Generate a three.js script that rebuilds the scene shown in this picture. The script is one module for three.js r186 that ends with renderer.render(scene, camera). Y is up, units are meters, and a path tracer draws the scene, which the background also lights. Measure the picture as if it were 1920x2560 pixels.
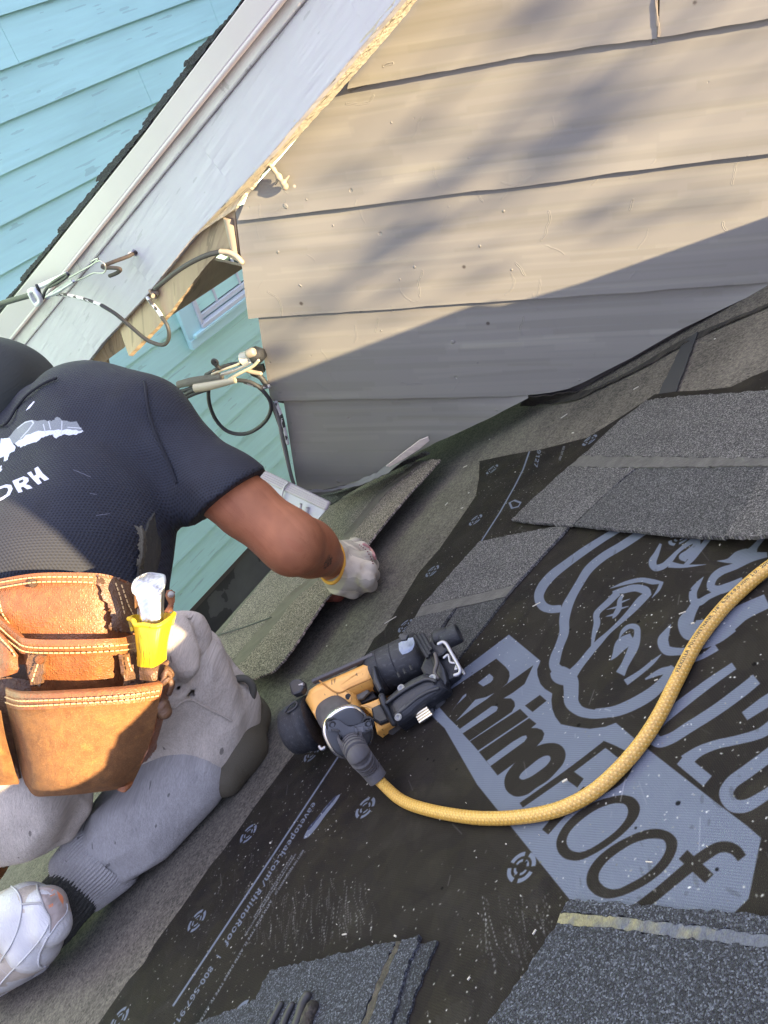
import * as THREE from 'three';
import { mergeGeometries, mergeVertices } from 'three/addons/utils/BufferGeometryUtils.js';
import { RoundedBoxGeometry } from 'three/addons/geometries/RoundedBoxGeometry.js';

// ---------------------------------------------------------------- camera
const V3 = (x, y, z) => new THREE.Vector3(x, y, z);
const EYE = V3(0, 4.2, 0);
const RGT = V3(0.836820, -0.198810, -0.510105), UPV = V3(-0.207502, 0.747045, -0.631559), FWD = V3(-0.506632, -0.634349, -0.583888);
const F = 1923, CX = 960, CY = 1280;                       // lens and centre of the 1920 x 2560 picture
const scene = new THREE.Scene();
const camera = new THREE.PerspectiveCamera(2 * Math.atan(CY / F) * 180 / Math.PI, 0.75, 0.02, 600);
camera.position.copy(EYE); camera.up.copy(UPV); camera.lookAt(EYE.clone().add(FWD));
scene.add(camera);

// ---------------------------------------------------------------- sky, sun, exposure
const SUN = V3(0.953, 0.301, 0.03).normalize();
{
  const W = 256, H = 128, d = new Float32Array(W * H * 4);
  for (let j = 0; j < H; j++) for (let i = 0; i < W; i++) {
    const el = (j + 0.5) / H * Math.PI - Math.PI / 2, az = (i + 0.5) / W * 2 * Math.PI;
    const t = Math.max(0, Math.sin(el)), k = Math.pow(1 - t, 3);
    // direction of the equirect texel, for the pale glow of a low sun
    const dir = V3(-Math.cos(el) * Math.cos(az), Math.sin(el), -Math.cos(el) * Math.sin(az)).multiplyScalar(-1); dir.y = Math.sin(el);
    const g = Math.pow(Math.max(0, dir.dot(SUN)), 2.5) * 2.2;
    const o = (j * W + i) * 4, s = 0.47;
    d[o] = s * (0.66 + 0.24 * k + 0.5 * g); d[o + 1] = s * (0.75 + 0.13 * k + 0.4 * g); d[o + 2] = s * (1.15 - 0.06 * k + 0.25 * g); d[o + 3] = 1;
    if (el < 0) { d[o] *= 0.5; d[o + 1] *= 0.5; d[o + 2] *= 0.45; }
  }
  const t = new THREE.DataTexture(d, W, H, THREE.RGBAFormat, THREE.FloatType);
  t.mapping = THREE.EquirectangularReflectionMapping; t.magFilter = t.minFilter = THREE.LinearFilter; t.needsUpdate = true;
  scene.background = t; scene.environment = t;
}
const sun = new THREE.DirectionalLight(new THREE.Color(1.0, 0.785, 0.48), 5.0);
sun.target.position.copy(EYE).add(V3(-0.7, -0.7, -0.7)); sun.position.copy(sun.target.position).addScaledVector(SUN, 30);
sun.castShadow = true; sun.shadow.radius = 1.0; sun.shadow.mapSize.set(4096, 4096);
Object.assign(sun.shadow.camera, { left: -4, right: 4, top: 4, bottom: -4, near: 1, far: 60 });
scene.add(sun, sun.target);
const renderer = new THREE.WebGLRenderer({ antialias: true });
renderer.toneMapping = THREE.LinearToneMapping; renderer.toneMappingExposure = 4.5;
renderer.shadowMap.enabled = true;

// ---------------------------------------------------------------- helpers
function rng(seed) { let a = seed >>> 0; return () => { a = (a + 0x6D2B79F5) >>> 0; let t = Math.imul(a ^ (a >>> 15), 1 | a); t = (t + Math.imul(t ^ (t >>> 7), 61 | t)) ^ t; return ((t ^ (t >>> 14)) >>> 0) / 4294967296; }; }
const hash3 = (x, y, z) => { let h = Math.imul(x, 374761393) ^ Math.imul(y, 668265263) ^ Math.imul(z, 1274126177); h = Math.imul(h ^ (h >>> 13), 1274126177); return ((h ^ (h >>> 16)) >>> 0) / 4294967296; };
function vnoise(x, y, z) {                                   // smooth value noise, 0..1
  const X = Math.floor(x), Y = Math.floor(y), Z = Math.floor(z); let u = x - X, v = y - Y, w = z - Z;
  u = u * u * (3 - 2 * u); v = v * v * (3 - 2 * v); w = w * w * (3 - 2 * w); let r = 0;
  for (let i = 0; i < 8; i++) { const a = i & 1, b = (i >> 1) & 1, c = i >> 2; r += hash3(X + a, Y + b, Z + c) * (a ? u : 1 - u) * (b ? v : 1 - v) * (c ? w : 1 - w); }
  return r;
}
function tn(x, y, p, seed = 0) {                             // tileable noise with p cells per tile; x, y in 0..1
  x *= p; y *= p; const X = Math.floor(x), Y = Math.floor(y); let u = x - X, v = y - Y; u = u * u * (3 - 2 * u); v = v * v * (3 - 2 * v);
  const h = (a, b) => hash3(((a % p) + p) % p, ((b % p) + p) % p, seed);
  return (h(X, Y) * (1 - u) + h(X + 1, Y) * u) * (1 - v) + (h(X, Y + 1) * (1 - u) + h(X + 1, Y + 1) * u) * v;
}
const tfbm = (x, y, p, o, s = 0) => { let a = 0, w = 0.5, n = 0; for (let i = 0; i < o; i++) { a += w * tn(x, y, p, s + i); n += w; w *= 0.5; p *= 2; } return a / n; };
const lin2s = v => { v = Math.min(1, Math.max(0, v)); return 255 * (v <= 0.0031308 ? 12.92 * v : 1.055 * Math.pow(v, 1 / 2.4) - 0.055); };
// at: the point at a pixel of the picture and a depth along the view axis
function at(px, py, d) { return EYE.clone().addScaledVector(FWD, d).addScaledVector(RGT, (px - CX) / F * d).addScaledVector(UPV, -(py - CY) / F * d); }
const pix = p => { const q = p.clone().sub(EYE), d = q.dot(FWD); return [CX + F * q.dot(RGT) / d, CY - F * q.dot(UPV) / d, d]; };
function plane(p0, n, e1, e2) { n = n.clone().normalize(); return { p0: p0.clone(), n, e1, e2 }; }
function hit(pl, px, py, h = 0) { const r = at(px, py, 1).sub(EYE); const t = (pl.p0.clone().sub(EYE).dot(pl.n) + h) / r.dot(pl.n); return EYE.clone().addScaledVector(r, t); }
const uvOf = (pl, p) => { const q = p.clone().sub(pl.p0); return [q.dot(pl.e1), q.dot(pl.e2)]; };
const from = (pl, u, v, h = 0) => pl.p0.clone().addScaledVector(pl.e1, u).addScaledVector(pl.e2, v).addScaledVector(pl.n, h);
const YUP = V3(0, 1, 0);
// crop(x0, y0, scale, [...]) : positions read off an enlarged crop of the picture
const crop = (x0, y0, s, a) => { const o = []; for (let i = 0; i < a.length; i += 2) o.push([x0 + a[i] / s, y0 + a[i + 1] / s]); return o; };
const used = {};
function numbered(n) { used[n] = (used[n] || 0) + 1; return used[n] === 1 ? n : n + '_' + String(used[n] - 1).padStart(3, '0'); }
function tag(o, label, category, group, kind) { o.userData.label = label; if (category) o.userData.category = category; if (group) o.userData.group = group; if (kind) o.userData.kind = kind; return o; }
function thing(name, label, category, pos, group) { const o = new THREE.Group(); o.name = numbered(name); if (pos) o.position.copy(pos); scene.add(o); tag(o, label, category, group); o.updateMatrixWorld(); return o; }
// mesh: geometry in world coordinates, put under a parent whose own place is taken off
function mesh(name, geo, m, parent) {
  if (Array.isArray(geo)) geo = merge(geo);
  const o = new THREE.Mesh(geo, m); o.castShadow = o.receiveShadow = true;
  if (!parent || parent === scene) { o.name = numbered(name); scene.add(o); return o; }
  o.name = name;
  parent.updateMatrixWorld(true); const inv = parent.matrixWorld.clone().invert(); geo.applyMatrix4(inv);
  parent.add(o); return o;
}
function merge(list) {
  list = list.map(g => { g = g.index ? g.toNonIndexed() : g; for (const k of Object.keys(g.attributes)) if (!['position', 'normal', 'uv'].includes(k)) g.deleteAttribute(k); if (!g.attributes.uv) g.setAttribute('uv', new THREE.Float32BufferAttribute(new Float32Array(g.attributes.position.count * 2), 2)); return g; });
  return mergeGeometries(list);
}
function basis(o, x, y, z) { return new THREE.Matrix4().makeBasis(x, y, z).setPosition(o); }
function curve(pts, closed = false, tension = 0.5) { return new THREE.CatmullRomCurve3(pts, closed, 'catmullrom', tension); }
function tube(pts, r, seg = 60, rad = 10, closed = false) {
  const c = curve(pts, closed); const g = new THREE.TubeGeometry(c, seg, r, rad, closed); const L = c.getLength();
  const uv = g.attributes.uv; for (let i = 0; i < uv.count; i++) uv.setXY(i, uv.getX(i) * L, uv.getY(i) * 2 * Math.PI * r);
  if (closed) return g;
  const caps = [];
  for (const e of [0, 1]) { const s = new THREE.SphereGeometry(r, rad, 6); s.translate(...c.getPointAt(e).toArray()); caps.push(s); }
  return merge([g, ...caps]);
}
// patch: a curved sheet through rows of points, with thickness; uv in metres or by a function of the point
function patch(rows, o = {}) {
  const nu = o.nu || 24, nv = o.nv || 16, th = o.th || 0.004;
  const cs = rows.map(r => r.length > 2 ? curve(r) : null);
  const R = rows.map((r, k) => { const a = []; for (let i = 0; i <= nu; i++) { const t = i / nu; a.push(cs[k] ? (o.arc === false ? cs[k].getPoint(t) : cs[k].getPointAt(t)) : r[0].clone().lerp(r[1], t)); } return a; });
  const P = [];
  for (let i = 0; i <= nu; i++) { const col = R.map(r => r[i]); const c = col.length > 2 ? curve(col) : null; for (let j = 0; j <= nv; j++) { const t = j / nv; (P[j] = P[j] || [])[i] = c ? c.getPoint(t) : col[0].clone().lerp(col[1], t); } }
  if (o.warp) for (let j = 0; j <= nv; j++) for (let i = 0; i <= nu; i++) o.warp(P[j][i], i / nu, j / nv);
  if (o.rough) { const r = rng(o.seed || 5); for (let j = 0; j <= nv; j++) for (let i = 0; i <= nu; i++) if (j === 0 || j === nv || i === 0 || i === nu) { P[j][i].x += (r() - .5) * o.rough; P[j][i].y += (r() - .5) * o.rough; P[j][i].z += (r() - .5) * o.rough; } }
  const N = P.map((row, j) => row.map((p, i) => {
    const a = P[j][Math.min(nu, i + 1)].clone().sub(P[j][Math.max(0, i - 1)]), b = P[Math.min(nv, j + 1)][i].clone().sub(P[Math.max(0, j - 1)][i]);
    const n = b.cross(a).normalize(); return n;
  }));
  // outward is towards where the sheet is seen from unless told otherwise
  const c = P[nv >> 1][nu >> 1]; let s = N[nv >> 1][nu >> 1].dot((o.face || EYE).clone().sub(c)) < 0 ? -1 : 1;
  const pos = [], uv = [], idx = [];
  const W = []; { let u = 0; W[0] = 0; for (let i = 1; i <= nu; i++) { u += P[nv >> 1][i].distanceTo(P[nv >> 1][i - 1]); W[i] = u; } }
  const Hh = []; { let u = 0; Hh[0] = 0; for (let j = 1; j <= nv; j++) { u += P[j][nu >> 1].distanceTo(P[j - 1][nu >> 1]); Hh[j] = u; } }
  const put = (p, i, j) => { pos.push(p.x, p.y, p.z); const q = o.uv ? o.uv(p) : [W[i], -Hh[j]]; uv.push(q[0], q[1]); return pos.length / 3 - 1; };
  const A = P.map((r, j) => r.map((p, i) => put(p, i, j))), B = P.map((r, j) => r.map((p, i) => put(p.clone().addScaledVector(N[j][i], -s * th), i, j)));
  const quad = (a, b, c2, d2, f) => { if (f) idx.push(a, b, c2, a, c2, d2); else idx.push(a, c2, b, a, d2, c2); };
  for (let j = 0; j < nv; j++) for (let i = 0; i < nu; i++) { quad(A[j][i], A[j + 1][i], A[j + 1][i + 1], A[j][i + 1], s > 0); quad(B[j][i], B[j + 1][i], B[j + 1][i + 1], B[j][i + 1], s < 0); }
  const ring = []; for (let i = 0; i < nu; i++) ring.push([0, i]); for (let j = 0; j < nv; j++) ring.push([j, nu]); for (let i = nu; i > 0; i--) ring.push([nv, i]); for (let j = nv; j > 0; j--) ring.push([j, 0]);
  for (let k = 0; k < ring.length; k++) { const [j, i] = ring[k], [j2, i2] = ring[(k + 1) % ring.length]; const a = put(P[j][i], i, j), b = put(P[j2][i2], i2, j2), d = put(P[j][i].clone().addScaledVector(N[j][i], -s * th), i, j), c2 = put(P[j2][i2].clone().addScaledVector(N[j2][i2], -s * th), i2, j2); quad(a, b, c2, d, s > 0); }
  const g = new THREE.BufferGeometry(); g.setAttribute('position', new THREE.Float32BufferAttribute(pos, 3)); g.setAttribute('uv', new THREE.Float32BufferAttribute(uv, 2)); g.setIndex(idx); g.computeVertexNormals(); return g;
}
// slab: a flat outline in a plane, raised to height h with thickness th below its face
function slab(pl, pts, h, th, bevel = 0) {
  const sh = new THREE.Shape(pts.map(p => new THREE.Vector2(p[0], p[1])));
  const g = new THREE.ExtrudeGeometry(sh, { depth: th - 2 * bevel, bevelEnabled: bevel > 0, bevelThickness: bevel, bevelSize: bevel, bevelOffset: -bevel, bevelSegments: bevel > .006 ? 6 : 2, curveSegments: 8 });
  g.translate(0, 0, h - th + bevel);
  const n = pl.e1.clone().cross(pl.e2);
  const flip = n.dot(pl.n) < 0;
  if (flip) g.scale(1, 1, -1);
  g.applyMatrix4(basis(pl.p0, pl.e1, pl.e2, n)); if (flip) { g.computeVertexNormals(); const ix = g.attributes; for (const k of ['position', 'normal', 'uv']) { const a = ix[k], s = a.itemSize; for (let i = 0; i < a.count; i += 3) for (let c = 0; c < s; c++) { const t = a.array[(i + 1) * s + c]; a.array[(i + 1) * s + c] = a.array[(i + 2) * s + c]; a.array[(i + 2) * s + c] = t; } } g.computeVertexNormals(); }
  return g;
}
function ragged(pts, step, amp, seed) { const r = rng(seed), o = []; for (let i = 0; i < pts.length; i++) { const a = pts[i], b = pts[(i + 1) % pts.length], L = Math.hypot(b[0] - a[0], b[1] - a[1]), n = Math.max(1, Math.round(L / step)); for (let k = 0; k < n; k++) { const t = k / n; o.push([a[0] + (b[0] - a[0]) * t + (r() - .5) * amp, a[1] + (b[1] - a[1]) * t + (r() - .5) * amp]); } } return o; }
const box = (w, h, d, r = 0.002) => new RoundedBoxGeometry(w, h, d, 2, Math.min(r, w / 2.1, h / 2.1, d / 2.1));
// rod: a tapered capsule of lathe shape between two points
function rod(a, b, ra, rb = ra, seg = 14) { const d = b.clone().sub(a), L = d.length(); const g = new THREE.CylinderGeometry(rb, ra, L, seg); g.translate(0, L / 2, 0); g.applyQuaternion(new THREE.Quaternion().setFromUnitVectors(YUP, d.normalize())); g.translate(a.x, a.y, a.z); return g; }
// lathe round an axis from a along direction d: profile of [radius, distance]
function spin(a, d, prof, seg = 40) { const g = new THREE.LatheGeometry(prof.map(p => new THREE.Vector2(Math.max(0.0001, p[0]), p[1])), seg); g.applyQuaternion(new THREE.Quaternion().setFromUnitVectors(YUP, d.clone().normalize())); g.translate(a.x, a.y, a.z); return g; }
// surface nets over a signed distance
function nets(sdf, mn, mx, cell, uvf) {
  const nx = Math.ceil((mx.x - mn.x) / cell) + 1, ny = Math.ceil((mx.y - mn.y) / cell) + 1, nz = Math.ceil((mx.z - mn.z) / cell) + 1;
  const v = new Float32Array(nx * ny * nz); let o = 0;
  for (let k = 0; k < nz; k++) for (let j = 0; j < ny; j++) for (let i = 0; i < nx; i++) v[o++] = sdf(mn.x + i * cell, mn.y + j * cell, mn.z + k * cell);
  const id = new Int32Array(nx * ny * nz).fill(-1), pos = [], idx = [], st = [1, nx, nx * ny];
  const C = []; for (let q = 0; q < 8; q++) C.push([(q & 1), (q >> 1) & 1, q >> 2]);
  const E = []; for (let a = 0; a < 8; a++) for (const b of [1, 2, 4]) if (!(a & b)) E.push([a, a | b]);
  for (let k = 0; k < nz - 1; k++) for (let j = 0; j < ny - 1; j++) for (let i = 0; i < nx - 1; i++) {
    const b = i + j * nx + k * nx * ny; let m = 0; const f = [];
    for (let q = 0; q < 8; q++) { const w = v[b + C[q][0] + C[q][1] * nx + C[q][2] * nx * ny]; f.push(w); if (w < 0) m |= 1 << q; }
    if (m === 0 || m === 255) continue;
    let x = 0, y = 0, z = 0, n = 0;
    for (const [p, q] of E) if (((m >> p) & 1) !== ((m >> q) & 1)) { const t = f[p] / (f[p] - f[q]); x += C[p][0] + (C[q][0] - C[p][0]) * t; y += C[p][1] + (C[q][1] - C[p][1]) * t; z += C[p][2] + (C[q][2] - C[p][2]) * t; n++; }
    id[b] = pos.length / 3; pos.push(mn.x + (i + x / n) * cell, mn.y + (j + y / n) * cell, mn.z + (k + z / n) * cell);
  }
  for (let k = 1; k < nz - 1; k++) for (let j = 1; j < ny - 1; j++) for (let i = 1; i < nx - 1; i++) {
    const b = i + j * nx + k * nx * ny, a0 = v[b] < 0;
    for (let ax = 0; ax < 3; ax++) { if ((v[b + st[ax]] < 0) === a0) continue; const u = st[(ax + 1) % 3], w = st[(ax + 2) % 3]; const q = [id[b], id[b - u], id[b - u - w], id[b - w]]; if (a0) idx.push(q[0], q[1], q[2], q[0], q[2], q[3]); else idx.push(q[0], q[2], q[1], q[0], q[3], q[2]); }
  }
  const g = new THREE.BufferGeometry(), nor = new Float32Array(pos.length), e = cell * 0.5, uv = [];
  for (let i = 0; i < pos.length; i += 3) {
    const x = pos[i], y = pos[i + 1], z = pos[i + 2]; const a = sdf(x + e, y, z) - sdf(x - e, y, z), b = sdf(x, y + e, z) - sdf(x, y - e, z), c = sdf(x, y, z + e) - sdf(x, y, z - e), l = Math.hypot(a, b, c) || 1;
    nor[i] = a / l; nor[i + 1] = b / l; nor[i + 2] = c / l; const q = uvf ? uvf(V3(x, y, z), V3(a / l, b / l, c / l)) : [0, 0]; uv.push(q[0], q[1]);
  }
  g.setAttribute('position', new THREE.Float32BufferAttribute(pos, 3)); g.setAttribute('normal', new THREE.BufferAttribute(nor, 3)); g.setAttribute('uv', new THREE.Float32BufferAttribute(uv, 2)); g.setIndex(idx); return g;
}
// limbs: signed distance of tapered capsules joined smoothly; bones are [a, b, ra, rb]
function limbs(bones, k) {
  const B = bones.map(([a, b, ra, rb]) => { const d = b.clone().sub(a); return { x: a.x, y: a.y, z: a.z, dx: d.x, dy: d.y, dz: d.z, l: d.lengthSq() || 1e-9, ra, rb: rb === undefined ? ra : rb }; });
  return (x, y, z) => {
    let r = 1e3;
    for (const b of B) {
      const px = x - b.x, py = y - b.y, pz = z - b.z; let t = (px * b.dx + py * b.dy + pz * b.dz) / b.l; t = t < 0 ? 0 : t > 1 ? 1 : t;
      const ex = px - b.dx * t, ey = py - b.dy * t, ez = pz - b.dz * t; const d = Math.sqrt(ex * ex + ey * ey + ez * ez) - (b.ra + (b.rb - b.ra) * t);
      const h = Math.max(0, k - Math.abs(r - d)) / k; r = Math.min(r, d) - h * h * k * 0.25;
    }
    return r;
  };
}
function bounds(bones, pad) { const b = new THREE.Box3(); for (const [p, q, ra, rb = ra] of bones) { b.expandByPoint(p.clone().addScalar(ra)); b.expandByPoint(p.clone().addScalar(-ra)); b.expandByPoint(q.clone().addScalar(rb)); b.expandByPoint(q.clone().addScalar(-rb)); } return [b.min.addScalar(-pad), b.max.addScalar(pad)]; }

// ---------------------------------------------------------------- planes of the place
const NR = V3(-0.552354, 0.833610, 0), ES = V3(0.833610, 0.552354, 0), EZ = V3(0, 0, 1);
const ROOF = plane(EYE.clone().addScaledVector(NR, -0.42), NR, ES, EZ);          // s runs up the slope, z towards the viewer
const on = (px, py, h = 0) => hit(ROOF, px, py, h);
const ruv = (px, py) => uvOf(ROOF, on(px, py));
const WU = V3(0.957476, 0, -0.288512), WN = V3(0.288512, 0, 0.957476);
const WALL = plane(on(1500, 950), WN, WU, YUP);                                   // the tan gable wall
const wuv = (px, py, h = 0) => uvOf(WALL, hit(WALL, px, py, h));
const bt = 20 * Math.PI / 180, FN = WN.clone().multiplyScalar(Math.cos(bt)).addScaledVector(WU, -Math.sin(bt)), FU = YUP.clone().cross(FN).normalize();
const RAKE = plane(hit(WALL, 590, 480, 0.03), FN, FU, YUP);                       // the white rake boards
const TEAL = plane(V3(-3, EYE.y, 0), V3(1, 0, 0), V3(0, 0, -1), YUP);             // the neighbour's wall
const tuv = (px, py) => uvOf(TEAL, hit(TEAL, px, py));
// ---------------------------------------------------------------- textures and materials
function dtex(w, h, fn, srgb, rx = 1, ry = rx) {             // fn(x, y in 0..1) gives linear rgb or a height
  const d = new Uint8Array(w * h * 4);
  for (let j = 0; j < h; j++) for (let i = 0; i < w; i++) { const c = fn((i + .5) / w, (j + .5) / h, i, j), o = (j * w + i) * 4; if (typeof c === 'number') d[o] = d[o + 1] = d[o + 2] = Math.min(255, Math.max(0, c * 255)); else if (srgb) { d[o] = lin2s(c[0]); d[o + 1] = lin2s(c[1]); d[o + 2] = lin2s(c[2]); } d[o + 3] = 255; }
  const t = new THREE.DataTexture(d, w, h); t.wrapS = t.wrapT = THREE.RepeatWrapping; t.magFilter = THREE.LinearFilter; t.minFilter = THREE.LinearMipmapLinearFilter; t.generateMipmaps = true; t.repeat.set(rx, ry); if (srgb) t.colorSpace = THREE.SRGBColorSpace; t.needsUpdate = true; return t;
}
function ctex(cv, srgb) { const t = new THREE.CanvasTexture(cv); if (srgb) t.colorSpace = THREE.SRGBColorSpace; t.anisotropy = 8; t.wrapS = t.wrapT = THREE.RepeatWrapping; return t; }
function canvas(w, h) { const c = document.createElement('canvas'); c.width = w; c.height = h; return [c, c.getContext('2d')]; }
const css = (r, g, b) => `rgb(${lin2s(r) | 0},${lin2s(g) | 0},${lin2s(b) | 0})`;
const std = (o) => new THREE.MeshStandardMaterial(o);
const rgb = (r, g, b) => new THREE.Color().setRGB(r, g, b);

// mineral granules: irregular grains of several stone colours, each with its own height
function granules(n, size, tones, seed) {
  const cells = size / n | 0, R = rng(seed), P = [];
  for (let i = 0; i < cells * cells; i++) { const t = tones[Math.floor(R() * tones.length)], s = 0.75 + R() * 0.5; P.push([R(), R(), t[0] * s, t[1] * s, t[2] * s, R()]); }
  const col = new Float32Array(size * size * 3), hgt = new Float32Array(size * size);
  for (let j = 0; j < size; j++) for (let i = 0; i < size; i++) {
    const gx = Math.floor(i / n), gy = Math.floor(j / n); let b = 9, b2 = 9, bp = null;
    for (let a = -1; a <= 1; a++) for (let c = -1; c <= 1; c++) { const X = (gx + a + cells) % cells, Y = (gy + c + cells) % cells, p = P[Y * cells + X]; const dx = (gx + a + p[0]) - i / n, dy = (gy + c + p[1]) - j / n, d = Math.sqrt(dx * dx + dy * dy); if (d < b) { b2 = b; b = d; bp = p; } else if (d < b2) b2 = d; }
    const o = j * size + i, big = 0.85 + 0.3 * tfbm(i / size, j / size, 5, 3, seed);
    col[o * 3] = bp[2] * big; col[o * 3 + 1] = bp[3] * big; col[o * 3 + 2] = bp[4] * big; hgt[o] = Math.min(1, (b2 - b) * 1.6) * (0.45 + 0.55 * bp[5]);
  }
  return [col, hgt];
}
function granuleMat(tones, seed, tile, tint = [1, 1, 1], bump = 0.0022) {
  const S = 768, [c, h] = granules(4, S, tones, seed);
  const map = dtex(S, S, (x, y, i, j) => { const o = (j * S + i) * 3; return [c[o] * tint[0], c[o + 1] * tint[1], c[o + 2] * tint[2]]; }, true, 1 / tile), bm = dtex(S, S, (x, y, i, j) => h[j * S + i], false, 1 / tile);
  return std({ map, bumpMap: bm, bumpScale: bump, roughness: 0.86 });
}
const DARKG = [[.05, .055, .065], [.05, .055, .065], [.08, .09, .105], [.03, .032, .038], [.12, .13, .15], [.17, .19, .22], [.07, .075, .085], [.30, .33, .37]];
const GREYG = [[.09, .093, .095], [.06, .062, .064], [.15, .155, .16], [.035, .036, .037], [.24, .245, .25], [.10, .103, .105], [.34, .345, .35]];
const GREEN = [[.10, .101, .088], [.06, .061, .052], [.16, .161, .138], [.03, .031, .026], [.26, .262, .225], [.11, .111, .095], [.34, .34, .30]];

const M = {};
M.granDark = granuleMat(DARKG, 11, 0.19, [.43, .43, .45]);
M.granDarker = granuleMat(DARKG, 12, 0.19, [.30, .30, .31]);
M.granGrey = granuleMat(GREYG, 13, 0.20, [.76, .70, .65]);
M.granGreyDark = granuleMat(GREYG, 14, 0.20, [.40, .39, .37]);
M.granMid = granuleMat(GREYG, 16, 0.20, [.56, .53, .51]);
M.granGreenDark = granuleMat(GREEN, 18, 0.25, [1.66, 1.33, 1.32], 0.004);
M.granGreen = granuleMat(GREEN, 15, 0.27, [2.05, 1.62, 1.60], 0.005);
// mineral surfaced membrane: fine grit, worn patches and small black specks
M.membrane = (() => {
  const S = 1024, R = rng(3), spots = new Float32Array(S * S);
  for (let k = 0; k < 2600; k++) { const x = R() * S | 0, y = R() * S | 0, r = R() < .1 ? 2 : 1; for (let a = -r; a <= r; a++) for (let b = -r; b <= r; b++) spots[((y + a + S) % S) * S + (x + b + S) % S] = R() < .86 ? -1 : .8; }
  const hf = (x, y, i, j) => 0.5 * hash3(i, j, 7) + 0.5 * tn(x, y, 300, 4);
  const map = dtex(S, S, (x, y, i, j) => { const g = 0.60 + 0.34 * hash3(i, j, 7) + 0.42 * (hash3(i >> 1, j >> 1, 17) - .5) + 0.75 * (tn(x, y, 230, 5) - .5) + 0.8 * (tfbm(x, y, 4, 5, 9) - .5) + 0.35 * (tfbm(x, y * .15, 24, 3, 29) - .5); let q = 0.108 * g; const s = spots[j * S + i]; if (s < 0) q *= .3; if (s > 0) q = .25; return [q * 1.08, q * .945, q * .75]; }, true, 1 / .62);
  const bm = dtex(S, S, (x, y, i, j) => hf(x, y, i, j), false, 1 / .62);
  return std({ map, bumpMap: bm, bumpScale: .0012, roughness: .93 });
})();
M.tar = std({ color: rgb(.022, .021, .02), roughness: .55 });
M.tarBrown = std({ map: dtex(256, 256, (x, y, i, j) => { const n = tfbm(x, y, 12, 4, 3) * (0.6 + .8 * hash3(i >> 1, j >> 1, 3)); return [.075 * n, .06 * n, .042 * n]; }, true, 1 / .06), bumpMap: dtex(256, 256, (x, y) => tfbm(x, y, 16, 4, 8), false, 1 / .06), bumpScale: .002, roughness: .75 });
M.tarGrey = std({ map: dtex(256, 256, (x, y, i, j) => { const n = .7 + .5 * tfbm(x, y, 8, 4, 13) * (0.7 + .6 * hash3(i >> 1, j >> 1, 5)); return [.088 * n, .083 * n, .074 * n]; }, true, 1 / .08), bumpMap: dtex(256, 256, (x, y) => tfbm(x, y, 24, 4, 8), false, 1 / .06), bumpScale: .001, roughness: .85 });
M.tarYellow = (() => { const a = ruv(1411, 2315)[0], b = ruv(2010, 2390)[0]; const map = dtex(1024, 256, (x, y, i, j) => { const n = .65 + .5 * tfbm(x, y, 40, 4, 17) + .3 * (hash3(i >> 1, j >> 1, 3) - .5), w = Math.min(1, Math.max(0, 1.25 - x * 2.3 + 2.0 * (tfbm(x, y, 24, 4, 40) - .5))); return [(.092 + .105 * w) * n, (.10 + .08 * w) * n, (.118 - .02 * w) * n]; }, true, 1 / (b - a), 1 / .2); map.offset.x = -a / (b - a); return std({ map, bumpMap: dtex(256, 256, (x, y) => tfbm(x, y, 24, 4, 8), false, 1 / .06), bumpScale: .0016, roughness: .85 }); })();
// painted wood: relief of brush, cracks, runs and curls of old paint drawn as a height
function paintRelief(seed, W, n) {
  const [c, x] = canvas(W, W); const R = rng(seed); x.fillStyle = 'rgb(128,128,128)'; x.fillRect(0, 0, W, W);
  for (let i = 0; i < 1500; i++) { const g = 128 + (R() - .5) * 5 | 0; x.strokeStyle = `rgba(${g},${g},${g},.5)`; x.lineWidth = 1 + R() * 3; const a = R() * W, b = R() * W, l = 40 + R() * 240; x.beginPath(); x.moveTo(a, b); x.lineTo(a + l, b + (R() - .5) * 6); x.stroke(); }
  const wob = (a, b, l, dir, amp) => { x.beginPath(); x.moveTo(a, b); let d = dir; for (let k = 0; k < l; k++) { d += (R() - .5) * amp; a += Math.cos(d) * 6; b += Math.sin(d) * 6; x.lineTo(a, b); } };
  for (let i = 0; i < n; i++) {                               // hair cracks and lifted edges
    const a = R() * W, b = R() * W, l = 3 + R() * 9 | 0, dir = R() < .5 ? Math.PI / 2 + (R() - .5) : R() * 6.3, lw = .7 + R() * R() * 2.0, s = R() * 1e6 | 0; const q = R;
    x.lineJoin = x.lineCap = 'round'; x.strokeStyle = 'rgba(200,200,200,.8)'; x.lineWidth = lw * 1.8; wob(a, b, l, dir, .9); x.stroke(); x.strokeStyle = 'rgba(40,40,40,.8)'; x.lineWidth = lw * .7; x.stroke();
  }
  for (let i = 0; i < n * .6; i++) { const a = R() * W, b = R() * W, r = 1 + R() * R() * 4.5; x.fillStyle = R() < .7 ? 'rgba(235,235,235,.9)' : 'rgba(30,30,30,.8)'; x.beginPath(); x.ellipse(a, b, r, r * (.4 + R()), R() * 3, 0, 7); x.fill(); }
  for (let i = 0; i < 0; i++) { const a = R() * W, b = R() * W, l = 12 + R() * 40, w = 3 + R() * 5; x.strokeStyle = 'rgba(225,225,225,.9)'; x.lineWidth = w; x.beginPath(); x.moveTo(a, b); x.quadraticCurveTo(a + (R() - .5) * 18, b + l * .5, a + (R() - .3) * 16, b + l); x.stroke(); }
  return c;
}
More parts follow.
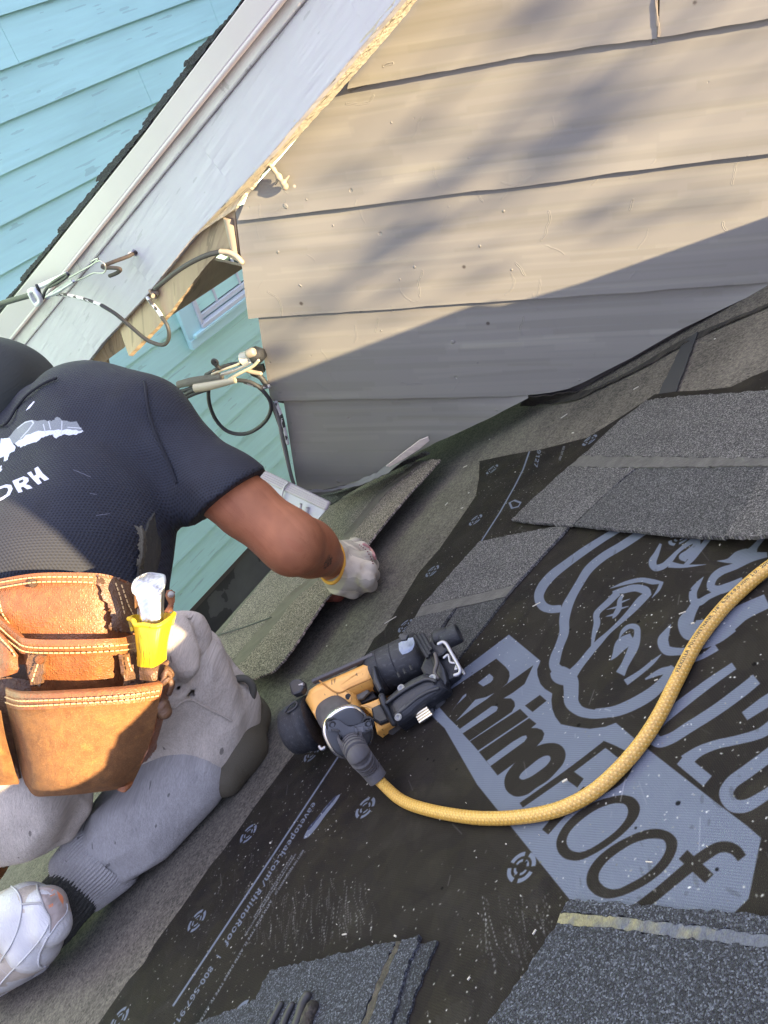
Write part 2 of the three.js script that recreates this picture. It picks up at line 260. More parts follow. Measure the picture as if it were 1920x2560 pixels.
M.tan = (() => {
  const [cc, x] = canvas(1024, 1024); const R = rng(77); x.fillStyle = css(.226, .214, .192); x.fillRect(0, 0, 1024, 1024);
  for (let i = 0; i < 700; i++) { const l = R() < .5; x.strokeStyle = l ? 'rgba(255,240,215,.035)' : 'rgba(60,40,20,.04)'; x.lineWidth = 1 + R() * 8; const a = R() * 1024, b = R() * 1024; x.beginPath(); x.moveTo(a, b); x.lineTo(a + 50 + R() * 300, b + (R() - .5) * 10); x.stroke(); }
  for (let i = 0; i < 34; i++) { x.fillStyle = R() < .5 ? 'rgba(235,225,200,.8)' : 'rgba(50,42,34,.7)'; x.beginPath(); x.arc(R() * 1024, R() * 1024, .6 + R() * 1.8, 0, 7); x.fill(); }
  const map = ctex(cc, true); map.repeat.set(1 / 1.7, 1 / 1.7); map.offset.set(.5, .5); const bm = ctex(paintRelief(21, 2048, 300)); bm.repeat.set(1 / 1.7, 1 / 1.7); bm.offset.set(.5, .5);
  return std({ map, bumpMap: bm, bumpScale: .0034, roughness: .58 });
})();
M.tanPlain = std({ color: rgb(.30, .25, .19), roughness: .6, bumpMap: M.tan.bumpMap, bumpScale: .003 });
M.cream = std({ map: dtex(256, 256, (x, y) => { const n = .8 + .35 * tfbm(x, y, 10, 4, 2), w = tfbm(x, y, 7, 4, 55) > .66 ? .45 : 1; return [.50 * n * w, .445 * n * w, .345 * n * w]; }, true, 1 / .15), roughness: .7, bumpMap: dtex(256, 256, (x, y) => tfbm(x, y, 20, 4, 8), false, 1 / .1), bumpScale: .002 });
M.soffit = std({ map: dtex(512, 512, (x, y) => { const n = .85 + .25 * tfbm(x, y, 6, 4, 2), w = tfbm(x, y * .12, 22, 3, 31) > .70 ? .7 : 1; return [.37 * n * w, .275 * n * w, .175 * n * w]; }, true, 1 / .3), roughness: .7, bumpMap: dtex(512, 512, (x, y) => tfbm(x, y * .1, 30, 4, 8), false, 1 / .3), bumpScale: .0025 });
// white paint over weathered grain: the grain shows as fine ridges along the board
M.white = std({ map: dtex(512, 512, (x, y, i, j) => { const n = .93 + .12 * (tfbm(x, y, 5, 4, 2) - .5), c = tfbm(x * .12, y, 60, 2, 71) > .80 && tfbm(x, y, 5, 2, 90) > .60 ? .8 : 1; return [.49 * n * c, .48 * n * c, .525 * n * c]; }, true, 1 / .4), roughness: .55, bumpMap: dtex(512, 512, (x, y) => Math.min(1, .5 + (tfbm(x * .06, y, 40, 3, 5) - .5) * (.35 + 2.6 * Math.max(0, tfbm(x, y, 4, 2, 6) - .42))), false, 1 / .4), bumpScale: .0015 });
M.whiteMetal = std({ map: dtex(256, 256, (x, y) => { const n = .95 + .10 * (tfbm(x, y, 4, 4, 8) - .5); return [.43 * n, .38 * n, .405 * n]; }, true, 1 / .5), roughness: .35 });
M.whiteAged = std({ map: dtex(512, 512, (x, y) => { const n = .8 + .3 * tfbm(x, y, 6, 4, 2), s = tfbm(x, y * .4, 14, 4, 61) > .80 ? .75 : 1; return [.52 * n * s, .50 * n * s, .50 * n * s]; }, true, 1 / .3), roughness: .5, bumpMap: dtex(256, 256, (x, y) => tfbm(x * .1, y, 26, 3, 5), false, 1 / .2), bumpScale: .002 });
M.teal = std({ map: dtex(1024, 512, (x, y, i, j) => { const n = .9 + .2 * tfbm(x, y, 4, 4, 2) + .10 * (tfbm(x * .12, y, 70, 3, 5) - .5), c = tfbm(x * .2, y, 60, 2, 71) > .80 ? .82 : 1; return [.53 * n * c, .87 * n * c, .77 * n * c]; }, true, 1 / 1.6, 1 / .8), roughness: .6, bumpMap: dtex(512, 512, (x, y) => tfbm(x * .08, y, 50, 3, 5), false, 1 / .8), bumpScale: .0012 });
M.tealTrim = std({ color: rgb(.56, .86, .86), roughness: .55 });
M.winWhite = std({ color: rgb(.66, .70, .73), roughness: .4 });
M.glass = new THREE.MeshPhysicalMaterial({ color: rgb(.05, .085, .088), roughness: .18, specularIntensity: .35 });
M.concrete = std({ map: dtex(512, 512, (x, y) => { const n = tfbm(x, y, 5, 5, 12), w = n > .56 ? 1.9 : 1; return [.050 * w * (.6 + .8 * n), .052 * w * (.6 + .8 * n), .049 * w * (.6 + .8 * n)]; }, true, 1 / .9), roughness: .95 });
M.ground = std({ map: dtex(512, 512, (x, y) => { const n = tfbm(x, y, 6, 5, 19); return [.20 + .14 * n, .19 + .13 * n, .16 + .11 * n]; }, true, 1 / 3), roughness: 1 });
M.deck = std({ color: rgb(.10, .09, .08), roughness: .9 });
M.black = std({ color: rgb(.018, .019, .021), roughness: .42, bumpMap: dtex(256, 256, (x, y, i, j) => .5 * hash3(i, j, 3) + .5 * tn(x, y, 20, 1), false, 1 / .08), bumpScale: .0003 });
M.blackWorn = std({ map: dtex(512, 512, (x, y, i, j) => { const n = tfbm(x, y, 6, 5, 3), d = tfbm(x, y, 9, 5, 33) > .62 ? .05 : 0; return [.018 + d * n, .02 + d * n, .024 + d * n]; }, true, 1 / .12), roughness: .48, bumpMap: dtex(256, 256, (x, y, i, j) => tfbm(x, y, 30, 3, 4), false, 1 / .06), bumpScale: .0004 });
M.rubber = std({ map: dtex(256, 256, (x, y) => { const n = tfbm(x, y, 8, 4, 3); return [.045 + .05 * n, .043 + .047 * n, .045 + .045 * n]; }, true, 1 / .06), roughness: .75 });
M.gunYellow = std({ map: dtex(512, 512, (x, y, i, j) => { const n = .9 + .2 * tfbm(x, y, 5, 4, 3); let s = 1; if (tfbm(x * 1.0, y * .5, 40, 2, 50) > .82) s = .35; const dirt = .8 + .2 * Math.min(1, 2.2 * (1 - tfbm(x, y, 7, 4, 66))); return [.68 * n * s * dirt, .35 * n * s * dirt, .085 * n * s * dirt]; }, true, 1 / .14), roughness: .38 });
M.steel = std({ map: dtex(256, 256, (x, y) => { const n = .7 + .4 * tfbm(x, y, 20, 4, 3); return [.62 * n, .63 * n, .65 * n]; }, true, 1 / .05), metalness: 1, roughness: .30, bumpMap: dtex(256, 256, (x, y) => tfbm(x, y, 24, 4, 4), false, 1 / .06), bumpScale: .0006 });
M.wire = std({ color: rgb(.36, .36, .37), metalness: .8, roughness: .42 });
M.brass = std({ color: rgb(.72, .66, .52), metalness: 1, roughness: .3 });
M.cable = std({ color: rgb(.03, .031, .032), roughness: .6 });
M.cablePaint = std({ map: dtex(256, 256, (x, y) => { const w = tfbm(x, y, 8, 4, 9) > .5 ? 1 : 0; return w ? [.6, .6, .6] : [.035, .035, .037]; }, true, 1 / .09), roughness: .55 });
M.hook = std({ map: dtex(128, 128, (x, y) => { const n = tfbm(x, y, 8, 4, 9); return [.028 + .022 * n, .023 + .014 * n, .022 + .010 * n]; }, true, 1 / .04), roughness: .8 });

for (const t of [M.white.map, M.white.bumpMap, M.whiteAged.map, M.whiteAged.bumpMap, M.soffit.map, M.soffit.bumpMap]) { t.rotation = 0.576; }
// ---------------------------------------------------------------- the setting
const sx = x => (x - ROOF.p0.x) / ES.x;                      // slope coordinate of a world x
const ridge = [[-5, .148], [-1.145, .148], [-1.11, .168], [-1.07, .208], [-1.03, .205], [-.985, .180], [-.9, .13], [-.25, .026], [3, .022]];
{
  const roof = thing('roof', 'grey mineral membrane laid over the roof deck the worker kneels on', null, V3(0, 3.7, 0)); roof.userData.kind = 'structure';
  const out = [[sx(-1.215), -5], ...ridge.map(([z, x]) => [sx(x), z]), [sx(-1.215), 3]];
  mesh('membrane', slab(ROOF, out, 0, .004), M.membrane, roof);
  mesh('deck', slab(ROOF, out.map(([a, b]) => [a + (a < -1 ? .02 : 0), b]), -.005, .03), M.deck, roof);
  const yr = x => EYE.y - .42 / NR.y + x * ES.y / ES.x;
  const P = ridge.map(([z, x]) => V3(x, yr(x) - .004, z)), Q = ridge.map(([z, x]) => V3(x + 2.6, yr(x) - 1.75, z));
  mesh('far_slope', patch([P, Q], { nu: 60, nv: 4, th: .04, arc: false, uv: p => [p.x, p.z], face: V3(4, 9, 0) }), M.granGrey, roof);
  const w = new THREE.BoxGeometry(3.2, yr(-1.1) - .1, 7); w.translate(.75, (yr(-1.1) - .1) / 2, -1); mesh('lower_wall', w, M.tanPlain, roof);
}
{ const g = new THREE.PlaneGeometry(500, 500, 1, 1); g.rotateX(-Math.PI / 2); const u = g.attributes.uv; for (let i = 0; i < u.count; i++) u.setXY(i, u.getX(i) * 500, u.getY(i) * 500); const o = mesh('ground', g, M.ground); o.userData.kind = 'structure'; }

// --- the tan gable wall
const tanHouse = thing('tan_house', 'tan painted clapboard gable wall with white rake board above the roof', 'house', hit(WALL, 1500, 950));
const line = (pts, w) => { const a = pts.map(p => wuv(p[0], p[1], w)); return u => { let i = 0; while (i < a.length - 2 && u > a[i + 1][0]) i++; const p = a[i], q = a[i + 1]; return p[1] + (q[1] - p[1]) * (u - p[0]) / (q[0] - p[0]); }; };
const laps = [
  line([[917, 214], [1330, 137], [1646, 95], [1920, 48]], .007),
  line([[599, 551], [860, 521], [1422, 450], [1920, 383]], .007),
  line([[616, 797], [860, 781], [1422, 744], [1920, 706]], .007),
  line([[672, 1004], [860, 999], [1100, 994], [1326, 991]], .006)];
const cutPts = [[725, 1208], [740, 1211], [768, 1218], [800, 1226], [840, 1226], [895, 1213], [949, 1195], [1000, 1166], [1050, 1140], [1103, 1109], [1150, 1088], [1237, 1042], [1290, 1012], [1330, 990], [1375, 986], [1416, 981], [1445, 975], [1473, 965], [1530, 935], [1595, 904], [1650, 872], [1722, 828], [1800, 792], [1860, 760], [1925, 732]];
const cut = line(cutPts, .006), rakeLine = line([[588, 520], [690, 408], [975, 70]], .0);
const RW = rng(31);
function clapboard(top, bot, uL, uR, lip = .007, n = 60) {
  // left edge may lean: uL is a function of height
  const rows = [[], [], [], [], []], wob = RW() * 50;
  for (let i = 0; i <= n; i++) {
    const t = i / n, u0 = uL(0) + (uR - uL(0)) * t; let b = Math.max(bot(u0), cut(u0)), a = Math.min(top(u0) + .022, rakeLine(u0)); if (a < b + .004) a = b + .004;
    b += (vnoise(u0 * 60 + wob, 3, 1) - .5) * .0016 + (vnoise(u0 * 14 + wob, 9, 1) - .5) * .0022;
    for (let k = 0; k < 5; k++) { const f = k / 4, v = a + (b - a) * f; const du = (uL(1) - uL(0)) * f * (1 - t); const w = -.004 + (lip + .004) * Math.min(1, f * 1.0) + (vnoise(u0 * 9 + wob, v * 12, 2) - .5) * .0024; rows[k].push(from(WALL, u0 + du, v, w)); }
  }
  return patch(rows, { nu: n, nv: 8, th: .011, arc: false, uv: p => uvOf(WALL, p) });
}
const lean = (a, b) => { const p = wuv(...a, .01)[0], q = wuv(...b, .01)[0]; return f => p + (q - p) * f; };
const uEnd = wuv(1920, 600)[0] + .75;
const up1 = u => laps[0](u) + .21, uj = wuv(1646, 40, .01)[0];
mesh('clapboard', clapboard(up1, laps[0], lean([872, 205], [866, 220]), uj - .0012, .0075), M.tan, tanHouse);
mesh('clapboard', clapboard(up1, laps[0], () => uj + .0012, uEnd, .0085), M.tan, tanHouse);
mesh('clapboard', clapboard(u => laps[0](u) + .40, u => laps[0](u) + .20, () => uj - .5, uEnd), M.tan, tanHouse);
mesh('clapboard', clapboard(laps[0], laps[1], lean([606, 470], [592, 551]), uEnd), M.tan, tanHouse);
mesh('clapboard', clapboard(laps[1], laps[2], lean([588, 552], [617, 797]), uEnd, .006), M.tan, tanHouse);
mesh('clapboard', clapboard(laps[2], laps[3], lean([643, 797], [673, 1004]), uEnd, .0045), M.tan, tanHouse);
mesh('clapboard', clapboard(laps[3], u => laps[3](u) - .3, lean([705, 1003], [735, 1208]), wuv(1320, 985)[0], .004), M.tan, tanHouse);
{ // wall body behind the boards
  const p = [[590, 545], [600, 620], [655, 815], [683, 1003], [716, 1010], [745, 1203], [840, 1210], [949, 1182], [1103, 1098], [1237, 1037], [1330, 992], [1416, 992], [1500, 958], [1650, 886], [1800, 805], [1920, 745]].map(q => wuv(q[0], q[1], -.012));
  const e = p[p.length - 1]; p.push([uEnd, e[1] + .3], [uEnd, e[1] + 1.1], [uEnd - .5, e[1] + 1.0]); p.push(wuv(985, 75, -.012));
  mesh('sheathing', slab(WALL, p, -.012, .30), std({ color: rgb(.07, .062, .055), roughness: .9 }), tanHouse);
  // old flashing between the wall and the roof
  const f = [[1320, 992], [1416, 984], [1473, 968], [1595, 907], [1722, 831], [1925, 734]].map(q => hit(WALL, q[0], q[1], .004)), g = [[1300, 1016], [1420, 1003], [1490, 975], [1610, 916], [1735, 846], [1930, 760]].map(q => on(q[0], q[1], .004));
  mesh('step_flashing', patch([f, g], { nu: 40, nv: 3, th: .002, rough: .004, uv: p => [p.x, p.y] }), std({ map: M.tarBrown.map, roughness: .9, color: rgb(.6, .62, .62) }), tanHouse);
}
{ const a = hit(WALL, 1640, -10, .006), b = hit(WALL, 1647, 92, .0095); mesh('caulk_bead', patch([[a.clone().addScaledVector(WU, -.0016), hit(WALL, 1642, 45, .009), b.clone().addScaledVector(WU, -.0016)], [a.clone().addScaledVector(WU, .0018), hit(WALL, 1646, 45, .009), b.clone().addScaledVector(WU, .0018)]], { nu: 12, nv: 2, th: .002, rough: .001 }), M.tanPlain, tanHouse); }
{ // a painted-over eye hook below the rake
  const q = [[676, 414], [684, 424], [697, 442], [708, 458], [712, 466]].map((p, i) => hit(WALL, p[0], p[1], .012 + .004 * (i === 3)));
  const bones = []; for (let i = 0; i < 4; i++) bones.push([q[i], q[i + 1], .0035, .0035]); bones.push([q[4], q[4], .0062], [q[2], q[2], .005], [hit(WALL, 722, 440, .012), q[3], .0015, .003], [hit(WALL, 688, 462, .01), q[2], .0015, .003]);
  mesh('painted_hook', nets(limbs(bones, .004), ...bounds(bones, .005), .0013, p => uvOf(WALL, p)), M.tanPlain, tanHouse);
}
{ // torn flashing under the wall's low corner
  const a = [[735, 1222], [790, 1224], [860, 1214], [940, 1180], [1000, 1140], [1070, 1092]], b = [[745, 1225], [800, 1228], [880, 1219], [960, 1184], [1020, 1146], [1072, 1102]], c = [[770, 1233], [840, 1240], [920, 1224], [985, 1192], [1030, 1160], [1080, 1105]];
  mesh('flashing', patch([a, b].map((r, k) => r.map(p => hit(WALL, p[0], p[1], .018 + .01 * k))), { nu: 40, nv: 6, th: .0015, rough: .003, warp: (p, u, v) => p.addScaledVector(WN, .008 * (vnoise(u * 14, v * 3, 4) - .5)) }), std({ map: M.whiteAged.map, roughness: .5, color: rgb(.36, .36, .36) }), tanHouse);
  const sh = [[966, 1163], [1010, 1128], [1050, 1098], [1071, 1090], [1074, 1100], [1050, 1120], [1010, 1146], [975, 1165]].map(p => wuv(p[0], p[1], .03));
  mesh('wood_shim', slab(WALL, sh, .034, .004, .001), std({ map: dtex(256, 256, (x, y) => { const n = .7 + .5 * tfbm(x * .2, y, 20, 3, 4); return [.55 * n, .46 * n, .43 * n]; }, true, 1 / .1), roughness: .7 }), tanHouse);
}
// --- the rake: shingle edges, drip flashing, crown and board, and the soffit pieces
const rk = (x, y) => uvOf(RAKE, hit(RAKE, x, y));
{
  const ext = (a, b, t) => [a[0] + (a[0] - b[0]) * t, a[1] + (a[1] - b[1]) * t];
  const A0 = [625, 0], A1 = [370, 336], A2 = [0, 793], A3 = [-60, 868];
  const B0 = [709, 0], B2 = [35, 842], B3 = [-40, 935];
  const C0 = [767, 0], C2 = [69, 856], C3 = [0, 940];
  const D = [[1005, 0], [960, 52], [666, 399], [480, 596], [370, 735], [255, 860], [205, 925], [120, 1010]];
  const up = (p, q) => ext(p, q, 260 / Math.abs(p[1] - q[1]) || .5);
  mesh('rake_board', slab(RAKE, ragged([up(C0, C2), C0, C2, C3, [60, 1040], ...D.slice().reverse(), up(D[0], D[1])].map(p => rk(...p)), .012, .0007, 3), 0, .022, .0015), M.white, tanHouse);
  mesh('crown_moulding', slab(RAKE, [up(B0, B2), B0, B2, B3, C3, C2, C0, up(C0, C2)].map(p => rk(...p)), .007, .02, .003), M.whiteAged, tanHouse);
  mesh('drip_flashing', slab(RAKE, [up(A0, A1), A0, A1, A2, A3, B3, B2, B0, up(B0, B2)].map(p => rk(...p)), .017, .02, .002), M.whiteMetal, tanHouse);
  mesh('flashing_hem', tube([up(B0, B2), B0, [372, 421], B2, B3].map(p => hit(RAKE, p[0] - 3, p[1], .017)), .0042, 60, 10), M.whiteMetal, tanHouse);
  const O = [[620, -12], [613, 0], [475, 153], [370, 301], [255, 440], [156, 570], [64, 689], [0, 770], [-70, 860]], I = y => { const a = y < 336 ? [A0, A1] : [A1, A2]; return a[0][0] + (a[1][0] - a[0][0]) * (y - a[0][1]) / (a[1][1] - a[0][1]); };
  const R2 = rng(8);
  for (let i = 0; i < O.length - 1; i++) {
    const a = O[i], b = O[i + 1], t = 7 + R2() * 3;
    const poly = [[a[0] + 9, a[1]], [b[0] - 3, b[1] - 1], [b[0] - 4, b[1] + 8], [I(b[1] + 8) - 9, b[1] + 8], [I(a[1]) - 8, a[1]]].map(p => rk(...p));
    mesh('roof_shingle', slab(RAKE, ragged(poly, .006, .0024, 40 + i), .010 + .002 * (i % 2), .22), M.granDarker, tanHouse);
    const under = [[(a[0] * .45 + I(a[1]) * .55), a[1]], [(b[0] * .45 + I(b[1]) * .55), b[1]], [I(b[1]) + 2, b[1]], [I(a[1]) + 2, a[1]]].map(p => rk(...p));
    mesh('starter_shingle', slab(RAKE, ragged(under, .006, .0016, 60 + i), .007, .2), M.tar, tanHouse);
  }
  // underside of the rake board, in the sun
  const dn = D.slice(0, 4); const low = [[1010, 42], [960, 103], [678, 416], [588, 512]];
  mesh('rake_underside', patch([[up(D[0], D[1]), D[0], D[1], [810, 229], D[2], [575, 498], D[3]].map(p => hit(RAKE, p[0], p[1], -.001)), [up(low[0], low[1]), low[0], low[1], [818, 262], low[2], [610, 488], [590, 520]].map(p => hit(WALL, p[0], p[1], .006))], { nu: 60, nv: 4, th: .006, rough: .0016 }), M.cream, tanHouse);
  const W1 = [[590, 512], [560, 545], [480, 596], [370, 735], [300, 815]].map((p, i) => hit(RAKE, p[0] - 4, p[1] - 4, -.024));
  const W2 = [[598, 655], [560, 640], [528, 651], [410, 798], [321, 889]].map((p, i) => hit(WALL, p[0], p[1], [-.005, -.02, -.03, -.07, -.10][i]));
  mesh('soffit_board', patch([W1, W2], { nu: 40, nv: 8, th: .01, rough: .0015 }), M.soffit, tanHouse);
  mesh('soffit_board', patch([[[300, 820], [255, 862], [194, 926]].map(p => hit(RAKE, p[0] - 3, p[1] - 3, -.024)), [[312, 868], [264, 903], [232, 926]].map(p => hit(RAKE, p[0], p[1], -.05))], { nu: 16, nv: 4, th: .01 }), M.soffit, tanHouse);
  mesh('soffit_board', patch([[[233, 926], [266, 900]].map(p => hit(RAKE, p[0], p[1], -.08)), [[236, 960], [272, 930]].map(p => hit(RAKE, p[0], p[1], -.085))], { nu: 8, nv: 4, th: .01 }), M.soffit, tanHouse);
  mesh('eave_board', patch([[[532, 649], [470, 722], [405, 800]].map((p, i) => hit(WALL, p[0], p[1], -.05 - .02 * i)), [[612, 668], [523, 727], [412, 800]].map((p, i) => hit(WALL, p[0], p[1], -.30 + .06 * i))], { nu: 16, nv: 6, th: .008 }), M.soffit, tanHouse);
  mesh('corner_trim', [rod(hit(WALL, 572, 545, -.01), hit(WALL, 588, 640, -.004), .010, .006)], M.tanPlain, tanHouse);
}

{ // the upper roof that the rake carries, and its attic behind the wall
  const a = hit(RAKE, 0, 800, -.03), d = hit(RAKE, 625, 10, -.03).sub(a); const ur = d.dot(WU), vr = d.y; const dir = WU.clone().multiplyScalar(ur).addScaledVector(YUP, vr).normalize();
  const c = hit(RAKE, 300, 480, -.05); const A = c.clone().addScaledVector(dir, -.62).addScaledVector(WN, -.40), B = c.clone().addScaledVector(dir, 9).addScaledVector(WN, -.03), bk = WN.clone().multiplyScalar(-4.5);
  mesh('upper_roof', patch([[A, B], [A.clone().add(bk), B.clone().add(bk)]], { nu: 4, nv: 4, th: .07, face: c.clone().add(V3(-5, 6, 0)) }), M.granDarker, tanHouse);
}

// --- the neighbour's teal house
const tealHouse = thing('teal_house', 'pale teal clapboard house next door with a white window', 'house', V3(-3, 0, -2));
{
  const step = .1545, y0 = EYE.y - .304, base = TEAL.p0.y + tuv(478, 1545)[1];
  const zj = [[20, 110, 1], [532, 32, 0], [357, 213, 2]].map(([x, y]) => { const q = tuv(x, y); return [-q[0], Math.ceil((TEAL.p0.y + q[1] - y0) / step)]; });
  const RT = rng(17);
  for (let k = -4; y0 - step * k > base - .02; k++) {
    const lo = Math.max(base, y0 - step * k), hi = y0 - step * (k - 1); if (hi - lo < .02) continue;
    const js = zj.filter(q => q[1] === 1 - k).map(q => q[0]); if (!js.length) js.push(-5 + RT() * 3.2 - 1.6);
    const ends = [1.2, ...js.sort((a, b) => b - a), -7];
    for (let e = 0; e < ends.length - 1; e++) {
      const a = ends[e] - .001, b = ends[e + 1] + .001, tt = .016 + RT() * .002;
      mesh('clapboard', patch([[V3(-3, hi + .015, a), V3(-3, hi + .015, b)], [V3(-3 + tt, lo, a), V3(-3 + tt, lo, b)]], { nu: 2, nv: 1, th: .012, face: V3(3, 3, 0), uv: p => [p.z + k * .37, p.y] }), M.teal, tealHouse);
    }
  }
  const g = new THREE.BoxGeometry(3, base, 8.2); g.translate(-4.53, base / 2, -2.9); const uv = g.attributes.uv, ps = g.attributes.position; for (let i = 0; i < uv.count; i++) uv.setXY(i, ps.getZ(i), ps.getY(i)); mesh('foundation', g, M.concrete, tealHouse);
  const s = new THREE.BoxGeometry(3, 3.4, 8.2); s.translate(-4.52, base + 1.7, -2.9); mesh('house_body', s, M.deck, tealHouse);
  // window
  const tz = (x, y) => { const q = tuv(x, y); return [-q[0], TEAL.p0.y + q[1]]; };
  const [zo, yo] = tz(470, 874), [zf, yf] = tz(489, 815), [zg, yg] = tz(486, 790), Wd = .95, Hd = .42;
  const win = new THREE.Group(); win.name = 'window'; tealHouse.add(win); win.userData.label = 'white framed window with muntins';
  const bar = (n, m, z0, z1, ya, yb, x0, x1) => { const b = box(x1 - x0, yb - ya, Math.abs(z1 - z0), .004); b.translate((x0 + x1) / 2 - 3, (ya + yb) / 2, (z0 + z1) / 2); mesh(n, b, m, win); };
  const zr = zo - Wd; // right-hand (far) end
  bar('trim', M.tealTrim, zo, zr, yo, yf - .028, .012, .045);
  bar('trim', M.tealTrim, zo, zf, yf - .028, yo + Hd, .012, .040);
  bar('sill', M.tealTrim, zo - .03, zr, yf - .028, yf - .010, .012, .060);
  bar('frame', M.winWhite, zf, zr, yf - .010, yf + .012, .012, .055);
  bar('frame', M.winWhite, zf, zf - .022, yf + .012, yo + Hd, .012, .05);
  bar('sash', M.winWhite, zf - .022, zr, yf + .020, yg, .006, .026);
  bar('sash', M.winWhite, zf - .022, zf - .045, yg, yo + Hd, .006, .026);
  const m1 = tz(536, 749)[0], m2 = tz(593, 704)[0], zs = [zf - .045, m1, m2, m2 - (m1 - m2)];
  for (let i = 0; i < 3; i++) { bar('pane', M.glass, zs[i], zs[i + 1], yg, yo + Hd, .006, .010); if (i < 2) bar('muntin', M.winWhite, zs[i + 1] + .008, zs[i + 1] - .008, yg, yo + Hd, .0105, .020); }
}

// --- gutter at the far eave
{
  const gt = thing('rain_gutter', 'white ribbed metal gutter end at the eave behind the bare arm', 'gutter', on(800, 1270));
  const A = [[560, 1128], [640, 1168], [720, 1206], [822, 1256]], Bm = [[548, 1148], [630, 1190], [708, 1228], [812, 1277]], C = [[520, 1190], [615, 1235], [700, 1268], [789, 1304]];
  const d = [1.80, 1.74, 1.69, 1.62];
  const P = (r, o) => r.map((p, i) => at(p[0], p[1], d[i] + o));
  mesh('trough', patch([P(A, .05), P(A, .0), P(Bm, -.01), P(C, .0), P(C, .06)], { nu: 40, nv: 24, th: .003, warp: (p, u, v) => { const b = v > .45 && v < .8 ? .004 * (vnoise(u * 9, v * 5, 3) - .5) : 0; p.addScaledVector(FWD, b); } }), M.white, gt);
  for (const f of [.08, .3, .52, .74]) mesh('rib', tube(A.map((p, i) => at(p[0] + (Bm[i][0] - p[0]) * f, p[1] + (Bm[i][1] - p[1]) * f, d[i] - .006 - .004 * f)), .0045, 40, 8), M.whiteMetal, gt);
  mesh('seam', tube([[720, 1206], [709, 1222], [700, 1266]].map((p, i) => at(p[0], p[1], 1.68 - .006)), .0022, 16, 6), M.whiteAged, gt);
  for (let i = 0; i < 3; i++) mesh('crimp', tube([[752 + i * 17, 1262 + i * 9], [750 + i * 16, 1276 + i * 8], [757 + i * 15, 1289 + i * 5]].map(p => at(p[0], p[1], 1.63)), .004, 10, 6), M.whiteAged, gt);
}

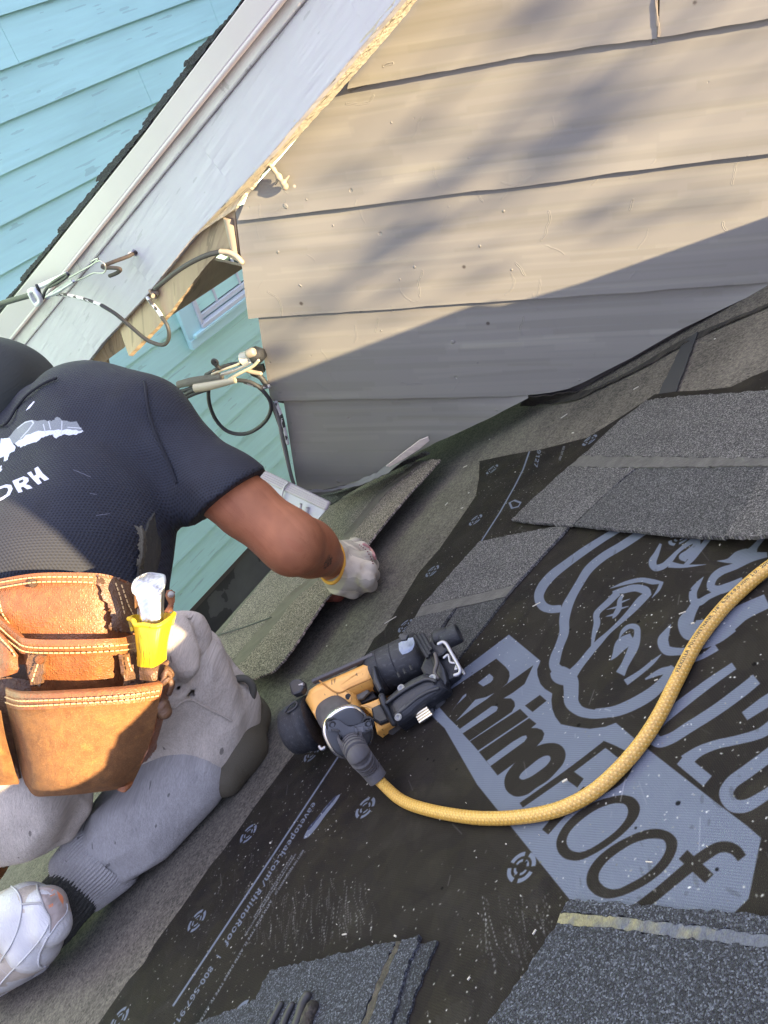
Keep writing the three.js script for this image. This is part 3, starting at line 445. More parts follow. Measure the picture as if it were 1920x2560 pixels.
// --- outside the frame: the chimney and the tree whose shade falls into the picture
{
  const ch = thing('brick_chimney', 'brick chimney on the far side of the ridge shading the worker', 'chimney', V3(.75, EYE.y - .6, -.62));
  const bs = []; let k = 0; const y1 = EYE.y + .14;
  for (let y = EYE.y - 1.3; y < y1; y += .075, k++) for (let s = 0; s < 2; s++) for (let i = 0; i < 4; i++) { const w = .135, b = box(.2, .066, w, .004); b.translate(.62 + s * .21, y, -.875 + .143 * i + .068); bs.push(b); }
  const o = mesh('brick', bs, std({ color: rgb(.30, .12, .08), roughness: .9 }), ch); o.userData.kind = 'stuff';
  const c = box(.40, y1 - EYE.y + 1.25, .555, .002); c.translate(.725, (y1 + EYE.y - 1.3) / 2 - .02, -.592); mesh('mortar', c, std({ color: rgb(.4, .38, .35), roughness: 1 }), ch);
}
{
  const D = 3.9, tr = thing('tree', 'loose leafy tree beyond the ridge whose leaves dapple the wall', 'tree', V3(4.3, 0, -2.1)), R = rng(5);
  const bark = std({ color: rgb(.09, .07, .05), roughness: .95 });
  mesh('trunk', [rod(V3(4.3, 0, -2.1), V3(4.2, EYE.y + .9, -2.1), .12, .08), rod(V3(4.2, EYE.y + .9, -2.1), V3(3.6, EYE.y + 2.6, -2.2), .07, .03), rod(V3(4.2, EYE.y + .9, -2.1), V3(2.6, EYE.y + 1.5, -1.7), .04, .015)], bark, tr);
  const pos = [], quad = (c, r) => { const a = V3(R() - .5, R() - .5, R() - .5).normalize(), b = V3(R() - .5, R() - .5, R() - .5).cross(a).normalize(); const L = r * (.8 + R() * .6), W = L * .5; const p = [c.clone().addScaledVector(a, -L), c.clone().addScaledVector(b, W), c.clone().addScaledVector(a, L), c.clone().addScaledVector(b, -W)]; for (const i of [0, 1, 2, 0, 2, 3]) pos.push(p[i].x, p[i].y, p[i].z); };
  const clump = (c, ry, rz, n, lf) => { for (let i = 0; i < n; i++) { const f = R() * 6.283, q = Math.sqrt(R()); quad(c.clone().add(V3((R() - .5) * .3, Math.sin(f) * q * ry, Math.cos(f) * q * rz)), lf || .045); } };
  // sprays of leaves that hang into the sunlight on its way to the wall
  const tips = [];
  for (const [x, y, ry, rz, n] of [[1490, 270, .034, .016, 26], [1430, 330, .030, .014, 18], [1340, 390, .022, .014, 9], [1250, 430, .018, .012, 6], [1620, 205, .020, .014, 7], [1330, 95, .022, .014, 9], [1390, 60, .016, .01, 6], [1240, 470, .022, .016, 10], [1050, 560, .026, .018, 13], [930, 620, .024, .016, 11], [850, 665, .026, .014, 11], [700, 840, .026, .018, 13], [780, 790, .026, .02, 14], [660, 900, .026, .016, 12], [640, 590, .020, .014, 8], [870, 480, .020, .014, 9], [1110, 500, .018, .014, 8], [1180, 690, .014, .014, 6], [1500, 580, .014, .014, 6], [1740, 470, .014, .012, 5], [1850, 140, .018, .012, 6], [960, 750, .016, .014, 7], [1040, 320, .014, .012, 5]]) { const c = hit(WALL, x, y).addScaledVector(SUN, D + (R() - .5) * .6); tips.push(c); clump(c, ry, rz * .9, n * .9, .017); }
  for (const [x, y, d] of [[340, 1930, .9]]) { const c = at(x, y, d).addScaledVector(SUN, D); tips.push(c); clump(c, .02, .02, 8, .016); }
  for (const [x, y] of [[15, 20], [60, 40], [15, 110], [45, 150], [10, 220], [30, 280], [8, 330], [100, 20], [60, 90]]) { const c = hit(TEAL, x, y).addScaledVector(SUN, 6.6); tips.push(c); clump(c, .26, .17, 420); }
  for (let k = 0; k < 150; k++) clump(V3(3.8 + (R() - .5) * 1.8, EYE.y + 2.6 + (R() - .5) * 1.6, -2.6 + (R() - .5) * 1.7), .10 + R() * .12, .14 + R() * .2, 24);
  const g = new THREE.BufferGeometry(); g.setAttribute('position', new THREE.Float32BufferAttribute(pos, 3)); g.computeVertexNormals();
  const crown = mesh('crown', g, std({ color: rgb(.06, .10, .03), roughness: .8, side: THREE.DoubleSide }), tr); crown.userData.kind = 'stuff';
  const tw = mesh('twig', tips.map(t => rod(V3(2.6, EYE.y + 1.5, -1.7), t, .004, .0015, 6)), bark, tr); tw.userData.kind = 'stuff';
}
// ---------------------------------------------------------------- underlayment with its print
{
  const O = [[200, 2640], [257, 2560], [329, 2456], [367, 2414], [392, 2368], [426, 2321], [460, 2275], [498, 2220], [536, 2165], [561, 2136], [599, 2085], [646, 2017], [687, 1963], [716, 1923], [780, 1840], [860, 1728], [922, 1634], [940, 1601], [965, 1580], [1012, 1502], [1052, 1435], [1103, 1377], [1160, 1294], [1193, 1245], [1201, 1200], [1202, 1157], [1280, 1141], [1358, 1128], [1473, 1099], [1560, 1045], [1640, 992], [1690, 985], [1760, 982], [1831, 974], [1880, 950], [1990, 905], [2200, 1000], [2300, 2640]];
  const P = O.map(p => ruv(...p)); const s0 = -1.20, L = 1.42, z0 = -1.30; for (const p of P) p[0] = Math.min(p[0], -.12 + .02);
  const W = 2048, [cv, x] = canvas(W, W);
  const T = (px, py) => { const q = ruv(px, py); return [(q[0] - s0) / L * W, (1 - (q[1] - z0) / L) * W]; };
  const R = rng(4242);
  x.fillStyle = css(.0195, .0172, .0142); x.fillRect(0, 0, W, W);
  for (let i = 0; i < 2600; i++) { x.fillStyle = R() < .5 ? 'rgba(0,0,0,.05)' : 'rgba(150,140,120,.022)'; x.beginPath(); x.ellipse(R() * W, R() * W, 4 + R() * 60, 4 + R() * 30, R() * 3, 0, 7); x.fill(); }
  const INK = css(.119, .135, .170), DK = css(.0195, .0172, .0142);
  const path = pts => { x.beginPath(); pts.forEach((p, i) => { const q = T(...p); i ? x.lineTo(...q) : x.moveTo(...q); }); x.closePath(); };
  const smooth = pts => { const c = new THREE.CatmullRomCurve3(pts.map(p => V3(p[0], p[1], 0)), true, 'centripetal'); return c.getPoints(pts.length * 6).map(v => [v.x, v.y]); };
  const fill = (pts, c, sm) => { x.fillStyle = c; path(sm ? smooth(pts) : pts); x.fill(); };
  // brush: a band of changing width; [x, y, width] in crop units
  const brush = (x0, y0, k, a, c) => {
    const q = []; for (let i = 0; i < a.length; i += 3) q.push(V3(x0 + a[i] / k, y0 + a[i + 1] / k, a[i + 2] / k));
    const cu = new THREE.CatmullRomCurve3(q, false, 'centripetal'), n = q.length * 7, Lf = [], Rt = [], p = cu.getPoints(n);
    for (let i = 0; i <= n; i++) { const d = p[Math.min(n, i + 1)].clone().sub(p[Math.max(0, i - 1)]), l = Math.hypot(d.x, d.y) || 1, w = p[i].z / 2; Lf.push([p[i].x - d.y / l * w, p[i].y + d.x / l * w]); Rt.push([p[i].x + d.y / l * w, p[i].y - d.x / l * w]); }
    fill([...Lf, ...Rt.reverse()], c);
  };
  // logo box
  const K1 = a => crop(1120, 1580, 4.1475, a), KR = a => crop(1300, 1880, 2.765, a);
  const box0 = [...K1([655, 55, 985, 330, 950, 420, 955, 480, 985, 570, 1030, 620, 1110, 670, 1100, 740, 1110, 830, 1140, 910, 1200, 990, 1350, 1020, 1500, 1040, 1659, 1020]), [1547, 1816], [1604, 1864], [1790, 2010], ...crop(1200, 1950, 2.304, [1560, 290, 1640, 360, 1570, 710, 1465, 815]), [1700, 2330], [1480, 2330], ...crop(1200, 1950, 2.304, [560, 740, 0, 45]), [1118, 1828], [1052, 1764]];
  fill(box0, INK);
  fill(K1([525, 305, 620, 390, 660, 440, 665, 490, 640, 560, 580, 612, 700, 525, 910, 375, 890, 420, 820, 570, 700, 660, 600, 720, 680, 720, 715, 755, 722, 800, 690, 860, 250, 1160, 175, 1080, 150, 1034, 20, 905, -80, 790, -60, 700, 30, 640]), DK);
  fill(K1([335, 555, 455, 460, 490, 490, 495, 520, 470, 550, 390, 595]), INK);
  fill(K1([55, 870, 180, 690, 215, 665, 215, 690, 100, 800]), INK);
  fill(K1([105, 957, 310, 730, 420, 705, 510, 660, 430, 725, 300, 812]), INK);
  fill(K1([148, 1036, 480, 800, 530, 795, 545, 815, 530, 850, 176, 1084]), INK);
  fill(K1([775, 828, 860, 912, 340, 1262, 255, 1165]), DK); fill(K1([980, 685, 1050, 745, 905, 862, 825, 795]), DK);
  fill(K1([870, 925, 945, 985, 890, 1030, 950, 1030, 1005, 1050, 1028, 1090, 1010, 1150, 940, 1230, 545, 1520, 350, 1275]), DK);
  fill(K1([428, 1370, 700, 1170, 800, 1112, 840, 1105, 850, 1130, 820, 1170, 468, 1424]), INK);
  fill(K1([880, 1270, 950, 1220, 1050, 1190, 1150, 1190, 1220, 1230, 1250, 1300, 1230, 1390, 1160, 1480, 1060, 1580, 950, 1650, 850, 1720, 730, 1740, 640, 1680, 615, 1600, 630, 1520, 690, 1430, 745, 1370]), DK, true);
  fill(K1([1080, 1320, 1095, 1350, 1060, 1410, 960, 1490, 860, 1550, 800, 1565, 770, 1545, 790, 1500, 870, 1430, 980, 1345, 1040, 1318]), INK, true);
  const bR = (a, c) => brush(1300, 1880, 2.765, a, c);
  bR([30, 392, 40, 360, 160, 42, 610, -30, 44], DK); bR([590, -40, 30, 690, 20, 60, 765, 80, 75, 730, 180, 80, 620, 265, 75, 520, 305, 55, 455, 295, 40], DK); bR([335, 165, 75, 440, 240, 75], DK); bR([480, 280, 50, 400, 370, 60, 300, 460, 60, 197, 578, 55], DK);
  fill(KR([740, 325, 810, 345, 850, 400, 840, 470, 770, 560, 650, 660, 520, 740, 430, 775, 340, 765, 290, 720, 275, 650, 310, 560, 400, 460, 520, 380, 640, 340]), DK, true); fill(KR([690, 380, 750, 390, 770, 430, 760, 480, 700, 560, 600, 640, 500, 700, 430, 720, 370, 700, 345, 650, 360, 590, 430, 510, 540, 430, 620, 395]), INK, true);
  fill(KR([960, 560, 1050, 580, 1105, 630, 1110, 690, 1060, 800, 960, 900, 830, 980, 720, 1025, 620, 1040, 540, 1010, 490, 950, 490, 870, 540, 780, 640, 690, 760, 620, 870, 575]), DK, true); fill(KR([950, 625, 1020, 640, 1035, 690, 1000, 770, 900, 870, 780, 940, 700, 975, 630, 970, 575, 925, 570, 870, 620, 790, 720, 710, 830, 650]), INK, true);
  bR([800, 1145, 80, 1010, 980, 75, 1190, 830, 80, 1310, 740, 80, 1400, 690, 75, 1470, 690, 75, 1520, 715, 75, 1560, 765, 70], DK); bR([1152, 738, 85, 1335, 907, 85], DK);
  // the animal's head
  const H = (...a) => brush(1320, 1310, 4.1475, a, INK), I = (...a) => brush(1560, 1310, 4.608, a, INK), U = (...a) => brush(1580, 1640, 4.608, a, INK), B1 = (...a) => brush(1120, 1580, 4.1475, a, INK), K3 = (...a) => brush(1100, 1300, 2.023, a, INK);
  H(1040, 30, 70, 970, 75, 70, 800, 180, 70, 600, 310, 80, 420, 440, 85, 270, 560, 95, 170, 680, 100, 135, 780, 100, 170, 870, 100, 250, 910, 85, 370, 907, 75);
  H(1300, 50, 85, 1220, 105, 85, 1000, 250, 85, 800, 370, 85, 650, 500, 90, 560, 640, 85, 480, 780, 90, 425, 900, 110, 400, 1030, 105, 400, 1150, 100, 350, 1300, 90, 310, 1420, 110, 300, 1500, 110, 370, 1580, 130, 460, 1640, 150);
  H(470, 1610, 120, 560, 1500, 80, 680, 1350, 72, 760, 1260, 65, 860, 1160, 40, 1000, 1030, 50, 1100, 930, 70, 1200, 820, 85, 1285, 745, 60); H(1300, 770, 20, 1250, 725, 85, 1140, 695, 75, 1000, 722, 62, 900, 738, 20);
  H(960, 740, 70, 850, 850, 66, 760, 930, 60, 735, 970, 66, 740, 1060, 70, 710, 1170, 46, 692, 1300, 26);
  H(875, 698, 6, 1050, 640, 40, 1200, 612, 48, 1320, 632, 56, 1430, 640, 14); H(1410, 640, 40, 1380, 710, 34, 1310, 800, 6);
  H(1010, 760, 26, 975, 830, 46, 970, 900, 56, 930, 970, 46, 902, 1012, 10); H(970, 852, 26, 1085, 808, 5); H(965, 915, 26, 1072, 884, 5); H(925, 970, 30, 830, 992, 5); H(960, 890, 26, 840, 920, 5);
  H(970, 1222, 8, 1010, 1145, 40, 1080, 1095, 50, 1150, 1110, 66, 1160, 1190, 70, 1130, 1290, 100, 1080, 1400, 90, 1030, 1500, 80, 985, 1590, 100); H(1110, 1210, 100, 1000, 1280, 130, 930, 1390, 60, 886, 1446, 8);
  H(1040, 1680, 70, 1200, 1570, 50, 1320, 1470, 42, 1412, 1385, 6); H(1245, 1648, 14, 1400, 1575, 60, 1530, 1545, 70);
  B1(1120, 420, 110, 1180, 470, 190, 1290, 530, 170, 1305, 640, 155, 1310, 760, 150, 1390, 850, 110, 1520, 885, 98, 1680, 880, 95); K3(800, 995, 46, 900, 985, 56, 1000, 945, 62, 1090, 890, 60, 1150, 830, 50, 1195, 760, 34); K3(1052, 822, 6, 1130, 782, 26, 1192, 764, 22); 
  I(450, 262, 30, 400, 380, 62, 355, 480, 92, 385, 540, 80, 480, 520, 72, 560, 450, 66, 640, 360, 44, 740, 280, 50, 830, 220, 66); I(860, 190, 90, 860, 290, 90, 780, 380, 110, 690, 420, 66, 745, 462, 30); I(1030, 170, 60, 900, 330, 60, 800, 450, 60, 730, 515, 40); I(540, 500, 80, 700, 522, 44, 975, 505, 4);
  I(1650, 170, 60, 1540, 300, 70, 1480, 385, 150, 1350, 425, 150, 1220, 465, 50, 1100, 465, 6); I(1680, 395, 60, 1500, 425, 100, 1300, 530, 80, 1150, 585, 90, 1060, 660, 90, 1030, 760, 96, 1100, 800, 100, 1250, 760, 100, 1400, 680, 60);
  I(947, 645, 4, 890, 720, 50, 825, 830, 90, 840, 930, 96, 900, 940, 84, 1000, 880, 66, 1180, 800, 60); I(860, 950, 100, 800, 1060, 120, 745, 1180, 190, 790, 1290, 190, 900, 1230, 150); I(850, 1250, 200, 1000, 1260, 260, 1200, 1190, 240, 1400, 1060, 190, 1680, 930, 170);
  I(572, 1192, 4, 520, 1290, 74, 480, 1390, 130, 520, 1490, 116, 640, 1510, 90, 760, 1500, 80, 900, 1450, 90, 1100, 1350, 140, 1300, 1240, 90); I(780, 1640, 36, 950, 1560, 60, 1100, 1460, 90); I(1450, 745, 30, 1560, 710, 50, 1680, 640, 60);
  // numbers
  U(1210, 158, 92, 930, 350, 106, 600, 600, 118, 360, 790, 136, 255, 920, 150, 330, 1030, 136, 470, 1000, 128, 700, 860, 130, 1000, 670, 134, 1300, 450, 140, 1470, 312, 136); U(1720, 490, 130, 1600, 560, 140, 1332, 742, 112); U(1760, 760, 150, 1640, 860, 140, 1500, 945, 120, 1250, 1015, 108, 1000, 1070, 108, 800, 1150, 124, 650, 1260, 160); U(600, 1235, 150, 910, 1490, 156); U(1700, 1130, 160, 1567, 1230, 160, 1350, 1390, 160, 1180, 1520, 156, 1125, 1640, 166, 1200, 1765, 160, 1340, 1780, 150, 1567, 1660, 130, 1700, 1570, 130);
  // weave of the sheet shows as fine lines in the ink
  x.globalAlpha = .12; x.strokeStyle = '#000'; x.lineWidth = 1; for (let i = 0; i < W; i += 3) { x.beginPath(); x.moveTo(0, i); x.lineTo(W, i + 60); x.stroke(); } x.globalAlpha = 1;
  // printed line and small type
  x.strokeStyle = INK; x.lineWidth = 6; x.beginPath(); [[440, 2522], [500, 2431], [850, 1900], [1208, 1358], [1254, 1286], [1290, 1222], [1312, 1178], [1328, 1131], [1350, 1090]].forEach((p, i) => { const q = T(...p); i ? x.lineTo(...q) : x.moveTo(...q); }); x.stroke();
  function text(s, a, b, up, c, font) {                       // along a -> b, up = pixel one cap height above a
    const p = T(...a), q = T(...b), r = T(...up); x.save(); x.font = `${font || 'bold'} 100px sans-serif`; const w = x.measureText(s).width;
    x.setTransform((q[0] - p[0]) / w, (q[1] - p[1]) / w, -(r[0] - p[0]) / 72, -(r[1] - p[1]) / 72, p[0], p[1]); x.fillStyle = c; x.fillText(s, 0, 0); x.restore();
  }
  text('eavetopeak.com/ RhinoRoof', [789, 2010], [566, 2364], [799, 2015], INK);
  text('|', [556, 2388], [546, 2404], [564, 2393], INK); text('800-567-9127', [534, 2420], [425, 2592], [543, 2426], INK);
  const F2 = css(.16, .17, .19); text('MEETS THE REQUIREMENTS OF', [764, 2130], [692, 2242], [768, 2133], F2); text('ASTM D226 TYPE II, ASTM D4869 TYPE IV, ASTM', [684, 2256], [506, 2560], [688, 2259], F2); text('UNDERLAYMENT INSTALLATION INSTRUCTIONS', [745, 2140], [618, 2345], [748, 2142], F2, ''); text('FASTENER PATTERN OVERLAP LINE', [736, 2144], [640, 2300], [739, 2146], F2, '');
  text('-9127', [1349, 1122], [1338, 1172], [1358, 1124], INK); text('RED DOT 2007', [1412, 1120], [1400, 1156], [1417, 1121], F2);
  fill(crop(560, 1970, 5.53, [1640, 125, 1560, 170, 1470, 260, 1300, 480, 1170, 650, 1140, 735, 1190, 720, 1290, 620, 1450, 400, 1590, 220]), INK, true);
  x.fillStyle = css(.03, .035, .06); for (let i = 0; i < 17; i++) { const q = T(763 + (i + 4) * 4.1, 2092 - (i + 3) * 4.9); x.beginPath(); x.arc(q[0], q[1], 2.4 + R() * 1.6, 0, 7); x.fill(); }
  const mark = (px, py) => { const q = T(px, py), r = .0115 / L * W; x.save(); x.translate(q[0], q[1]); x.strokeStyle = INK; x.lineWidth = r * .34; for (let k = 0; k < 4; k++) { x.beginPath(); x.arc(0, 0, r, k * Math.PI / 2 + .2, (k + 1) * Math.PI / 2 - .2); x.stroke(); } x.lineWidth = r * .2; for (let k = 0; k < 4; k++) { x.beginPath(); x.arc(0, 0, r * .52, k * Math.PI / 2 + .25, (k + 1) * Math.PI / 2 - .25); x.stroke(); } x.restore(); };
  for (const p of [[1234, 1178], [1193, 1305], [1085, 1433], [1018, 1570], [1706, 1350], [785, 1890], [920, 2026], [627, 2090], [499, 2308], [1312, 2177], [305, 2556], [1478, 1106], [612, 2546]]) mark(...p);
  // a shield mark on the flap
  x.strokeStyle = INK; x.lineWidth = 5; x.beginPath();[[1278, 1262], [1290, 1256], [1306, 1262], [1300, 1272], [1284, 1276]].forEach((p, i) => { const q = T(...p); i ? x.lineTo(...q) : x.moveTo(...q); }); x.closePath(); x.stroke();
  // scuffed ink, dust trodden in
  for (let i = 0; i < 5200; i++) { const a = R() * W, b = R() * W, d = tfbm(a / W, b / W, 6, 4, 90); if (d < .46) continue; x.fillStyle = R() < .62 ? 'rgba(28,26,22,.16)' : 'rgba(150,150,150,.05)'; x.beginPath(); x.ellipse(a, b, 1 + R() * 9, .6 + R() * 2.4, -.8 + (R() - .5) * 1.2, 0, 7); x.fill(); }
  for (let i = 0; i < 1500; i++) { const a = R() * W, b = R() * W, d = tfbm(a / W, b / W, 3, 4, 120); if (d < .5) continue; x.fillStyle = 'rgba(150,155,165,.022)'; x.beginPath(); x.ellipse(a, b, 6 + R() * 50, 5 + R() * 24, R() * 3, 0, 7); x.fill(); }
  // grit, scuffs and scratches left by shoes
  for (let i = 0; i < 22000; i++) { const a = R() * W, b = R() * W, d = tfbm(a / W, b / W, 7, 4, 50); if (R() > (d - .32) * 2.6) continue; const g = 90 + R() * 150 | 0; x.fillStyle = `rgba(${g},${g},${g - 8},${.35 + R() * .6})`; x.beginPath(); x.ellipse(a, b, .5 + R() * 1.3, .4 + R() * .8, R() * 3, 0, 7); x.fill(); }
  for (let i = 0; i < 420; i++) { const a = R() * W, b = R() * W, l = 4 + R() * 36, g = 130 + R() * 80 | 0; x.strokeStyle = `rgba(${g},${g},${g},${.06 + R() * .22})`; x.lineWidth = .6 + R(); const an = 2.3 + (R() - .5) * 1.3; x.beginPath(); x.moveTo(a, b); x.lineTo(a + Math.cos(an) * l, b + Math.sin(an) * l); x.stroke(); }
  for (const [c, n] of [[[860, 2260], 60], [[1290, 2310], 50], [[700, 2280], 60], [[800, 2290], 30], [[620, 2200], 30]]) for (let i = 0; i < n; i++) { const q = T(c[0] + (R() - .5) * 170, c[1] + (R() - .5) * 130), l = 6 + R() * 34, an = -.75 + (R() - .5) * .5, g = 150 + R() * 60 | 0; x.strokeStyle = `rgba(${g},${g},${g},${.10 + R() * .3})`; x.lineWidth = .8 + R(); x.setLineDash([1 + R() * 3, 1 + R() * 4]); x.beginPath(); x.moveTo(q[0], q[1]); x.lineTo(q[0] + Math.cos(an) * l, q[1] + Math.sin(an) * l); x.stroke(); x.setLineDash([]); }
  for (let i = 0; i < 260; i++) { x.fillStyle = 'rgba(0,0,0,.75)'; x.beginPath(); x.arc(R() * W, R() * W, .8 + R() * 2, 0, 7); x.fill(); }
  const map = ctex(cv, true); const S = 512;
  const bm = dtex(S, S, (u, v, i, j) => .5 + .25 * Math.sin((i + j * .06) / S * 2 * Math.PI * 128) + .25 * (tfbm(u, v, 12, 3, 6) - .5), false, L / .16);
  const rm = dtex(S, S, (u, v) => .42 + .4 * tfbm(u, v, 6, 4, 31), false, 2);
  const um = new THREE.MeshPhysicalMaterial({ map, bumpMap: bm, bumpScale: .0005, roughnessMap: rm, roughness: 1.15, specularIntensity: .14 });
  const g = slab(ROOF, P, .0045, .0016); const uv = g.attributes.uv; for (let i = 0; i < uv.count; i++) uv.setXY(i, (uv.getX(i) - s0) / L, (uv.getY(i) - z0) / L);
  tag(mesh('underlayment', g, um), 'black synthetic roof underlayment sheet printed with a blue grey logo', 'underlayment');
  const st = [[1710, 860], [1748, 831], [1722, 905], [1690, 992], [1646, 994]].map(p => ruv(...p));
  tag(mesh('felt_strip', slab(ROOF, ragged(st, .01, .002, 4), .0035, .0015), std({ color: rgb(.03, .03, .03), roughness: .8 })), 'narrow black felt strip lying on the grey membrane below the tan wall', 'felt strip');
}
// ---------------------------------------------------------------- loose shingles
const rp = (a) => a.map(p => on(p[0], p[1], p[2] === undefined ? .007 : p[2]));
const rmeter = p => uvOf(ROOF, p);
function flat(name, pts, h, th, m, parent, seed = 1, amp = .0022) { return mesh(name, slab(ROOF, ragged(pts.map(p => ruv(...p)), .004, amp, seed), h, th), m, parent); }
{ // big shingle, upper right: plain upper part, glue strip, laminated tabs that curl up
  const t = thing('roof_shingle', 'large grey architectural shingle with curled tabs above the printed animal head', 'shingle', on(1700, 1170), 'loose shingles');
  const o = { nv: 12, th: .0035, rough: .0018, uv: rmeter, arc: false };
  mesh('sheet', patch([rp([[1617, 1000, .012], [1700, 990, .012], [1790, 984, .012], [1925, 975, .012], [2080, 960, .012]]), rp([[1540, 1060, .012], [1650, 1060, .012], [1770, 1060, .012], [1925, 1060, .012], [2080, 1060, .012]]), rp([[1454, 1139, .012], [1600, 1140, .012], [1750, 1143, .012], [1925, 1146, .012], [2080, 1150, .012]])], { ...o, nu: 80 }), M.granGrey, t);
  mesh('adhesive_strip', patch([rp([[1454, 1139, .0118], [1600, 1140, .0118], [1750, 1143, .0118], [1925, 1146, .0118], [2080, 1150, .0118]]), rp([[1422, 1166, .012], [1600, 1168, .012], [1750, 1166, .012], [1925, 1164, .012], [2080, 1164, .012]])], { ...o, nu: 80, nv: 4 }), M.tarGrey, t);
  mesh('tab', patch([rp([[1421, 1166, .0125], [1500, 1168, .0125], [1588, 1169, .0125]]), rp([[1345, 1235, .012], [1430, 1240, .012], [1508, 1240, .012]]), rp([[1278, 1300, .011], [1355, 1308, .013], [1432, 1312, .014]])], { ...o, nu: 40 }), M.granGrey, t);
  mesh('tab', patch([rp([[1588, 1169, .0105], [1700, 1170, .0105], [1800, 1168, .0105], [1921, 1166, .0105]]), rp([[1510, 1240, .0115], [1630, 1252, .012], [1750, 1258, .012], [1868, 1256, .013]]), rp([[1433, 1311, .0145], [1560, 1325, .0155], [1700, 1337, .0165], [1812, 1343, .020]])], { ...o, nu: 80 }), M.granMid, t);
  mesh('tab', patch([rp([[1921, 1166, .0125], [2000, 1166, .0125], [2080, 1164, .0125]]), rp([[1868, 1255, .016], [1960, 1255, .018], [2080, 1250, .02]]), rp([[1812, 1342, .024], [1925, 1338, .032], [2080, 1322, .04]])], { ...o, nu: 40 }), M.granGrey, t);
  mesh('backing', patch([rp([[1560, 1195, .0085], [1925, 1195, .0085], [2080, 1195, .0085]]), rp([[1434, 1314, .010], [1700, 1339, .012], [1812, 1345, .0155]])], { nu: 50, nv: 6, th: .003, rough: .001, uv: rmeter }), M.tar, t);
}
{ // middle shingle
  const t = thing('roof_shingle', 'grey shingle piece lying between the nail gun and the printed animal head', 'shingle', on(1250, 1450), 'loose shingles');
  flat('sheet', [[1206, 1364], [1300, 1345], [1438, 1320], [1360, 1405], [1297, 1474], [1180, 1500], [1060, 1527]], .0085, .0035, M.granGrey, t, 71);
  flat('adhesive_strip', [[1060, 1527], [1180, 1500], [1297, 1474], [1273, 1503], [1150, 1530], [1045, 1556]], .0082, .003, M.tarGrey, t, 72, .001);
  flat('tab', [[1045, 1556], [1150, 1531], [1126, 1560], [1080, 1640], [1000, 1700], [985, 1640]], .0095, .004, M.granMid, t, 73);
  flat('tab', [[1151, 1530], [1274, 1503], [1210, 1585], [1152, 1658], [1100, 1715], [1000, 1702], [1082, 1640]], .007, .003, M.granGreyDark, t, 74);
}
{ // lower right
  const t = thing('roof_shingle', 'dark blue grey shingle with a yellow glue strip in the lower right corner', 'shingle', on(1700, 2450), 'loose shingles');
  flat('sheet', [[1443, 2269], [1600, 2281], [1920, 2310], [2010, 2318], [2010, 2370], [1920, 2358], [1690, 2328], [1560, 2312], [1419, 2300]], .0095, .004, M.granDark, t, 81, .0026);
  flat('adhesive_strip', [[1419, 2300], [1560, 2312], [1690, 2328], [1920, 2358], [2010, 2370], [2010, 2402], [1920, 2391], [1690, 2364], [1560, 2344], [1411, 2329]], .0090, .003, M.tarYellow, t, 82, .0012);
  flat('tab', [[1411, 2329], [1560, 2344], [1690, 2364], [1920, 2391], [2010, 2402], [2010, 2640], [1200, 2640], [1258, 2558], [1340, 2440]], .0095, .004, M.granDark, t, 83, .0026);
}
{ // lower middle
  const t = thing('roof_shingle', 'dark blue grey shingle offcut with a brown tar strip at the bottom edge', 'shingle', on(850, 2480), 'loose shingles');
  flat('sheet', [[692, 2440], [860, 2398], [1006, 2367], [985, 2410], [930, 2545], [905, 2620], [520, 2620], [500, 2575], [560, 2552], [620, 2530], [654, 2512], [672, 2470]], .0085, .0035, M.granDark, t, 91, .003);
  flat('adhesive_strip', [[1006, 2367], [1023, 2366], [1010, 2395], [956, 2530], [925, 2620], [903, 2620], [930, 2545], [985, 2410]], .0082, .0035, M.tarBrown, t, 92, .004);
  flat('tab', [[1023, 2366], [1061, 2356], [1062, 2374], [1040, 2420], [1018, 2490], [986, 2620], [925, 2620], [956, 2530], [1010, 2395]], .009, .0045, M.granDark, t, 93, .0026);
  flat('tab', [[1063, 2374], [1064, 2371], [1107, 2364], [1090, 2405], [1066, 2460], [1035, 2550], [1010, 2620], [988, 2620], [1020, 2490], [1042, 2420]], .0068, .003, M.granDarker, t, 94, .0024);
  const bar = (a, r) => { const q = a.map(p => on(p[0], p[1], .0098)); const g = tube(q, r, 20, 8); return g; };
  mesh('sealant_bead', bar([[702, 2512], [690, 2535], [672, 2570]], .0032), M.tar, t); mesh('sealant_bead', bar([[730, 2514], [718, 2538], [704, 2575]], .0032), M.tar, t); mesh('sealant_bead', bar([[768, 2492], [757, 2512], [748, 2545], [735, 2580]], .0045), M.tar, t); mesh('sealant_bead', bar([[782, 2520], [770, 2545], [762, 2580]], .006), M.tarBrown, t);
}
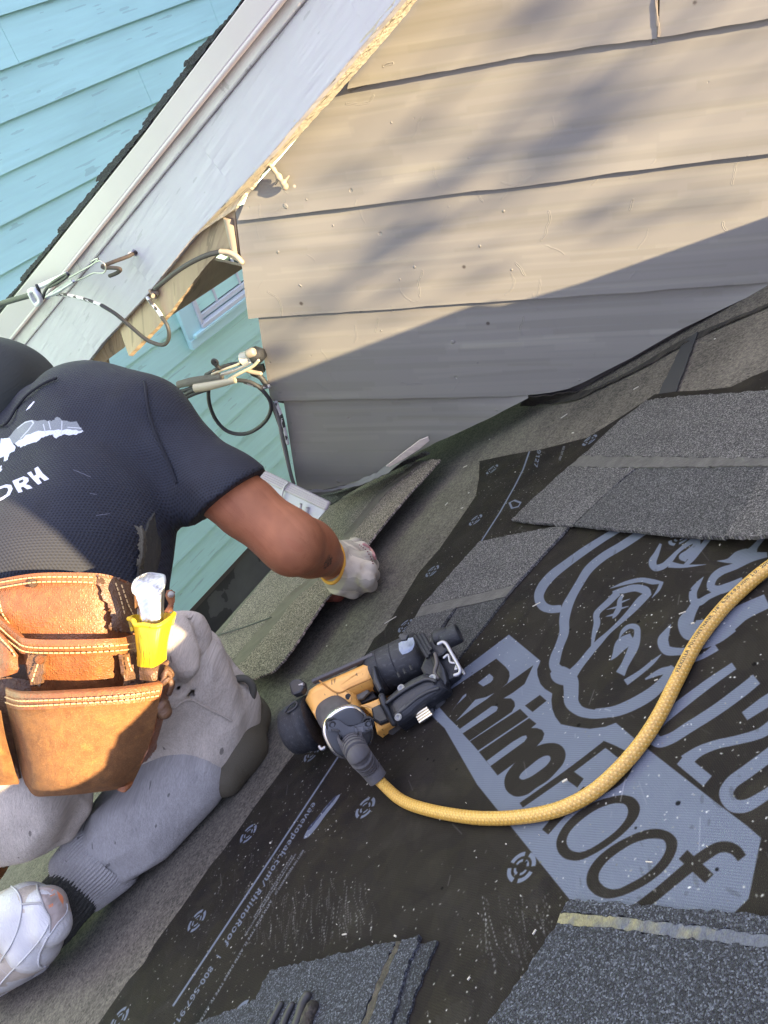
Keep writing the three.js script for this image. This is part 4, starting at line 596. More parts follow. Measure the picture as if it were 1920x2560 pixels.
{ // starter shingle bent over the eave and lifted by the hand
  const t = thing('starter_shingle', 'long greenish grey shingle folded along the eave and lifted by the gloved hand', 'shingle', on(640, 1600), 'loose shingles');
  const q = crop(400, 1350, 2.765, [0, 0]);
  const K = a => { const o = []; for (let i = 0; i < a.length; i += 3) o.push([400 + a[i] / 2.765, 1350 + a[i + 1] / 2.765, a[i + 2]]); return o; };
  const left = [...K([230, 860, .010, 300, 765, .012, 410, 660, .014, 560, 465, .016, 790, 190, .018]), [740, 1345, .018], [828, 1262, .02], [905, 1212, .022], [1010, 1160, .03]];
  const bend = [...K([440, 920, .022, 500, 850, .023, 580, 760, .024, 770, 540, .025, 900, 400, .026]), [790, 1440, .027], [888, 1310, .028], [960, 1222, .030], [1050, 1152, .034]];
  const right = [...K([645, 957, .030, 720, 925, .030, 800, 888, .030, 960, 680, .034, 1120, 440, .038]), [836, 1470, .040], [921, 1355, .038], [1004, 1256, .036], [1100, 1148, .038]];
  const mix = (A, B, t, dh = 0) => A.map((p, i) => [p[0] + (B[i][0] - p[0]) * t, p[1] + (B[i][1] - p[1]) * t, p[2] + (B[i][2] - p[2]) * t + dh]);
  const so = { nu: 120, th: .0035, rough: .0016, arc: false, uv: rmeter, warp: (p, u, v) => p.addScaledVector(NR, .004 * (vnoise(u * 9, v * 4, 8) - .5)) };
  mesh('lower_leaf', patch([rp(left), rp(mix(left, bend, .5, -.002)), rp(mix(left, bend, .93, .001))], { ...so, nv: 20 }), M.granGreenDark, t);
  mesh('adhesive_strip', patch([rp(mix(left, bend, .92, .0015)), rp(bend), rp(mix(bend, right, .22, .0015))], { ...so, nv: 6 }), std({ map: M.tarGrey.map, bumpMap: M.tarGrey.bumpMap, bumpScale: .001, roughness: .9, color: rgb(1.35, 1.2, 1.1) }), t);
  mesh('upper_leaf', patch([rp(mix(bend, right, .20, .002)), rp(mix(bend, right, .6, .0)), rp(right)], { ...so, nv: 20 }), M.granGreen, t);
  mesh('cut_line', tube(K([400, 657, .0175, 560, 610, .026, 768, 535, .0405]).map(p => on(...p)), .0014, 20, 6), M.tar, t);
  const t2 = thing('starter_shingle', 'grey green shingle tucked under the low corner of the tan wall', 'shingle', on(900, 1230), 'loose shingles');
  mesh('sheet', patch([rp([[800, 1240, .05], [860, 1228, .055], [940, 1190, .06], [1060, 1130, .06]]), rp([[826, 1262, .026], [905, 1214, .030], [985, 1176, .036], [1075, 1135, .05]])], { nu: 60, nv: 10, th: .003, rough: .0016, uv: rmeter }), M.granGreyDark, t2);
}
{ // staples, wood slivers and chips on the roof
  const R = rng(99), L = [];
  const sl = [[595, 1240 + 0, 0, 0]];
  for (const [x, y, l, w, a] of [[1008 + 280, 1880 - 700, 4, 4, 0], [1163, 1166, 16, 5, -.4], [1591, 1198, 10, 8, .2], [1432, 1082, 9, 6, 0], [1341, 1511, 26, 3, -.5], [1706, 1532, 20, 3, -.35], [1623, 2155, 20, 4, .08], [861, 2336, 17, 4, -.15], [988, 2340, 9, 6, .5], [1336, 2330, 14, 5, -1], [1172, 2446, 9, 6, -.9], [1412, 1952, 16, 10, -.5], [976, 1550, 44, 3, -.55], [1410, 1040, 22, 3, -.6], [1590, 970, 16, 3, -.5], [1116, 1260, 12, 4, -.8], [1172, 1232, 6, 5, 0], [1155, 1270, 10, 4, -.3], [866, 1563, 7, 6, .9], [817, 1615, 5, 5, 0], [676, 2107, 6, 6, 0], [1787, 847, 5, 5, 0], [1224, 1098, 5, 5, 0], [1640, 1700, 10, 3, -.4], [1732, 1558, 10, 5, -.2], [1265, 2110, 4, 4, 0], [1800, 1362, 6, 3, -1]]) L.push([x, y, l, w, a]);
  for (let i = 0; i < 40; i++) { const x = 300 + R() * 1600, y = 1000 + R() * 1500; L.push([x, y, 1.5 + R() * 3.5, 1 + R() * 1.6, R() * 3]); }
  const gs = [];
  for (const [x, y, l, w, a] of L) { const p = on(x, y, .0088), k = p.distanceTo(EYE) / F; const q = ruv(x, y); if (q[0] < -1.4 || (x < 700 && y > 1560 && x < 700 - (y - 1560) * .35)) continue; const b = new THREE.BoxGeometry(1, 1, 1); b.scale(l * k * .85, .0009, w * k * .6); const e1 = on(x + Math.cos(a) * 10, y + Math.sin(a) * 10).sub(on(x, y)).normalize(), e3 = e1.clone().cross(NR).normalize(); b.applyMatrix4(basis(p, e1, NR, e3)); gs.push(b); }
  const o = mesh('wood_chips', gs, std({ color: rgb(.40, .37, .31), roughness: .9 })); tag(o, 'pale wood slivers and paint chips scattered over the roof', 'debris', null, 'stuff');
}
// ---------------------------------------------------------------- the kneeling roofer
const weaveTex = (S, fn, rep) => dtex(S, S, fn, false, rep);
{
  const who = thing('person', 'kneeling roofer in dark navy mesh shirt, back turned, reaching to a shingle', 'person', on(330, 2000));
  const SH = at(352, 1062, 1.22), EL = at(730, 1350, 1.145), WR = on(842, 1412, .062);
  // --- body: one continuous figure under the clothes
  const head = at(-20, 1022, 1.33);
  const pelvis = at(150, 1690, 1.09), hipR = at(320, 1725, 1.07), kneeR = at(525, 1792, 1.105), hipL = at(40, 1800, 1.06), kneeL = at(60, 1965, 1.0);
  const shinA = on(460, 1945, .060), shinB = on(212, 2186, .055), ankle = on(128, 2290, .055);
  const mid = EL.clone().lerp(WR, .33);
  const bodyB = [
    [at(195, 1120, 1.29), at(130, 1450, 1.16), .085, .10], [at(240, 1110, 1.27), at(230, 1450, 1.15), .085, .085], [at(30, 1260, 1.27), at(30, 1450, 1.16), .075, .085], [at(130, 1450, 1.16), pelvis, .095, .10], [pelvis, hipR, .09, .075], [pelvis, hipL, .09, .075],
    [at(110, 1090, 1.31), head, .05, .055], [head, head.clone().addScaledVector(UPV, -.06).addScaledVector(FWD, .05), .088, .07], [head.clone().addScaledVector(FWD, .09).addScaledVector(UPV, -.05), head.clone().addScaledVector(FWD, .108).addScaledVector(UPV, -.045), .016, .012],
    [head.clone().addScaledVector(RGT, .083).addScaledVector(UPV, -.02), head.clone().addScaledVector(RGT, .088).addScaledVector(UPV, -.045), .012, .012],
    [at(240, 1080, 1.27), SH, .07, .058], [SH, SH.clone().lerp(EL, .5), .050, .0425], [SH.clone().lerp(EL, .5), EL, .0430, .0380], [EL, mid, .0385, .0375], [mid, WR, .0375, .0270],
    [EL.clone().addScaledVector(UPV, -.016), EL.clone().lerp(SH, .12).addScaledVector(UPV, -.012), .034, .034], [EL.clone().lerp(SH, .30).addScaledVector(UPV, -.006).addScaledVector(FWD, -.004), EL.clone().lerp(SH, .45).addScaledVector(UPV, -.004), .043, .036], [EL.clone().lerp(WR, .22).addScaledVector(UPV, .003), EL.clone().lerp(WR, .5).addScaledVector(UPV, .004), .035, .032],
    [WR, on(866, 1418, .045), .026, .022],
    [at(10, 1240, 1.29), at(-260, 1290, 1.32), .06, .05], [at(-260, 1290, 1.32), at(-420, 1420, 1.42), .046, .04], [at(-420, 1420, 1.42), at(-330, 1560, 1.55), .04, .028],
    [hipR, kneeR, .066, .042], [shinA.clone().lerp(kneeR, .3), shinA, .038, .038], [shinA, shinB, .040, .032], [shinB, ankle, .033, .030], [ankle, on(-120, 2440, .05), .032, .03],
    [hipL, kneeL, .066, .056], [kneeL, at(-60, 2150, 1.1), .045, .034], [at(-60, 2150, 1.1), at(-330, 2330, 1.1), .04, .03]];
  const ax = WR.clone().sub(EL).normalize(), ay = FWD.clone().negate(), arm = plane(EL.clone().lerp(WR, .6), FWD.clone().multiplyScalar(-1).addScaledVector(ax, ax.dot(FWD)).normalize());
  arm.e1 = EL.clone().sub(SH).normalize(); arm.e1.addScaledVector(arm.n, -arm.e1.dot(arm.n)).normalize(); arm.e2 = arm.n.clone().cross(arm.e1);
  const skinTex = (() => { const S = 1024, [c, x] = canvas(S, S), R = rng(12); x.fillStyle = css(.36, .137, .066); x.fillRect(0, 0, S, S); for (let i = 0; i < 1500; i++) { x.fillStyle = R() < .5 ? 'rgba(255,190,150,.03)' : R() < .6 ? 'rgba(70,18,8,.06)' : 'rgba(150,30,30,.045)'; x.beginPath(); x.ellipse(R() * S, R() * S, 1 + R() * 16, 1 + R() * 10, R() * 3, 0, 7); x.fill(); }
    
    // the small dark tattoo above the wrist
    const bs0 = limbs(bodyB, .03); let tp = at(822, 1406, .9); for (let i = 0; i < 200; i++) { const d = bs0(tp.x, tp.y, tp.z); if (d < .001) break; tp.addScaledVector(tp.clone().sub(EYE).normalize(), Math.max(.0006, d * .8)); } const t = uvOf(arm, tp), k = S / .5, X = (t[0] / .5 + .5) * S, Y = (1 - (t[1] / .5 + .5)) * S; x.fillStyle = 'rgba(44,38,32,.34)'; for (let i = 0; i < 70; i++) { x.beginPath(); const a = R() * 6.28, r = Math.sqrt(R()) * .0150 * k; x.ellipse(X + Math.cos(a) * r * .75, Y + Math.sin(a) * r, .0009 * k + R() * .0014 * k, .0009 * k + R() * .002 * k, R() * 3, 0, 7); x.fill(); }
    return ctex(c, true); })();
  const skin = new THREE.MeshPhysicalMaterial({ map: skinTex, roughness: .58, specularIntensity: .6, bumpMap: dtex(512, 512, (x, y, i, j) => .5 * tfbm(x, y, 60, 3, 4) + .5 * hash3(i, j, 2), false, 8), bumpScale: .0005 });
  const bsdf = limbs(bodyB, .03); const [bm0, bm1] = bounds(bodyB, .02);
  const bodyG = nets(bsdf, bm0, bm1, .0078, p => { const q = uvOf(arm, p); return [q[0] / .5 + .5, q[1] / .5 + .5]; });
  { const P = bodyG.attributes.position, c = new Float32Array(P.count * 3); for (let i = 0; i < P.count; i++) { const X = P.getX(i), Y = P.getY(i), Z = P.getZ(i), n = vnoise(X * 55, Y * 55, Z * 55) * .6 + vnoise(X * 130, Y * 130, Z * 130) * .4, r = vnoise(X * 18 + 9, Y * 18, Z * 18); c[i * 3] = .80 + .38 * n; c[i * 3 + 1] = .72 + .40 * n + .12 * r; c[i * 3 + 2] = .72 + .36 * n + .12 * r; } bodyG.setAttribute('color', new THREE.BufferAttribute(c, 3)); skin.vertexColors = true; }
  mesh('body', bodyG, skin, who);

  // --- shirt
  const BK0 = at(120, 1250, 1.06), e2 = at(130, 1080, 1.16).sub(at(140, 1450, 1.03)).normalize(), e1 = RGT.clone().addScaledVector(e2, -RGT.dot(e2)).normalize(), BK = plane(BK0, e1.clone().cross(e2), e1, e2);
  const SZ = .72;
  const shirtTex = (() => {
    const S = 2048, [c, x] = canvas(S, S), R = rng(21); const T = (px, py) => { const q = uvOf(BK, hit(BK, px, py)); return [(q[0] / SZ + .5) * S, (1 - (q[1] / SZ + .5)) * S]; };
    x.fillStyle = css(.0185, .0205, .030); x.fillRect(0, 0, S, S);
    const p = .0046 / SZ * S; for (let j = 0; j * p * .86 < S; j++) for (let i = -1; i * p < S; i++) { x.fillStyle = 'rgba(6,7,11,.62)'; x.beginPath(); x.ellipse((i + (j % 2) / 2) * p, j * p * .86, p * .27, p * .23, 0, 0, 7); x.fill(); }
    for (let i = 0; i < 700; i++) { x.fillStyle = R() < .5 ? 'rgba(90,95,110,.02)' : 'rgba(0,0,0,.04)'; x.beginPath(); x.ellipse(R() * S, R() * S, 10 + R() * 70, 10 + R() * 30, R() * 3, 0, 7); x.fill(); }
    const poly = (a, col) => { x.fillStyle = col; x.beginPath(); a.forEach((q, i) => { const t = T(...q); i ? x.lineTo(...t) : x.moveTo(...t); }); x.closePath(); x.fill(); };
    const K = a => crop(0, 1000, 3.77, a);
    const jag = (a, n, amp) => { const o = []; for (let i = 0; i < a.length; i++) { const p0 = a[i], p1 = a[(i + 1) % a.length]; for (let k = 0; k < n; k++) o.push([p0[0] + (p1[0] - p0[0]) * k / n + (R() - .5) * amp, p0[1] + (p1[1] - p0[1]) * k / n + (R() - .5) * amp]); } return o; };
    // worn transfer print, grey above and white below
    poly(jag(K([30, 270, 120, 190, 230, 172, 330, 182, 450, 200, 500, 205, 548, 170, 600, 205, 720, 220, 785, 295, 720, 330, 600, 338, 540, 385, 500, 345, 440, 360, 350, 400, 220, 415, 180, 425, 120, 380, 60, 330]), 4, 5), css(.21, .225, .225));
    poly(jag(K([110, 360, 240, 320, 440, 295, 640, 290, 780, 292, 720, 340, 600, 338, 540, 385, 500, 345, 440, 360, 350, 400, 220, 415, 180, 425]), 5, 5), css(.60, .63, .66));
    poly(jag(K([-60, 260, 30, 285, 120, 390, 120, 450, 60, 465, 50, 530, 12, 550, 0, 480, -60, 500]), 4, 4), css(.60, .64, .68));
    x.strokeStyle = css(.5, .52, .52); x.lineWidth = 7; x.beginPath(); K([170, 330, 260, 270, 310, 210, 290, 180, 210, 178, 120, 205]).forEach((q, i) => { const t = T(...q); i ? x.lineTo(...t) : x.moveTo(...t); }); x.stroke();
    x.lineWidth = 4; for (const l of [[460, 205, 485, 290], [590, 210, 585, 335], [640, 265, 770, 270], [410, 230, 440, 330]]) { x.beginPath(); const a = T(...K([l[0], l[1]])[0]), b = T(...K([l[2], l[3]])[0]); x.moveTo(...a); x.lineTo(...b); x.stroke(); }
    // letters
    const Wt = css(.66, .66, .72);
    const o2 = (a, w) => { x.strokeStyle = Wt; x.lineWidth = w / 3.77 * 1.08 / F / SZ * S; x.lineJoin = 'miter'; x.beginPath(); a.forEach((q, i) => { const t = T(...q); i ? x.lineTo(...t) : x.moveTo(...t); }); };
    o2(K([-60, 870, 10, 850, 70, 838, 115, 850, 135, 890, 120, 950, 60, 990, -10, 1000, -70, 1000]), 40); x.stroke();
    poly(K([135, 790, 245, 752, 295, 775, 305, 810, 280, 845, 320, 860, 350, 890, 300, 902, 255, 870, 235, 880, 260, 925, 220, 937, 190, 890]), Wt); poly(K([203, 800, 240, 785, 252, 800, 245, 818, 215, 830]), css(.02, .023, .035));
    poly(K([275, 718, 315, 705, 350, 760, 372, 745, 345, 680, 380, 662, 435, 740, 440, 745, 505, 805, 460, 822, 415, 780, 400, 790, 435, 840, 400, 857, 355, 810]), Wt);
    poly(K([215, 62, 250, 20, 300, -15, 315, -8, 260, 45]), Wt); poly(jag(K([-70, 610, -10, 580, 5, 640, -60, 680]), 4, 4), css(.5, .52, .55));
    x.strokeStyle = 'rgba(190,190,200,.4)'; x.lineWidth = 3; for (const l of [[720, 705, 870, 752], [860, 900, 915, 895], [900, 1080, 1010, 1030]]) { const a = T(...K([l[0], l[1]])[0]), b = T(...K([l[2], l[3]])[0]); x.beginPath(); x.moveTo(...a); x.lineTo(...b); x.stroke(); }
    return ctex(c, true);
  })();
  const shirtMat = std({ map: shirtTex, roughness: .82, bumpMap: (() => { const t = dtex(512, 512, (x, y, i, j) => { const p = 32, row = Math.floor(j / (p * .8621)), cx = ((i + (row % 2) * p / 2) % p) - p / 2, cy = (j % (p * .8621)) - p * .43; return Math.min(1, Math.hypot(cx, cy) / (p * .42)); }, false, SZ / (.0046 * 16)); return t; })(), bumpScale: .0006 });
  const dirArm = EL.clone().sub(SH).normalize();
  const hem = at(575, 1240, 1.165), hemN = at(632, 1200, 1.17).sub(at(520, 1278, 1.15)).cross(FWD).normalize(); if (hemN.dot(dirArm) < 0) hemN.negate();
  const shirtB = [
    [at(205, 1098, 1.255), at(110, 1440, 1.13), .102, .13], [at(238, 1082, 1.255), at(243, 1300, 1.17), .102, .108], [at(243, 1300, 1.17), at(255, 1500, 1.13), .106, .098], [at(62, 1236, 1.235), at(0, 1500, 1.12), .105, .11], [at(120, 1440, 1.13), at(130, 1560, 1.12), .13, .12],
    [at(230, 1068, 1.255), SH, .095, .074], [at(10, 1250, 1.25), at(-260, 1300, 1.30), .09, .072], [SH, hem, .071, .0535], [hem, hem.clone().addScaledVector(dirArm, .06), .0535, .053], [at(440, 1160, 1.21), at(480, 1230, 1.19), .046, .036], [at(120, 1080, 1.29), head.clone().lerp(at(110, 1090, 1.31), .45), .07, .066]];
  const ssd = limbs(shirtB, .045), waist = at(120, 1475, 1.0), waistN = e2.clone().negate();
  const fold = (x, y, z) => { const a = vnoise(x * 9 + 3, y * 9, z * 9) - .5, b = vnoise(x * 22, y * 22 + 5, z * 22) - .5, c = Math.sin((x * 1.2 + y * 2.2 - z * 1.7) * 34 + 5 * vnoise(x * 7, y * 7, z * 7)); return .010 * a + .003 * b + .0016 * c; };
  const shirtSdf = (x, y, z) => {
    let d = ssd(x, y, z); if (d < .06 && d > -.05) d += fold(x, y, z) * .8;
    const h = (x - hem.x) * hemN.x + (y - hem.y) * hemN.y + (z - hem.z) * hemN.z, near = (x - hem.x) ** 2 + (y - hem.y) ** 2 + (z - hem.z) ** 2 < .012;
    if (near) d = Math.max(d, h); const w = (x - waist.x) * waistN.x + (y - waist.y) * waistN.y + (z - waist.z) * waistN.z; return Math.max(d, w);
  };
  const shUv = p => { const q = uvOf(BK, p); return [q[0] / SZ + .5, q[1] / SZ + .5]; };
  mesh('shirt', nets(shirtSdf, ...bounds(shirtB, .02), .0068, shUv), shirtMat, who);
  // sleeve seam and hem
  const onShirt = (px, py, d0) => { let lo = at(px, py, d0 - .25), step = .004, p = lo.clone(); for (let i = 0; i < 140; i++) { const d = ssd(p.x, p.y, p.z); if (d < .0015) break; p.addScaledVector(p.clone().sub(EYE).normalize(), Math.max(.001, d * .8)); } return p; };
  mesh('sleeve_seam', tube([[362, 955], [366, 990], [372, 1030], [386, 1075], [405, 1120], [425, 1165], [440, 1205]].map(p => onShirt(p[0], p[1], 1.2)), .0022, 40, 6), std({ color: rgb(.012, .013, .018), roughness: .9 }), who);
  mesh('collar', tube([[-30, 1065], [12, 1060], [40, 1020], [70, 985], [110, 958], [140, 945]].map(p => onShirt(p[0], p[1], 1.2)), .0022, 40, 8), std({ color: rgb(.013, .014, .017), roughness: .9 }), who);
  // dark vest side and torn strap at the waist
  const V = a => { const o = []; for (let i = 0; i < a.length; i += 3) o.push(at(a[i] / 3.77, 1000 + a[i + 1] / 3.77, a[i + 2])); return o; };
  mesh('side_panel', patch([V([1540, 850, 1.14, 1480, 1000, 1.12, 1390, 1200, 1.09, 1330, 1450, 1.07, 1310, 1720, 1.05]), V([1590, 880, 1.16, 1580, 1030, 1.15, 1530, 1230, 1.13, 1490, 1450, 1.11, 1450, 1720, 1.09]), V([1600, 920, 1.20, 1620, 1080, 1.19, 1600, 1280, 1.18, 1570, 1480, 1.16, 1545, 1720, 1.14])], { nu: 30, nv: 14, th: .004, rough: .002, warp: (p, u, v) => p.addScaledVector(FWD, .006 * (vnoise(u * 7, v * 6, 2) - .5)) }), std({ color: rgb(.040, .038, .029), roughness: .9, bumpMap: M.membrane.bumpMap, bumpScale: .0006 }), who);
  mesh('torn_strap', patch([V([1268, 1195, 1.07, 1300, 1260, 1.06, 1305, 1380, 1.05, 1310, 1470, 1.05, 1275, 1545, 1.05]), V([1330, 1195, 1.06, 1345, 1260, 1.045, 1345, 1380, 1.04, 1340, 1480, 1.035, 1310, 1560, 1.04]), V([1365, 1230, 1.07, 1385, 1290, 1.06, 1385, 1400, 1.055, 1360, 1500, 1.05, 1330, 1640, 1.05])], { nu: 24, nv: 8, th: .003, rough: .004, seed: 9 }), std({ color: rgb(.075, .068, .048), roughness: .95, bumpMap: M.tarBrown.bumpMap, bumpScale: .002 }), who);

  // --- cap
  const capB = [[head.clone().addScaledVector(UPV, .004), head.clone().addScaledVector(UPV, -.035).addScaledVector(FWD, .03), .121, .112]];
  const cs = limbs(capB, .02); mesh('cap', nets((x, y, z) => cs(x, y, z) + .006 * (vnoise(x * 12, y * 12, z * 12) - .5) + .0024 * Math.sin((x + y * 1.6) * 40 + 6 * vnoise(x * 8, y * 8, z * 8)), ...bounds(capB, .02), .006, p => [p.x, p.y]), std({ color: rgb(.024, .027, .022), roughness: .75, bumpMap: M.membrane.bumpMap, bumpScale: .0005 }), who);
  mesh('cap_brim', patch([[-.07, 0, .07].map(k => head.clone().addScaledVector(RGT, k).addScaledVector(FWD, .10).addScaledVector(UPV, .01)), [-.05, 0, .05].map(k => head.clone().addScaledVector(RGT, k).addScaledVector(FWD, .175).addScaledVector(UPV, -.03))], { nu: 12, nv: 4, th: .004 }), std({ color: rgb(.02, .022, .02), roughness: .8 }), who);

  // --- trousers
  const fleece = (tint) => std({ map: dtex(1024, 1024, (x, y, i, j) => { const n = .86 + .24 * tfbm(x, y, 7, 4, 3) + .16 * (tfbm(x, y, 150, 2, 9) - .5) + .22 * (hash3(i >> 1, j >> 1, 5) - .5), s = tfbm(x, y, 11, 4, 60) > .745 ? .88 : tfbm(x, y, 40, 2, 80) > .88 ? .45 : 1, w = .9 + .2 * tfbm(x, y, 3, 2, 44); return [tint[0] * n * s * w, tint[1] * n * s * w, tint[2] * n * s * w]; }, true, 1 / .42), roughness: .95, bumpMap: dtex(512, 512, (x, y, i, j) => .5 * tfbm(x, y, 60, 2, 4) + .5 * hash3(i, j, 8), false, 1 / .14), bumpScale: .0011 });
  M.fleece = fleece([.50, .44, .365]); M.fleeceBlue = fleece([.37, .355, .34]);
  const tB = [[pelvis, hipR, .118, .10], [pelvis, hipL, .118, .10], [hipR, kneeR, .099, .064], [kneeR, shinA.clone().lerp(kneeR, .45), .062, .058], [hipL, kneeL, .09, .082], [kneeL, at(-60, 2100, 1.08), .078, .055], [at(330, 1700, 1.04), at(440, 1700, 1.07), .09, .082]];
  const ts = limbs(tB, .03), drape = (x, y, z) => .016 * (vnoise(x * 13, y * 13, z * 13) - .5) + .013 * (Math.abs(vnoise(x * 24 + 7, y * 24, z * 24) - .5)) + .0042 * Math.sin((x * .6 + y * 1.4 + z * 1.1) * 46 + 7 * vnoise(x * 8, y * 8 + 4, z * 8)) + .003 * (vnoise(x * 45, y * 45, z * 45) - .5);
  const tUv = p => { const q = p.clone().sub(EYE); return [q.dot(RGT) * .8 + q.dot(ES) * .6, q.dot(UPV) * .8 + q.z * .6]; };
  const slot = limbs([[at(434, 1712, .99), at(452, 1724, .985), .007, .009], [at(452, 1724, .985), at(474, 1728, .99), .009, .006], [at(434, 1712, 1.01), at(474, 1730, 1.01), .009, .007]], .004);
  mesh('trousers', nets((x, y, z) => { const d = ts(x, y, z); return d > .05 || d < -.05 ? d : Math.max(d + drape(x, y, z), -slot(x, y, z)); }, ...bounds(tB, .02), .0062, tUv), M.fleece, who);
  const lB = [[shinA, shinA.clone().lerp(shinB, .45), .060, .059], [shinA.clone().lerp(shinB, .45), shinA.clone().lerp(shinB, .80), .059, .050]];
  const ls = limbs(lB, .02), cufN = shinB.clone().sub(shinA).normalize(), cuf0 = shinA.clone().lerp(shinB, .80);
  mesh('trouser_leg', nets((x, y, z) => { const d = ls(x, y, z); const h = (x - cuf0.x) * cufN.x + (y - cuf0.y) * cufN.y + (z - cuf0.z) * cufN.z; return Math.max(d + (d > .04 || d < -.03 ? 0 : drape(x, y, z) * .7), h); }, ...bounds(lB, .02), .006, tUv), M.fleeceBlue, who);
  { // ribbed cuff: real ridges running along the leg
    const a = cuf0.clone().addScaledVector(cufN, -.012), b = shinB.clone().addScaledVector(cufN, .018), u = FWD.clone().cross(cufN).normalize(), w = cufN.clone().cross(u), n = 360, pr = [[0, .052], [.12, .0545], [.3, .054], [.7, .050], [.92, .0475], [1, .0455], [1, .043]], pos = [], idx = [], uv = [];
    pr.forEach(([t, r], j) => { for (let i = 0; i <= n; i++) { const f = i / n * 2 * Math.PI, rr = r + .0009 * Math.cos(f * 72), p = a.clone().lerp(b, t).addScaledVector(u, Math.cos(f) * rr).addScaledVector(w, Math.sin(f) * rr); pos.push(p.x, p.y, p.z); uv.push(i / n * .3, t * .1); } });
    for (let j = 0; j < pr.length - 1; j++) for (let i = 0; i < n; i++) { const q = j * (n + 1) + i; idx.push(q, q + n + 1, q + 1, q + 1, q + n + 1, q + n + 2); }
    const g = new THREE.BufferGeometry(); g.setAttribute('position', new THREE.Float32BufferAttribute(pos, 3)); g.setAttribute('uv', new THREE.Float32BufferAttribute(uv, 2)); g.setIndex(idx); g.computeVertexNormals(); const m = M.fleeceBlue.clone(); m.side = THREE.DoubleSide; mesh('ribbed_cuff', g, m, who);
  }
  // pocket lining turned inside out
  const J = a => { const o = []; for (let i = 0; i < a.length; i += 3) o.push(at(380 + a[i] / 4.425, 1500 + a[i + 1] / 4.425, a[i + 2])); return o; };
  { const q = J([300, 260, 1.02, 400, 300, 1.035, 470, 420, 1.04, 480, 560, 1.035, 300, 450, 1.0, 330, 600, .995, 360, 760, .99, 370, 880, .99, 240, 420, 1.0, 250, 640, .99, 330, 800, .985]);
    const b = [[q[0], q[1], .016, .02], [q[1], q[2], .02, .019], [q[2], q[3], .019, .013], [q[0], q[4], .013, .014], [q[4], q[5], .017, .020], [q[5], q[6], .020, .015], [q[6], q[7], .015, .006], [q[8], q[9], .012, .016], [q[9], q[10], .014, .008], [q[3], q[5], .012, .016]];
    const s = limbs(b, .010); mesh('pocket_lining', nets((x, y, z) => s(x, y, z) + .004 * (vnoise(x * 40, y * 40, z * 40) - .5) + .0016 * Math.sin((x + y) * 150 + 6 * vnoise(x * 20, y * 20, z * 20)), ...bounds(b, .008), .003, tUv), M.fleece, who);
    const onT = (px, py) => { let p = at(px, py, .8); for (let i = 0; i < 160; i++) { const d = ts(p.x, p.y, p.z) + drape(p.x, p.y, p.z); if (d < .0012) break; p.addScaledVector(p.clone().sub(EYE).normalize(), Math.max(.0008, d * .7)); } return p; };
    const seam = a => tube(crop(380, 1500, 4.425, a).map(p => onT(p[0], p[1])), .0016, 50, 6);
    mesh('seam', [seam([160, 1140, 250, 1190, 330, 1130, 440, 1105, 560, 1170, 700, 1240, 800, 1290, 880, 1340])], M.fleece, who);
  }
  // --- knee pad
  { const b = [[on(607, 1738, .050), on(622, 1795, .034), .022, .027], [on(622, 1795, .034), on(604, 1872, .026), .028, .032], [on(604, 1872, .026), on(562, 1942, .026), .032, .028], [on(575, 1770, .05), on(582, 1880, .036), .026, .032]];
    const s = limbs(b, .02); mesh('knee_pad', nets((x, y, z) => s(x, y, z) + .003 * (vnoise(x * 20, y * 20, z * 20) - .5), ...bounds(b, .01), .004, p => [p.x * 3, p.z * 3]), std({ color: rgb(.078, .066, .042), roughness: .75, bumpMap: M.membrane.bumpMap, bumpScale: .0006 }), who);
    mesh('knee_pad_rim', tube(crop(380, 1500, 4.425, [905, 890, 960, 870, 1040, 875, 1100, 930, 1120, 1000, 1105, 1080, 1090, 1140]).map((p, i) => at(p[0], p[1], 1.085 + .004 * i)), .0055, 30, 8), std({ color: rgb(.085, .08, .062), roughness: .75 }), who);
  }
  // --- sock and shoe
  { const b = [[shinB.clone().addScaledVector(cufN, -.03), ankle, .0405, .0375], [ankle, on(90, 2345, .045), .036, .033]], s = limbs(b, .01);
    const u = FWD.clone().cross(cufN).normalize(), w = cufN.clone().cross(u);
    mesh('sock', nets((x, y, z) => { const d = s(x, y, z); if (d > .02 || d < -.02) return d; const qx = x - shinB.x, qy = y - shinB.y, qz = z - shinB.z; const f = Math.atan2(qx * w.x + qy * w.y + qz * w.z, qx * u.x + qy * u.y + qz * u.z); return d + .0008 * Math.cos(f * 46) + .002 * (vnoise(x * 90, y * 90, z * 90) - .5); }, ...bounds(b, .01), .0024, p => [p.x, p.y]), std({ map: dtex(256, 256, (x, y, i, j) => { const n = hash3(i, j, 4) > .72 ? 2.6 : .8; return [.032 * n, .032 * n, .028 * n]; }, true, 1 / .06), roughness: 1 }), who);
    const sh = [[on(118, 2266, .088), on(130, 2312, .070), .024, .024], [on(72, 2272, .095), on(88, 2350, .062), .031, .034], [on(84, 2352, .052), on(-40, 2425, .05), .036, .038], [on(40, 2290, .095), on(-60, 2330, .09), .035, .036], [on(-40, 2330, .07), on(-200, 2440, .06), .045, .04], [on(62, 2412, .026), on(-120, 2475, .03), .018, .028], [on(-200, 2440, .06), on(-330, 2540, .05), .042, .03]];
    const ss = limbs(sh, .014);
    const leather = std({ map: dtex(512, 512, (x, y) => { const n = .85 + .22 * tfbm(x, y, 5, 4, 3), d = tfbm(x, y, 5, 5, 33), w = d > .52 ? .72 : 1; return [.54 * n * (w < 1 ? .82 : 1), .53 * n * w, .52 * n * w * (w < 1 ? .85 : 1)]; }, true, 1 / .16), roughness: .55, bumpMap: dtex(256, 256, (x, y, i, j) => tfbm(x, y, 30, 3, 4), false, 1 / .06), bumpScale: .0006 });
    const so = new THREE.Group(); so.name = 'shoe'; who.add(so);
